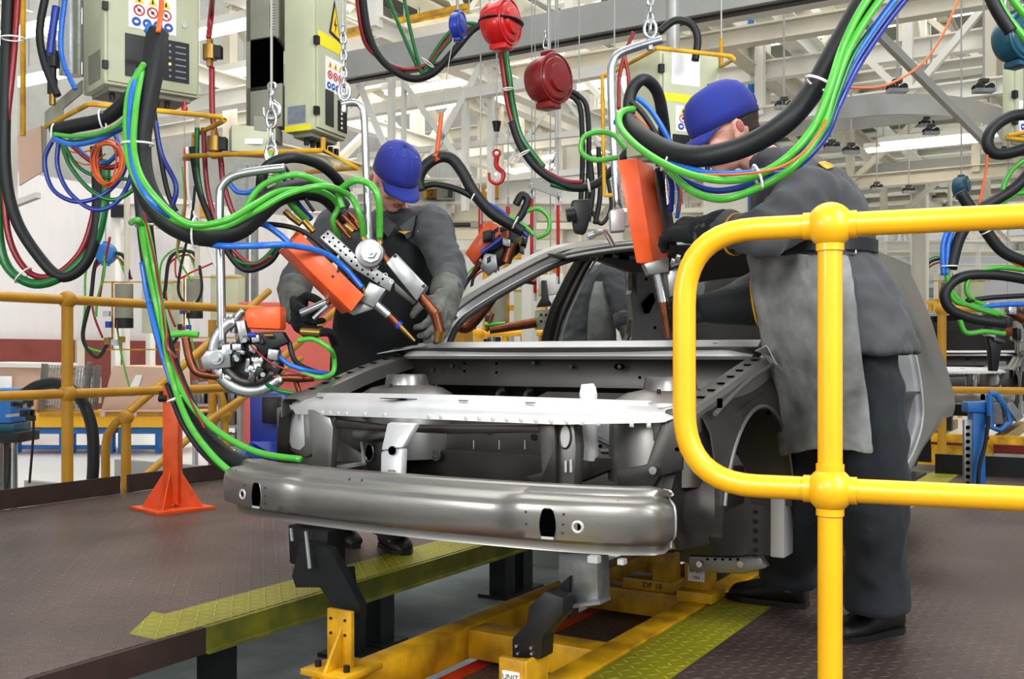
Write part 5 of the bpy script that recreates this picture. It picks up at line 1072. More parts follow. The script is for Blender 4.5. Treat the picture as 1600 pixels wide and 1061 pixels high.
# right gun
D3 = 3.15
t = thing('weld_gun', 'weld gun with long orange cover held by the right worker over the windscreen panel', 'weld gun', P(1045, 530, D3))
pp('orange_guard', [(964, 250), (995, 247), (1021, 411), (994, 411)], D3, P(1021, 260, D3+.10)-P(995, 247, D3), 'orange', t)
pp('electrode_block', [(1006, 412), (1045, 402), (1045, 425), (1014, 429)], D3, VD*.07, 'alu', t)
rod(t, 'electrode_holder', 1028, 428, 1037, 472, D3+.03, 8, 'chrome'); rod(t, 'copper_shank', 1036, 472, 1044, 528, D3+.03, 7.5, 'copper', 5)
rod(t, 'copper_shank', 1058, 470, 1062, 520, D3+.06, 7, 'copper', 6)
pp('actuator_body', [(1042, 424), (1075, 412), (1077, 457), (1046, 465)], D3+.02, VD*.08, 'alu', t, .005)
MB().tube([P(*a, D3) for a in ((1048, 415), (1070, 408), (1088, 404), (1092, 396), (1088, 388))], .008, 10).build('bent_handle', 'chrome', t)
for x, y in ((1048, 408), (1056, 402), (1062, 412), (1068, 400)): rod(t, 'fitting', x, y, x+6, y+2, D3, 5, 'chrome')
pp('clevis_block', [(953, 328), (976, 325), (978, 360), (955, 362)], 3.36, VD*.06, 'steel_br', t, .006)
MB().tube([P(*a, 3.3) for a in ((925, 368), (940, 362), (948, 366), (958, 384))], .008, 8).build('bent_lever', 'chrome', t); rod(t, 'lever_bolt', 918, 370, 928, 366, 3.3, 6, 'chrome')
pp('grip_body', [(893, 312), (924, 310), (920, 350), (915, 365), (898, 362), (895, 345)], 3.35, VD*.06, 'black', t, .008); rod(t, 'grip_knob', 885, 336, 898, 334, 3.33, 11, 'black')
for x in (1040, 1048, 1060): rod(t, 'connector', x, 270, x+4, 320, D3+.08, 3.5, random.choice(['brass', 'chrome']))
pp('spine_plate', [(1024, 262), (1040, 265), (1060, 395), (1044, 398)], D3+.10, VD*.05, 'black', t)
# far gun
D4 = 5.0
t = thing('weld_gun', 'smaller orange weld gun hanging beyond the car left windscreen pillar', 'weld gun', P(760, 430, D4))
pp('orange_guard', [(740, 412), (727, 395), (762, 345), (780, 352), (782, 365)], D4, VD*.1, 'orange', t)
for q in range(16):
    x, y = 785+random.uniform(-28, 34), 385+random.uniform(-30, 26); MB().obox(P(x, y, D4+random.uniform(-.03, .1)), (RD+UP*random.uniform(-.8, .8)).normalized(), VD, UP, random.uniform(.02, .05), .05, random.uniform(.02, .05)).build('linkage_block', random.choice(['alu', 'black', 'black', 'brass', 'copper', 'steel_dk']), t, bevel=.002)
pp('black_body', [(750, 400), (790, 360), (830, 350), (822, 385), (790, 410), (762, 425)], D4+.05, VD*.08, 'black', t)
rod(t, 'electrode_arm', 752, 410, 736, 432, D4, 7, 'copper', 3); rod(t, 'electrode_tip', 738, 428, 724, 450, D4, 3, 'black')
pp('grey_block', [(757, 395), (775, 398), (778, 420), (762, 430), (750, 418)], D4-.02, VD*.05, 'alu', t); rod(t, 'copper_arm', 800, 380, 790, 410, D4, 9, 'copper'); rod(t, 'blue_hose', 752, 395, 785, 372, D4-.03, 4, 'blue_p')
MB().tube([P(*a, D4+.3) for a in ((715, 505), (722, 512), (735, 508), (760, 478), (785, 440), (800, 425))], .028, 12).build('copper_arm', 'copper', t)
MB().tube([P(*a, D4+.32) for a in ((750, 478), (775, 450), (795, 430))], .04, 10).build('clear_sleeve', 'cab_dk', t)
# another gun standing in the door opening behind
t = thing('weld_gun', 'copper armed weld gun seen through the front door opening of the car', 'weld gun', P(840, 530, 6.6))
rod(t, 'copper_arm', 795, 433, 838, 440, 6.6, 6, 'copper'); rod(t, 'copper_arm', 765, 516, 838, 504, 6.6, 6, 'copper', 8); rod(t, 'green_grip', 757, 508, 790, 506, 6.6, 3.5, 'green'); rod(t, 'cross_tube', 760, 518, 770, 490, 6.6, 3, 'copper')
pp('white_body', [(842, 430), (880, 428), (880, 458), (842, 462)], 6.6, VD*.1, 'white', t); pp('perforated_plate', [(836, 485), (880, 482), (878, 512), (836, 515)], 6.6, VD*.1, 'cab', t, .003); pp('black_handle', [(846, 438), (854, 438), (858, 468), (864, 478), (838, 480), (846, 465)], 6.55, VD*.05, 'black', t)
for q in range(8): rod(t, 'bolt', 845+q % 4*8, 492+q//4*10, 846+q % 4*8, 492+q//4*10, 6.58, 2, 'ink', d2=6.56)
# ================================================================ people
def ortho(f, up): f = f.normalized(); u = (up-f*up.dot(f)).normalized(); return f, u, f.cross(u).normalized()
def head_shape(b, c, f, u, r):
    """skull, face, nose, brow, chin and ears around centre c; f forward, u up, r right"""
    b.ell(c-f*.012+u*.028, r, f, u, .076, .097, .090, 18, 12)
    b.ell(c+f*.030-u*.030, r, f, u, .060, .060, .078, 16, 10)
    b.ell(c+f*.052-u*.082, r, f, u, .030, .028, .026)                      # chin
    b.caps(c+f*.088+u*.012, .009, c+f*.108-u*.026, .014)                  # nose
    b.ell(c+f*.100-u*.031, r, f, u, .018, .012, .010)
    b.ell(c+f*.076+u*.026, r, f, u, .050, .018, .012)                      # brow
    b.ell(c+f*.078-u*.052, r, f, u, .026, .016, .012)                      # mouth mound
    for s in (-1, 1):
        b.ell(c+r*(.046*s)+f*.066-u*.022, r, f, u, .020, .018, .020)        # cheek
        b.ell(c+r*(.083*s)-f*.014-u*.004, (r*.35*s-f).normalized(), (r*s+f*.35).normalized(), u, .019, .0075, .031); b.ell(c+r*(.079*s)-f*.002-u*.020, f, r, u, .008, .008, .012) # ear
        b.ell(c+r*(.080*s)+f*.001-u*.026, r, f, u, .006, .010, .012)
def ring_el(c, s, f, a, bb, n=20): return [c+s*(a*math.cos(k))+f*(bb*math.sin(k)) for k in [2*PI*i/n for i in range(n)]]
def torso(b, secs):
    """secs: centre, side vector, front vector, half width, half depth"""
    b.rings([ring_el(V(c), s, f, a, d) for c, s, f, a, d in secs])
def glove(par, wrist, dirv, palm, thumb, mt, curl=1.0, s=1.0, cuff=None, nm='glove'):
    d = dirv.normalized(); n = (palm-d*palm.dot(d)).normalized(); x = d.cross(n); x = x if x.dot(thumb) > 0 else -x
    b = MB(); w = V(wrist)
    if cuff: b.caps(cuff, .056*s, w, .040*s)
    for q in (-.022, 0, .022): b.caps(w+x*q*.7*s, .026*s, w+d*.085*s+x*q*1.15*s, .019*s)
    b.caps(w+x*.02*s, .022*s, w+d*.05*s+x*.034*s+n*.012*s, .017*s)
    for i, (xo, L) in enumerate(((.036, .92), (.012, 1.0), (-.012, .95), (-.034, .76))):
        p = w+d*(.088-.004*abs(i-1.3))*s+x*xo*s; a = .35*curl; dv = d
        for seg, (l, r0, r1) in enumerate(((.042, .0125, .0118), (.028, .0118, .0108), (.022, .0108, .0092))):
            dv = (d*math.cos(a)+n*math.sin(a)).normalized(); q = p+dv*(l*L*s)+x*(xo*.06)*s; b.caps(p, r0*s, q, r1*s, 10); p = q; a += .75*curl
    t0 = w+d*.025*s+x*.030*s+n*.008*s; t1 = t0+(d*.6+x*.7+n*.4).normalized()*.042*s; t2 = t1+(d*.8+x*.05+n*.7).normalized()*.032*s; t3 = t2+(d*.6-x*.3+n*.8).normalized()*.024*s
    b.limb([(t0, .017*s), (t1, .0145*s), (t2, .0125*s), (t3, .010*s)])
    return b.build(nm, mt, par, voxel=.0042, relax=2, smooth=180, wrinkle=.0012, wfreq=38)
def cap(par, c, f, u, r, strap=False, buttons=True):
    c = c+u*.035; b = MB(); rows = []
    prof = [(1.0, -.012), (1.01, .02), (.985, .045), (.92, .07), (.78, .092), (.55, .107), (.28, .114), (.02, .116)]
    N = 40
    for q, h in prof:
        row = []
        for i in range(N+1):
            a = 2*PI*i/N; rr_ = 1+.0*math.cos(a)
            row.append(c-f*.010+r*(.086*q*math.sin(a))+f*(.107*q*math.cos(a))+u*(h-.004*(1-q)*math.cos(a)))
        rows.append(row)
    if strap:                                  # opening at the back
        rows2 = rows
    o = MB().grid(rows).build('cap', 'capblue', par, solid=.003, smooth=180)
    vis = []
    for k in range(6):
        v = k/5; row = []
        for i in range(17):
            a = (i/16-.5)*2*1.12; x = math.sin(a)*.088*(1-.06*v); y = math.cos(a)*(.104+.0*v)+.074*v*max(0, math.cos(a*.95))**.55
            row.append(c-f*.012+r*x+f*y+u*(-.010-.020*v*v-.016*(1-math.cos(a))*1.0))
        vis.append(row)
    MB().grid(vis).build('visor', 'capblue', o, solid=.004, smooth=180)
    if buttons:
        MB().sph(c-f*.010+u*.117, .007).build('top_button', 'capblue', o)
        for a in (.5, 1.5, 2.5, 3.7, 4.7, 5.7):
            e = c-f*.010+r*(.055*math.sin(a))+f*(.068*math.cos(a))+u*.101; MB().cyl(e-u*.006, e+u*.003, .005, seg=8).build('eyelet', 'blue_p', o)
        for a in (0, PI/3, 2*PI/3):
            MB().tube([c-f*.010+r*(.086*q*math.sin(a)*sg)+f*(.107*q*math.cos(a)*sg)+u*(h+.002) for q, h, sg in [(x_[0], x_[1], 1) for x_ in prof]+[(x_[0], x_[1], -1) for x_ in prof[::-1]]], .0012, 5, smooth=False).build('seam', 'blue_p', o)
    if strap:
        bk = c-f*.112+u*.010; MB().ell(bk, r, f, u, .028, .008, .024).build('back_opening', 'hair', o); MB().tube([bk+r*(.036*math.cos(a))+u*(.030*math.sin(a))+f*(-.010+.012*math.cos(a)**2) for a in [PI*i/14 for i in range(15)]], .0035, 6, smooth=False).build('opening_hem', 'capblue', o)
        MB().tube([bk+r*.040-u*.006+f*.012, bk-f*.006-u*.008, bk-r*.040-u*.006+f*.012], .007, 8, flat=.4).build('strap', 'capblue', o)
    return o
def hair(par, c, f, u, r):
    b = MB(); b.ell(c-f*.024+u*.034, r, f, u, .0785, .090, .080, 20, 12); b.ell(c-f*.058-u*.012, r, f, u, .060, .042, .048)
    return b.build('hair', 'hair', par, voxel=.006, relax=1, smooth=180, wrinkle=.0015, wfreq=70)
def face_bits(par, c, f, u, r):
    for s in (-1, 1):
        e = c+f*.0865+r*.031*s+u*.004
        w = MB().ell(e, r, f, u, .0125, .007, .0065).build('eye', 'white_tie', par); MB().ell(e+f*.0055, r, f, u, .005, .003, .0055).build('iris', 'hair', w)
        MB().caps(e+u*.017+f*.004-r*.014*s, .003, e+u*.018+f*.001+r*.016*s, .002).build('eyebrow', 'hair', par)
        MB().caps(e+u*.0055+f*.004-r*.010*s, .003, e+u*.004+f*.002+r*.012*s, .0025).build('eyelid', 'skin', par)
    MB().tube([c+f*.086+r*-.022-u*.054, c+f*.0945-u*.052, c+f*.086+r*.022-u*.054], lambda t: .0028+.0022*math.sin(PI*t), 8, 5).build('lips', 'lip', par)
def shoe(par, heel, toe, ank):
    h, t = V(heel), V(toe); h.z = t.z = 0; d = (t-h).normalized(); x = d.cross(UP); b = MB(); L = (t-h).length
    def sec(y, w, top, bot=.002): return [h+d*y+x*(w*math.cos(a))+UP*((top+bot)/2+(top-bot)/2*math.sin(a)) for a in [2*PI*i/16 for i in range(16)]]
    b.rings([sec(.0, .028, .08), sec(.02, .042, .10), sec(.07, .046, .115), sec(.12, .048, .104), sec(.17, .052, .082), sec(.215, .053, .068), sec(L-.02, .042, .056), sec(L, .018, .032)]); b.caps(h+d*.06+UP*.06, .046, h+d*.06+UP*.13, .05)
    o = b.build('shoe', 'shoe', par, voxel=.007, relax=2, smooth=180)
    def sl(y, w): return [h+d*y-x*w, h+d*y+x*w]
    pts = [(0, .026), (.03, .042), (.1, .042), (.17, .050), (.23, .049), (L, .020)]
    MB().prism([h+d*y+x*w for y, w in pts]+[h+d*(y+(.008 if i == 0 else 0))-x*w for i, (y, w) in enumerate(pts[::-1])], UP*.02).build('sole', 'black', o)
    for k in range(4): MB().caps(h+d*(.09+.022*k)-x*.02+UP*(.098-.010*k), .003, h+d*(.09+.022*k)+x*.02+UP*(.098-.010*k), .003).build('lace', 'rubber', o)
def person(label, J, skin_v=.0058, jm='jacket', wr=.010):
    root_loc = V((J['pel'].x, J['pel'].y, 0)); f, u, r = ortho(J['hf'], UP); hc = J['head']; sv = J['side'].normalized(); fv = J['front'].normalized()
    b = MB(); head_shape(b, hc, f, u, r)
    b.limb([(hc-f*.02-u*.05, .052), (J['neck'], .056), (J['chest'], .10), (J['waist'], .095), (J['pel'], .10)])
    for k in 'ab':
        sh, el, wr_, hd, hp, kn, an, toe = [J[q+k] for q in ('sh', 'el', 'wr', 'hd', 'hp', 'kn', 'an', 'to')]
        b.limb([(J['neck'].lerp(J['chest'], .5), .07), (sh, .052), (el, .038), (wr_, .027), (wr_.lerp(hd, .15), .024)]); b.limb([(J['pel'], .09), (hp, .078), (kn, .052), (an, .036), (an-UP*.03, .026)])
    body = b.build('person', 'skin', None, voxel=skin_v, relax=2, smooth=180); tag(body, label, 'person', 'workers at the weld line')
    for s in (-1, 1): MB().ell(hc+r*(.0905*s)-f*.016-u*.003, (r*.35*s-f).normalized(), (r*s+f*.35).normalized(), u, .010, .003, .018).build('ear_hollow_shade', 'lip', body, smooth=180)  # darker ellipsoids colour in the shade of the ear hollows
    hair(body, hc, f, u, r); face_bits(body, hc, f, u, r)
    # jacket
    b = MB(); secs = J['torso']; torso(b, secs)
    for k in 'ab':
        sh, el, wr_ = J['sh'+k], J['el'+k], J['wr'+k]
        b.limb([(sh.lerp(J['chest'], .35), .095), (sh, .080), (sh.lerp(el, .5), .070), (el, .062), (el.lerp(wr_, .55), .054), (el.lerp(wr_, J.get('cuf', .9)), .050)])
    b.tube([J['neck']+(sv*math.cos(a)+fv*math.sin(a))*.066+UP*(.014-.012*math.sin(a)) for a in [2*PI*i/16 for i in range(16)]], .018, 8, closed=True)
    jk = b.build('jacket', jm, body, voxel=.012, relax=3, smooth=180, wrinkle=wr*1.35, wfreq=10.5)
    # trousers
    b = MB(); b.limb([(J['pel']+UP*.10, .11), (J['pel']-UP*.06, .12)])
    for k in 'ab':
        hp, kn, an = J['hp'+k], J['kn'+k], J['an'+k]; m1 = kn.lerp(an, .6)
        b.limb([(J['pel']-UP*.03, .12), (hp, .100), (hp.lerp(kn, .5), .104), (kn, .102), (m1, .096), (an+UP*.05, .092)]); b.cyl(an+UP*.08, V((an.x, an.y, .095)), .092, .094)
    b.build('trousers', 'trouser', body, voxel=.013, relax=3, smooth=180, wrinkle=.016, wfreq=5.5)
    for k in 'ab': shoe(body, J['he'+k], J['to'+k], J['an'+k])
    return body, (f, u, r), jk
# ---- right worker
sv = -VD*.95-RD*.25; fv = (-RD*.93+VD*.3)
J = dict(head=P(1134, 210, 3.02), hf=-RD*.85-UP*.40-VD*.06, side=sv, front=fv, neck=P(1205, 258, 3.02), chest=P(1250, 318, 3.02), waist=P(1275, 395, 3.0), pel=P(1312, 512, 3.0),
 sha=P(1268, 305, 2.86), ela=P(1195, 366, 2.76), wra=P(1105, 362, 2.95), hda=P(1052, 356, 3.05), shb=P(1225, 292, 3.18), elb=P(1210, 445, 3.2), wrb=P(1125, 478, 3.2), hdb=P(1062, 486, 3.22),
 hpa=P(1345, 530, 2.92), kna=P(1362, 720, 2.95), ana=P(1372, 930, 3.05), toa=PZ(1302, 1004, 0), hea=PZ(1405, 985, 0), hpb=P(1300, 525, 3.1), knb=P(1278, 715, 3.18), anb=P(1232, 900, 3.42), tob=PZ(1140, 934, 0), heb=PZ(1262, 950, 0))
dn = (J['pel']-J['chest']).normalized(); fr = ortho(dn, fv)[1]
J['torso'] = [(P(1212, 262, 3.02), sv, fr, .07, .06), (P(1228, 272, 3.02), sv, fr, .15, .10), (P(1244, 292, 3.02), sv, fr, .195, .135), (P(1258, 330, 3.02), sv, fr, .20, .155), (P(1272, 365, 3.01), sv, fr, .18, .155), (P(1279, 388, 3.0), sv, fv, .17, .150), (P(1290, 415, 3.0), sv, fv, .18, .16), (P(1310, 480, 3.0), sv, fv, .21, .19), (P(1324, 550, 3.0), sv, fv, .225, .205)]
W1, (f, u, r), jk = person('worker in blue cap and grey leather apron leaning over the car right of centre', J)
cap(W1, J['head'], f, u, r, strap=True, buttons=False)
MB().rings([ring_el(P(1280, 390, 3.0)+UP*z, sv, fv, .183+e, .163+e, 36) for z, e in ((-.018, 0), (-.018, .004), (.018, .004), (.018, 0))], cap=False, closed=True).build('belt', 'black', W1)
c = P(1324, 386, 3.0)+sv*.0; c = P(1326, 386, 2.83); MB().tube([c+RD*x+UP*z for x, z in ((-.02, -.018), (.02, -.018), (.02, .018), (-.02, .018))], .003, 6, closed=True, smooth=False).cyl(c-RD*.018, c+RD*.018, .0025).build('buckle', 'chrome', W1)
ap = []
for y, xl, xr in ((397, 1166, 1326), (418, 1169, 1329), (440, 1173, 1333), (475, 1178, 1337), (520, 1187, 1341), (565, 1195, 1347), (610, 1203, 1352), (655, 1210, 1359), (690, 1215, 1363), (708, 1218, 1366)):
    row = []; g = (y-397)/311
    for i in range(25):
        t_ = i/24; a = PI*(.18+.82*t_)   # wraps the front
        if t_ < .3: x = xl+(.3-t_)/.3*30; d_ = 3.05+.14*(.3-t_)/.3
        else: q = (t_-.3)/.7; x = xl+(xr-xl)*q; d_ = 3.05-.27*math.sin(q*PI/2)-.045*math.sin(PI*min(1, g*1.4))
        w_ = .014*math.sin(q*9+y*.03)*g if t_ >= .3 else 0
        row.append(P(x, y+5*math.sin(t_*7)*g, d_+w_))
    ap.append(row)
MB().grid(ap).build('apron', 'leather', W1, solid=.004, smooth=180, sub=1, wrinkle=.004, wfreq=14)
glove(W1, P(1100, 362, 2.96), J['hda']-J['wra'], VD*.7-UP*.5, UP*.3+VD*.4, 'glove_k', .9, 1.15, cuff=P(1128, 362, 2.90), nm='glove')
MB().caps(P(1100, 362, 2.96), .046, P(1150, 366, 2.85), .056).build('glove_cuff', 'glove_k', W1, wrinkle=.003, wfreq=20)
glove(W1, P(1118, 480, 3.2), J['hdb']-J['wrb'], VD*.7-UP*.5, UP, 'glove_k', .9, 1.1)
MB().caps(P(1112, 480, 3.19), .050, P(1176, 474, 3.17), .070).build('glove_cuff', 'glove_k', W1, wrinkle=.003, wfreq=20)
for a, bq, rr0 in (((1122, 364, 2.90), (1150, 366, 2.85), .057), ((1150, 478, 3.19), (1180, 473, 3.17), .072)):
    c = P(*bq); ax = (P(*a)-c).normalized(); x, y, _ = frame(ax); MB().tube([c+(x*math.cos(k)+y*math.sin(k))*rr0 for k in [2*PI*i/24 for i in range(24)]], .0035, 6, closed=True, smooth=False).build('glove_hem', 'yellow_fix', W1)
# yellow shoulder patch draped on the sleeve seam
def drape(par, obj, pts, nrm, m, name, off=.004, n=6):
    """small cloth patch laid on the nearest surface of obj"""
    rows = []; a, b_, c_, d_ = [V(p) for p in pts]
    for i in range(n+1):
        row = []
        for j in range(n+1):
            p = a.lerp(b_, j/n).lerp(d_.lerp(c_, j/n), i/n); lo = wloc(obj); ok, loc, nn, _ = obj.ray_cast(p-lo-nrm*.4, nrm); row.append((loc+lo-nrm*off) if ok else p)
        rows.append(row)
    return MB().grid(rows).build(name, m, par, solid=.002, smooth=180)
drape(W1, jk, [P(1270, 259, 2.9), P(1295, 249, 2.9), P(1303, 262, 2.9), P(1279, 272, 2.9)], VD, 'yellow_fix', 'shoulder_patch', off=.012)
# ---- left worker
sv = RD*.95+VD*.2; fv = (-VD*.93+RD*.3)
J = dict(head=P(616, 283, 4.02), hf=RD*.42-VD*.62-UP*.62, side=sv, front=fv, neck=P(620, 338, 4.13), chest=P(607, 395, 4.2), waist=P(598, 470, 4.3), pel=P(590, 532, 4.38),
 sha=P(672, 350, 4.1), ela=P(706, 428, 3.9), wra=P(697, 465, 3.72), hda=P(688, 515, 3.6), shb=P(528, 350, 4.28), elb=P(466, 432, 4.15), wrb=P(458, 475, 3.85), hdb=P(478, 515, 3.6),
 hpa=P(618, 545, 4.35), kna=P(615, 700, 4.35), ana=P(612, 828, 4.45), toa=PZ(634, 868, 0), hea=PZ(600, 852, 0), hpb=P(565, 545, 4.42), knb=P(555, 700, 4.5), anb=P(532, 818, 4.65), tob=PZ(556, 857, 0), heb=PZ(520, 840, 0), cuf=.86)
dn = (J['pel']-J['chest']).normalized(); fr = ortho(dn, fv)[1]
J['torso'] = [(P(621, 326, 4.13), sv, fr, .072, .06), (P(620, 340, 4.15), sv, fr, .12, .08), (P(616, 348, 4.16), sv, fr, .16, .10), (P(610, 368, 4.18), sv, fr, .20, .13), (P(606, 410, 4.22), sv, fr, .205, .145), (P(600, 460, 4.28), sv, fr, .19, .145), (P(594, 510, 4.34), sv, fr, .195, .15), (P(590, 560, 4.38), sv, fr, .20, .155)]
W2, (f, u, r), jk2 = person('worker in blue cap and black apron bending behind the left side of the car', J)
cap(W2, J['head'], f, u, r)
rows = []
for y, xl, xr in ((366, 592, 640), (385, 566, 668), (410, 545, 682), (450, 532, 690), (500, 522, 694), (560, 517, 696), (620, 515, 698), (680, 514, 698), (740, 514, 697)):
    g = (y-366)/370; row = []
    for i in range(21):
        q = i/20; row.append(P(xl+(xr-xl)*q, y, 4.02+.02*g+.13*(2*q-1)**2+.012*math.sin(q*11+y*.02)))
    rows.append(row)
apn = MB().grid(rows).build('apron', 'black_cl', W2, solid=.004, smooth=180, wrinkle=.005, wfreq=12)
for a, b_ in (((592, 368, 4.03), (600, 335, 4.1)), ((640, 368, 4.03), (648, 338, 4.05))): MB().bar(P(*a), P(*b_), .035, .006).build('apron_strap', 'black_cl', W2)
MB().prism([P(622, 361, 4.0), P(642, 361, 4.0), P(632, 366, 4.0)], VD*.01).build('yellow_trim', 'yellow_fix', W2); MB().prism([P(652, 360, 4.0), P(660, 361, 4.0), P(660, 372, 4.0), P(654, 371, 4.0)], VD*.01).build('yellow_trim', 'yellow_fix', W2)
# collar flaps
MB().prism([P(604, 338, 4.04), P(618, 352, 3.99), P(606, 372, 4.01), P(590, 352, 4.05)], VD*.008).prism([P(648, 336, 4.04), P(624, 354, 3.99), P(636, 374, 4.01), P(660, 352, 4.05)], VD*.008).build('collar', 'jacket', W2, bevel=.003)
glove(W2, P(695, 468, 3.70), P(686, 515, 3.6)-P(696, 460, 3.72), VD*.6-RD*.7, -RD-VD, 'glove_g', .9, 1.2)
MB().caps(P(696, 482, 3.69), .048, P(698, 452, 3.78), .064).build('glove_cuff', 'glove_g', W2, wrinkle=.003, wfreq=20)
glove(W2, P(460, 482, 3.80), P(480, 520, 3.6)-P(459, 478, 3.82), RD*.8+VD*.3, RD-VD, 'glove_k', .95, 1.2)
MB().caps(P(461, 488, 3.78), .046, P(458, 452, 3.95), .062).build('glove_cuff', 'glove_g', W2, wrinkle=.003, wfreq=20)
# ---- third worker seen through the left door openings
sv = -VD*.9+RD*.3; fv = RD*.9+VD*.25
J = dict(head=P(1012, 402, 6.15), hf=RD*.7-UP*.7, side=sv, front=fv, neck=P(972, 420, 6.15), chest=P(945, 445, 6.15), waist=P(915, 500, 6.15), pel=P(905, 545, 6.15),
 sha=P(952, 432, 5.98), ela=P(972, 480, 5.9), wra=P(975, 508, 5.85), hda=P(982, 535, 5.8), shb=P(955, 430, 6.35), elb=P(985, 480, 6.35), wrb=P(1000, 505, 6.3), hdb=P(1010, 530, 6.25),
 hpa=P(900, 555, 6.1), kna=P(905, 660, 6.1), ana=P(895, 762, 6.1), toa=PZ(925, 782, 0), hea=PZ(885, 780, 0), hpb=P(905, 552, 6.25), knb=P(912, 655, 6.25), anb=P(905, 755, 6.25), tob=PZ(935, 774, 0), heb=PZ(896, 772, 0))
dn = (J['pel']-J['chest']).normalized(); fr = ortho(dn, fv)[1]
J['torso'] = [(P(968, 422, 6.15), sv, fr, .08, .07), (P(958, 428, 6.15), sv, fr, .17, .12), (P(945, 442, 6.15), sv, fr, .20, .15), (P(928, 475, 6.15), sv, fr, .19, .15), (P(912, 515, 6.15), sv, fv, .19, .15), (P(902, 570, 6.15), sv, fv, .21, .18)]
W3, (f, u, r), jk3 = person('worker in grey jacket stooping beyond the car, seen through the door openings', J, .01)
cap(W3, J['head'], f, u, r, buttons=False)
rows = []
for y, xl, xr in ((440, 930, 958), (470, 922, 960), (510, 918, 962), (560, 918, 964), (620, 920, 966)):
    rows.append([P(xl+(xr-xl)*i/10, y, 5.92+.05*(i/10-.3)**2) for i in range(11)])
MB().grid(rows).build('apron', 'leather', W3, solid=.004, smooth=180, wrinkle=.004, wfreq=12)
for k in 'ab': glove(W3, J['wr'+k], J['hd'+k]-J['wr'+k], fv, fv, 'glove_g', .8, 1.1, cuff=J['el'+k].lerp(J['wr'+k], .55))
# ================================================================ background things standing on the hall floor
def TP(px, py, d, name, label, cat, gr=None):
    c = P(px, py, d); c.z = -.3; return thing(name, label, cat, c, gr)
def ob(px0, py0, px1, py1, d, dep, name, m, par, bevel=.006, ang=0):
    """upright box facing the aisle between two sight corners"""
    a = P(px0, py1, d); b_ = P(px1, py0, d); R_ = (RD*math.cos(ang)+VD*math.sin(ang)); N_ = VD*math.cos(ang)-RD*math.sin(ang); w = (b_-a).dot(RD)
    return MB().prism([a, a+R_*w, a+R_*w+N_*dep, a+N_*dep], UP*(b_.z-a.z)).build(name, m, par, bevel=bevel)
# blue pallets, cartons, mesh cage and yellow rack
for (x0, x1, lb) in ((20, 100, 'blue steel pallet at far left under the yellow rack'), (106, 176, 'blue steel pallet behind the left handrail post'), (184, 250, 'blue steel pallet left of the orange stanchion')):
    t = TP((x0+x1)/2, 705, 12, 'pallet', lb, 'pallet', 'blue pallets by the wall')
    ob(x0, 668, x1, 678, 12, .8, 'top_frame', 'blue_l', t); 
    for x in (x0, x1-8): ob(x, 678, x+8, 708, 12, .1, 'leg', 'blue_l', t)
    ob(x0, 696, x1, 702, 12.05, .05, 'lower_bar', 'blue_l', t)
t = TP(150, 660, 12, 'storage_rack', 'long yellow storage beam lying across the blue pallets', 'rack')
ob(25, 646, 290, 668, 11.9, 1.0, 'beam', 'yellow', t); ob(60, 644, 280, 650, 11.85, .04, 'edge', 'yellow_old', t)
t = TP(30, 640, 12.2, 'carton', 'large pale cardboard carton at the far left with white label', 'carton', 'cardboard cartons')
MB().prism([P(-40, 643, 12.3), P(55, 642, 12.3), P(66, 572, 12.3), P(-40, 570, 12.3)], VD*.9).build('box', 'card', t, bevel=.01); MB().prism([P(-42, 573, 12.25), P(66, 575, 12.25), P(66, 568, 12.25), P(-42, 566, 12.25)], VD*1.0).build('lid_edge', 'white', t); ob(-5, 588, 18, 610, 12.22, .02, 'label', 'paper', t)
t = TP(205, 640, 11.9, 'carton', 'large pale cardboard carton beside the orange stanchion with white label', 'carton', 'cardboard cartons')
MB().prism([P(158, 640, 11.9), P(262, 642, 11.9), P(258, 574, 11.9), P(176, 571, 11.9)], VD*.9).build('box', 'card', t, bevel=.01); MB().prism([P(198, 614, 11.88), P(212, 586, 11.88), P(222, 586, 11.88), P(214, 612, 11.88)], VD*.01).build('label', 'paper', t)
t = TP(205, 650, 11.8, 'pallet', 'wooden pallet under the pale carton beside the stanchion', 'pallet'); ob(156, 641, 262, 644, 11.8, .9, 'deck_board', 'card', t)
for x in (156, 205, 254): ob(x, 644, x+8, 651, 11.8, .9, 'block', 'card', t)
t = TP(115, 640, 12.0, 'mesh_cage', 'grey wire mesh cage between the two cartons', 'cage')
b = MB()
for i in range(16):
    x = 72+i*4.6; b.bar(P(x, 571+i*.2, 12), P(x-6, 640, 12), .012, .012)
for i in range(10): y = 571+i*7.6; b.bar(P(72-i*.6, y, 12), P(142-i*.6, y+2, 12), .012, .012)
b.build('wire_mesh', 'grey_b', t)
for a in ((70, 568, 64, 645), (140, 566, 132, 645), (154, 571, 148, 640)): MB().bar(P(a[0], a[1], 11.97), P(a[2], a[3], 11.97), .05, .05).build('upright', 'alu', t)
b = MB()
for i in range(3): x = 144+i*4; b.bar(P(x, 572, 12.1), P(x-7, 632, 12.1), .012, .012)
for i in range(8): b.bar(P(142, 574+i*8, 12.1), P(153, 576+i*8, 12.1), .012, .012)
b.build('side_mesh', 'grey_b', t); ob(74, 590, 138, 632, 12.35, .4, 'parts_inside', 'steel_br', t)
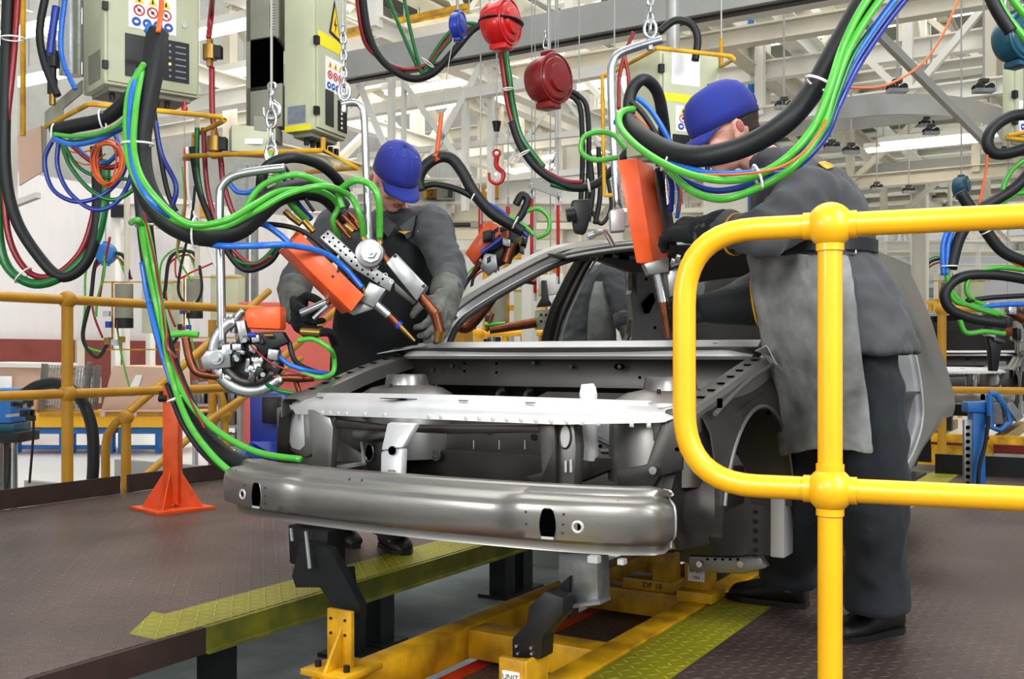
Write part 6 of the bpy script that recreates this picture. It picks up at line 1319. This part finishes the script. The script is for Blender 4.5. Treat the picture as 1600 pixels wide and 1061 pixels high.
# blue machine at the left edge
t = TP(8, 770, 6.9, 'pump_unit', 'blue and chrome machine cut by the left edge beyond the handrail', 'machine')
ob(-30, 608, 18, 662, 6.9, .3, 'blue_housing', 'blue_l', t, .015); ob(-30, 676, 30, 692, 6.85, .3, 'black_plate', 'black', t); ob(-30, 662, 22, 676, 6.9, .25, 'teal_block', 'teal', t)
for x in (0, 22): c = P(x, 690, 6.9); MB().cyl(V((c.x, c.y, -.3)), c, .022).build('chrome_column', 'chrome', t)
MB().tube([P(15, 700, 6.8), P(14, 740, 6.8), P(8, 775, 6.8)], .01).tube([P(52, 640, 6.8), P(52, 680, 6.8), P(46, 755, 6.8)], .008).build('cable', 'black', t)
for q in range(9): c = P(35+random.uniform(-12, 14), 640+random.uniform(-14, 14), 6.8); MB().obox(c, RD, VD, UP, random.uniform(.03, .06), .06, random.uniform(.03, .06)).build('valve', random.choice(['brass', 'steel_dk', 'black', 'cab_dk']), t, bevel=.004)
MB().bar(P(10, 650, 6.85), P(55, 645, 6.85), .02, .02).build('valve_bar', 'grey_b', t)
ob(-30, 690, 0, 775, 6.95, .2, 'lower_body', 'steel_dk', t)
# far weld stations
def station(px, py, d, s, label, var):
    c = P(px, py, d); t = thing('weld_station', label, 'weld station', V((c.x, c.y, c.z-.5*s)), 'suspended weld stations in the background'); k = s
    def pt(x, y, z=0): return c+RD*x*k+VD*z*k+UP*y*k
    MB().prism([pt(.1, -.25), pt(.42, -.25), pt(.42, .3), pt(.1, .3)], VD*.3*k).build('cabinet', 'cab', t, bevel=.006)
    MB().cyl(pt(-.08, -.2), pt(-.08, .25), .09*k).build('transformer', 'cab_dk', t); MB().cyl(pt(-.08, -.2), pt(-.08, -.1), .092*k).build('black_band', 'black', t)
    b = MB()
    for a, e in (((-.3, .27), (.5, .27)), ((-.3, -.42), (.5, -.42)), ((-.2, .27), (-.2, -.42))): b.bar(pt(*a), pt(*e), .014*k, .014*k)
    b.build('guard_frame', 'yellow_fix', t)
    for q in range(8): MB().obox(pt(-.16+random.uniform(-.08, .1), random.uniform(-.35, .0), -.06), RD, VD, UP, random.uniform(.03, .07)*k, .05, random.uniform(.03, .07)*k).build('valve', random.choice(['blue_p', 'red_dk', 'black', 'brass', 'chrome']), t)
    MB().obox(pt(.3, -.2, -.02), RD, VD, UP, .12*k, .02, .1*k).build('operating_box', 'paper', t)
    for m, rr_, p in (('rubber', .02, [(-.02, .3), (-.1, .55), (-.35, .5), (-.42, .1), (-.5, -.3), (-.35, -.5), (-.22, -.3)]), ('green', .012, [(-.05, .3), (-.2, .6), (-.45, .45), (-.48, .0), (-.5, -.35), (-.3, -.45)]), ('red', .012, [(0, .3), (-.15, .52), (-.38, .4), (-.4, 0), (-.3, -.3)]), ('green', .01, [(-.15, -.2), (-.1, -.5), (0, -.9)])):
        MB().tube([pt(*a) for a in p], rr_*k, 8).build('hose', m, t, smooth=180)
    a = pt(-.05, .27); MB().cyl(a, V((a.x, a.y, 4.6)), .03*k).build('hanger_pipe', 'cream', t)
    return t
station(206, 482, 11, 1.05, 'hanging weld station with white cabinet and looped hoses by the left wall', 0)
station(315, 470, 10.5, .9, 'hanging weld station with blue valves behind the left silver pipe', 1)
station(790, 490, 12, 1.0, 'small weld station with yellow warning box beyond the front door opening', 2)
station(1490, 470, 21, 1.5, 'weld station far off at right behind the second car', 3)
# pale hoses above those stations
t = bundle('thin pale green, red and white lines hanging beyond the left silver pipe', (290, 400), [
 ('green_line', 'green', 1.6, [(285, 260), (288, 320), (280, 360), (278, 400), (300, 440)]), ('red_line', 'red_br', 1.4, [(288, 230), (290, 320), (282, 370), (274, 410), (278, 435), (300, 425), (335, 410)]),
 ('white_line', 'white_tie', 2, [(292, 230), (294, 300), (305, 340), (330, 400), (345, 440)]), ('black_line', 'rubber', 2.2, [(305, 290), (298, 350), (282, 420), (280, 460), (300, 478), (315, 455), (312, 415)]),
 ('green_line', 'green', 2.2, [(164, 400), (162, 430), (152, 470), (150, 495)]), ('red_line', 'red', 2, [(172, 370), (164, 410), (155, 470)])], 8.5)
t = thing('lamp_pole', 'thin white pole standing behind the far left weld station', 'pole', P(197, 650, 12.5)); MB().cyl(P(197, 655, 12.5), P(197, 368, 12.5), .045).build('pole', 'white', t)
# coral screen, blue stand
t = TP(440, 690, 9.5, 'welding_screen', 'coral red screen panel standing behind the first worker', 'screen')
ob(372, 474, 540, 700, 9.5, .05, 'panel', 'coral', t); ob(372, 590, 540, 593, 9.46, .03, 'panel_seam', 'red_dk', t); ob(372, 472, 540, 478, 9.45, .08, 'frame', 'coral', t)
for x in (376, 530): c = P(x, 560, 9.5); MB().bar(V((c.x, c.y, -.3)), c, .05, .05).build('foot', 'grey_b', t)
t = TP(425, 700, 6.2, 'blue_stand', 'dark blue steel stand with spread feet beyond the left platform edge', 'stand')
ob(390, 614, 448, 700, 6.2, .25, 'body', 'blue_p', t, .01)
MB().prism([P(392, 690, 6.15), P(440, 690, 6.15), P(470, 735, 6.0), P(445, 742, 6.0), P(418, 715, 6.15), P(375, 728, 6.0), P(360, 722, 6.0)], VD*.06).build('spread_foot', 'blue_p', t)
c = P(430, 715, 6.2); MB().bar(V((c.x, c.y, 0.0)), c, .06, .06).build('leg', 'blue_p', t)
MB().obox(P(425, 640, 6.1), RD, VD, UP, .10, .1, .16).build('black_box', 'black', t, bevel=.01)
# wire shelving with white parts
def shelf(px0, px1, py0, py1, d, label):
    t = TP((px0+px1)/2, py1, d, 'parts_rack', label, 'rack', 'white racks of pressed parts'); n = 4
    for i in range(n): y = py0+(py1-py0)*i/(n-1); ob(px0, y-2, px1, y+2, d, .6, 'shelf', 'grey_b', t, 0)
    for x in (px0, (px0+px1)/2, px1): a = P(x, py0-6, d); MB().bar(V((a.x, a.y, -.3)), a, .04, .04).build('upright', 'chrome', t)
    for i in range(n-1):
        y = py0+(py1-py0)*i/(n-1)
        for j in range(5): x = px0+(px1-px0)*(j+.15)/5; ob(x, y+(py1-py0)/(n-1)*.35, x+(px1-px0)/7, y+(py1-py0)/(n-1)-2, d+.1, .3, 'pressed_part', random.choice(['steel_br', 'alu', 'white', 'cab_dk']), t, .01)
shelf(305, 385, 600, 700, 10, 'chrome wire rack of pressed metal parts behind the blue stand'); shelf(715, 800, 515, 600, 16.5, 'low rack of bright parts beyond the left windscreen pillar'); shelf(870, 960, 470, 590, 17, 'rack of parts far behind the door openings'); shelf(1410, 1475, 440, 520, 27, 'pale wire rack far right behind the worker')
# white column cladding & stainless posts behind the first hanger
for x, lb in ((378, 'upright stainless steel duct behind the left hanger pipe'), (398, 'thin stainless duct just right of the wider one')):
    c = P(x, 600, 11); c.z = -.3; t = thing('duct', lb, 'duct', c); MB().obox(c+UP*1.6, RD, VD, UP, .12 if x < 390 else .05, .12, 3.2).build('casing', 'alu', t)
# yellow work frames and machines seen through the windscreen and at right
def yframe(px0, px1, py0, py1, d, label, m='yellow'):
    t = TP((px0+px1)/2, py1, d, 'jig_stand', label, 'frame', 'yellow jig frames in the background')
    for y in (py0, (py0+py1)/2): ob(px0, y-3, px1, y+3, d, .06, 'beam', m, t, 0); ob(px0, y-1, px1, y+5, d+1.0, .06, 'beam', m, t, 0)
    for x in (px0, (px0*2+px1)/3, (px0+px1*2)/3, px1):
        a = P(x, py0, d); MB().bar(V((a.x, a.y, -.3)), a, .07, .07).build('post', m, t); a = a+VD*1.0; MB().bar(V((a.x, a.y, -.3)), a, .07, .07).build('post', m, t)
    for y in (py0,): ob(px0, y-2, px0+5, y+3, d, 1.0, 'side_beam', m, t, 0); ob(px1-5, y-2, px1, y+3, d, 1.0, 'side_beam', m, t, 0)
yframe(1078, 1165, 418, 470, 11, 'yellow jig frame seen between the two arms of the right worker'); yframe(760, 850, 400, 560, 13.5, 'yellow jig frame beyond the car seen through the front door opening', 'yellow_fix'); yframe(1462, 1500, 470, 540, 19, 'yellow jig frame behind the second car at right')
t = TP(668, 480, 8.5, 'yellow_post', 'short yellow post right behind the first worker gloved hand', 'post'); a = P(722, 500, 8.5); MB().bar(V((a.x, a.y, -.3)), a, .13, .13).build('post', 'yellow_old', t); MB().obox(a, RD, VD, UP, .17, .17, .03).build('cap_plate', 'yellow_old', t)
# blue clamp stand on the right platform
c = P(1533, 765, 6.5); c.z = 0
t = thing('clamp_stand', 'blue clamp post with perforated strip standing on the right platform', 'stand', c)
ob(1520, 640, 1540, 764, 6.5, .08, 'post', 'blue_l', t, .004); ob(1507, 656, 1519, 764, 6.45, .03, 'perforated_strip', 'alu', t, .002)
for i in range(9): a = P(1513, 668+i*11, 6.44); MB().cyl(a, a+VD*.01, .012, seg=10).build('hole', 'void', t)
ob(1512, 628, 1548, 645, 6.48, .1, 'head', 'blue_l', t, .01)
MB().tube([P(*a, 6.45) for a in ((1546, 616), (1548, 668), (1562, 672), (1578, 660), (1574, 640), (1556, 616), (1546, 616))], .02, 8, smooth=False).build('c_clamp', 'blue_l', t); MB().bar(P(1556, 630, 6.45), P(1560, 662, 6.45), .04, .05).bar(P(1575, 632, 6.45), P(1592, 655, 6.45), .05, .05).build('clamp_jaw', 'alu', t)
MB().tube([P(*a, 6.4) for a in ((1545, 650), (1540, 690), (1530, 730), (1528, 760))], .012, 8).build('cable', 'black', t); rod(t, 'red_button', 1543, 684, 1545, 684, 6.4, 3, 'red_br')
t = thing('weld_gun', 'dark weld gun hanging over the second car body at the right edge', 'weld gun', P(1560, 560, 5.2))
for q in range(22):
    x, y = 1570+random.uniform(-30, 30), 505+random.uniform(-24, 30); MB().obox(P(x, y, 5.2+random.uniform(-.06, .06)), (RD+UP*random.uniform(-.5, .5)).normalized(), VD, UP, random.uniform(.02, .07), .05, random.uniform(.02, .06)).build('linkage_block', random.choice(['alu', 'black', 'black', 'copper', 'steel_dk', 'chrome']), t, bevel=.002)
pp('black_handle', [(1540, 510), (1570, 512), (1566, 540), (1560, 580), (1550, 580), (1548, 545)], 5.15, VD*.05, 'black', t, .006); rod(t, 'copper_arm', 1575, 485, 1600, 500, 5.2, 7, 'copper')
# white hall furniture: monorail trolleys on the grid
for i, (px, py, d) in enumerate(((1402, 142, 8.4), (1537, 142, 8.2), (1300, 232, 11), (1330, 238, 10.4), (1448, 196, 11.5), (1455, 208, 11), (1225, 168, 9.5), (1370, 295, 14), (1420, 300, 14))):
    c = P(px, py, d); t = thing('rail_trolley', 'small dark monorail trolley riding on the pale overhead rails at right', 'trolley', c, 'trolleys on the overhead rails')
    MB().obox(c, RD, VD, UP, .16, .08, .03).build('frame', 'alu', t)
    for s_ in (-1, 1):
        for q in (-.05, .05): a = c+RD*q+VD*.03*s_+UP*.03; MB().cyl(a, a+VD*.02, .028, seg=12).build('wheel', 'black', t)
    MB().cyl(c, c+UP*.10, .012).obox(c+UP*.08, RD, VD, UP, .07, .05, .03).build('bolt_block', 'steel_dk', t); MB().cyl(c+UP*.1, c+UP*1.0, .01, seg=6).build('hanger_rod', 'grey_b', t)
# equipment blocks on the girders near the upper centre: notices and dark boxes
for i, (px, py, d, lb) in enumerate(((585, 112, 9, 'small warning notice on the roof girder behind the cables'), (720, 92, 9, 'small warning notice on the girder right of the blue balancer'))):
    c = P(px, py, d); t = thing('warning_notice', lb, 'sign', c); s = MB().obox(c, RD, VD, UP, .2, .01, .14).build('board', 'grey_b', t); MB().prism([c-VD*.006-RD*.05-UP*.04, c-VD*.006+RD*.05-UP*.04, c-VD*.006+UP*.05], -VD*.002).build('triangle', 'orange_w', s)
# conveyor gantries: long white beams with carriers far behind
def gantry(px, py, d, w, lb):
    c = P(px, py, d); t = thing('conveyor', lb, 'conveyor', V((c.x, c.y, -.3)), 'white overhead conveyor frames')
    MB().ibeam(c-RD*w, c+RD*w, .14, .22).build('beam', 'white', t); MB().ibeam(c-RD*w+VD*1.2, c+RD*w+VD*1.2, .14, .22).build('beam', 'cream', t)
    for s_ in (-1, -.33, .33, 1):
        a = c+RD*w*s_; MB().bar(a, a+VD*1.2, .08, .08).build('cross_tie', 'white', t); MB().bar(V((a.x, a.y, -.3)), a, .10, .10).build('post', 'white', t)
    for q in range(6):
        a = c+RD*w*random.uniform(-.9, .9)-VD*.1; MB().obox(a-UP*.02, RD, VD, UP, random.uniform(.1, .3), .1, random.uniform(.1, .2)).build('junction_box', random.choice(['cab_dk', 'black', 'grey_b', 'yellow_old']), t)
gantry(760, 300, 9.5, 1.2, 'white conveyor frame beyond the far orange weld gun'); gantry(800, 345, 14, 3, 'white conveyor frame in the middle distance above the car'); gantry(960, 380, 19, 5, 'white conveyor frame far behind the car roof'); gantry(1440, 385, 24, 4, 'white conveyor frame at right beyond the worker'); gantry(262, 330, 15.8, .8, 'white conveyor frame along the left wall'); gantry(1300, 420, 26, 8, 'low white conveyor frame at the far right end')
# black cable drapes at the mid gantry
bundle('vertical bundle of black cables hanging behind the green hose ring', (905, 300), [('black_cable', 'rubber', 4, [(885, 140), (905, 150), (918, 175), (920, 260), (915, 340)]), ('black_cable', 'rubber', 4, [(880, 145), (900, 156), (908, 180), (910, 260), (905, 350)]), ('black_cable', 'rubber', 4, [(935, 230), (938, 300), (930, 350)]), ('black_cable', 'rubber', 3, [(945, 260), (955, 320), (940, 350), (925, 330)]), ('black_cable', 'rubber', 5, [(920, 240), (925, 300), (918, 345)])], 6.2)
hbt = bundle('black power cable looped over the right cabinet', (1085, 60), [('black_cable', 'rubber', 6, [(1030, 50), (1055, 32), (1080, 38), (1090, 60), (1086, 95)]), ('red_hose', 'red', 3, [(990, 50), (978, 80), (968, 120), (967, 170)]), ('red_hose', 'red', 3, [(975, 85), (982, 120), (985, 160)])], 4.3)

# slim wires that carry the freely hanging items up to the roof
for (nm, x, y, d) in (('guard_hoop.004', 36, 0, 4.6), ('guard_hoop.002', 1127, 60, 4.5), ('guard_hoop.003', 1640, 200, 4.4), ('hose_bundle.002', 10, 0, 4.2), ('hose_bundle.005', 765, 38, 5.4), ('hose_bundle.006', 960, 262, 5.0), ('hose_bundle.008', 1600, 180, 4.6), ('hose_bundle.009', 1570, 10, 2.9), ('hose_bundle.011', 288, 260, 8.5), ('weld_gun.003', 751, 350, 5.0), ('weld_gun.004', 860, 430, 6.6), ('weld_gun.005', 1575, 500, 5.2), ('hose_bundle.012', 905, 150, 6.2)):
    o = bpy.data.objects.get(nm)
    if o: hangwire(o, x, y, d)
# ================================================================ light
w = bpy.data.worlds.new('world'); bpy.context.scene.world = w; w.use_nodes = True
w.node_tree.nodes['Background'].inputs[0].default_value = (.93, .97, 1, 1); w.node_tree.nodes['Background'].inputs[1].default_value = .75
def area(loc, tgt, size, power, col=(1, 1, 1), sy=None):
    l = bpy.data.lights.new('lamp', 'AREA'); l.energy = power; l.size = size; l.color = col
    if sy: l.shape = 'RECTANGLE'; l.size_y = sy
    o = bpy.data.objects.new('lamp', l); COL.objects.link(o); o.location = loc
    o.rotation_euler = (V(tgt)-V(loc)).to_track_quat('-Z', 'Y').to_euler(); return o
area((-3.5, 6, 8.5), (-3.5, 6, 0), 7, 420, (1, .98, .94), 7)
area((-7, 16, 9), (-7, 16, 0), 14, 1100, (1, .99, .96), 14)
area((8, 22, 9), (8, 22, 0), 14, 1100, (1, .99, .96), 14)
area((-5, 38, 9), (-5, 38, 0), 20, 2200, (1, .99, .97), 20)
area((-10, 9, 5), (-13, 11, 0), 5, 120, (1, 1, 1), 5)
for lx, ly, e_ in ((-3.3, 1.0, 2.2), (-3.3, 2.6, 2.4), (-2.15, 3.4, 1.8), (-2.2, 1.2, 1.2), (-3.4, 4.6, 3.5), (-2.2, 5.4, 3)): area((lx, ly, -.05), (lx, ly, -1), .5 if lx > -3 else 1.2, e_, (.95, 1, .98), 1.4)  # added lamps under deck level to brighten the pit, no fittings there
area((-2.6, -1.2, 1.7), (-1.9, 3.2, -.2), .8, 38, (1, .98, .95))  # added fill lamp, aimed low to brighten the pit
area((-.4, -1.0, 2.6), (-1.5, 3.6, .7), 1.0, 70, (1, .98, .95))
area((2.2, .8, 2.2), (-1.2, 2.6, .6), 1.4, 60, (.95, .97, 1))  # this and the next lamp are added from the right to brighten the bumper
area((2.5, 1.5, 4.2), (-1.2, 3.2, .6), 2.0, 130, (.97, .98, 1))
sc = bpy.context.scene; sc.view_settings.view_transform = 'Standard'; sc.view_settings.look = 'None'; sc.view_settings.exposure = .22; sc.view_settings.gamma = .9
# every loose nut, rod or tab is an object of its own
SEP = {'disc_pictograms', 'suspension_rod', 'bolt', 'lower_tab', 'fitting', 'tie_rod', 'gusset', 'pressed_rib', 'clamp', 'locating_pin', 'end_link', 'cable', 'eyelet', 'riser', 'collar', 'edge_channel', 'leg', 'jacking_pad', 'hex_nut', 'bolt_hole', 'valve', 'post', 'red_crossbar', 'linkage_block', 'bright_flange'}
for o in list(bpy.data.objects):
    if o.type != 'MESH' or o.name.split('.')[0] not in SEP or any(c.parent == o for c in bpy.data.objects) : continue
    bm = bmesh.new(); bm.from_mesh(o.data); seen = set(); isl = []
    bm.verts.ensure_lookup_table()
    for v in bm.verts:
        if v.index in seen: continue
        st = [v]; seen.add(v.index); cur = []
        while st:
            a = st.pop(); cur.append(a.index)
            for e in a.link_edges:
                b_ = e.other_vert(a)
                if b_.index not in seen: seen.add(b_.index); st.append(b_)
        isl.append(set(cur))
    bm.free()
    if 1 < len(isl) <= 12:
        for k_, s_ in enumerate(isl):
            b2 = bmesh.new(); b2.from_mesh(o.data); b2.verts.ensure_lookup_table(); bmesh.ops.delete(b2, geom=[v for v in b2.verts if v.index not in s_], context='VERTS')
            me = o.data.copy(); b2.to_mesh(me); b2.free()
            if k_ == 0: first = me; continue
            c = o.copy(); c.data = me; COL.objects.link(c)
        o.data = first
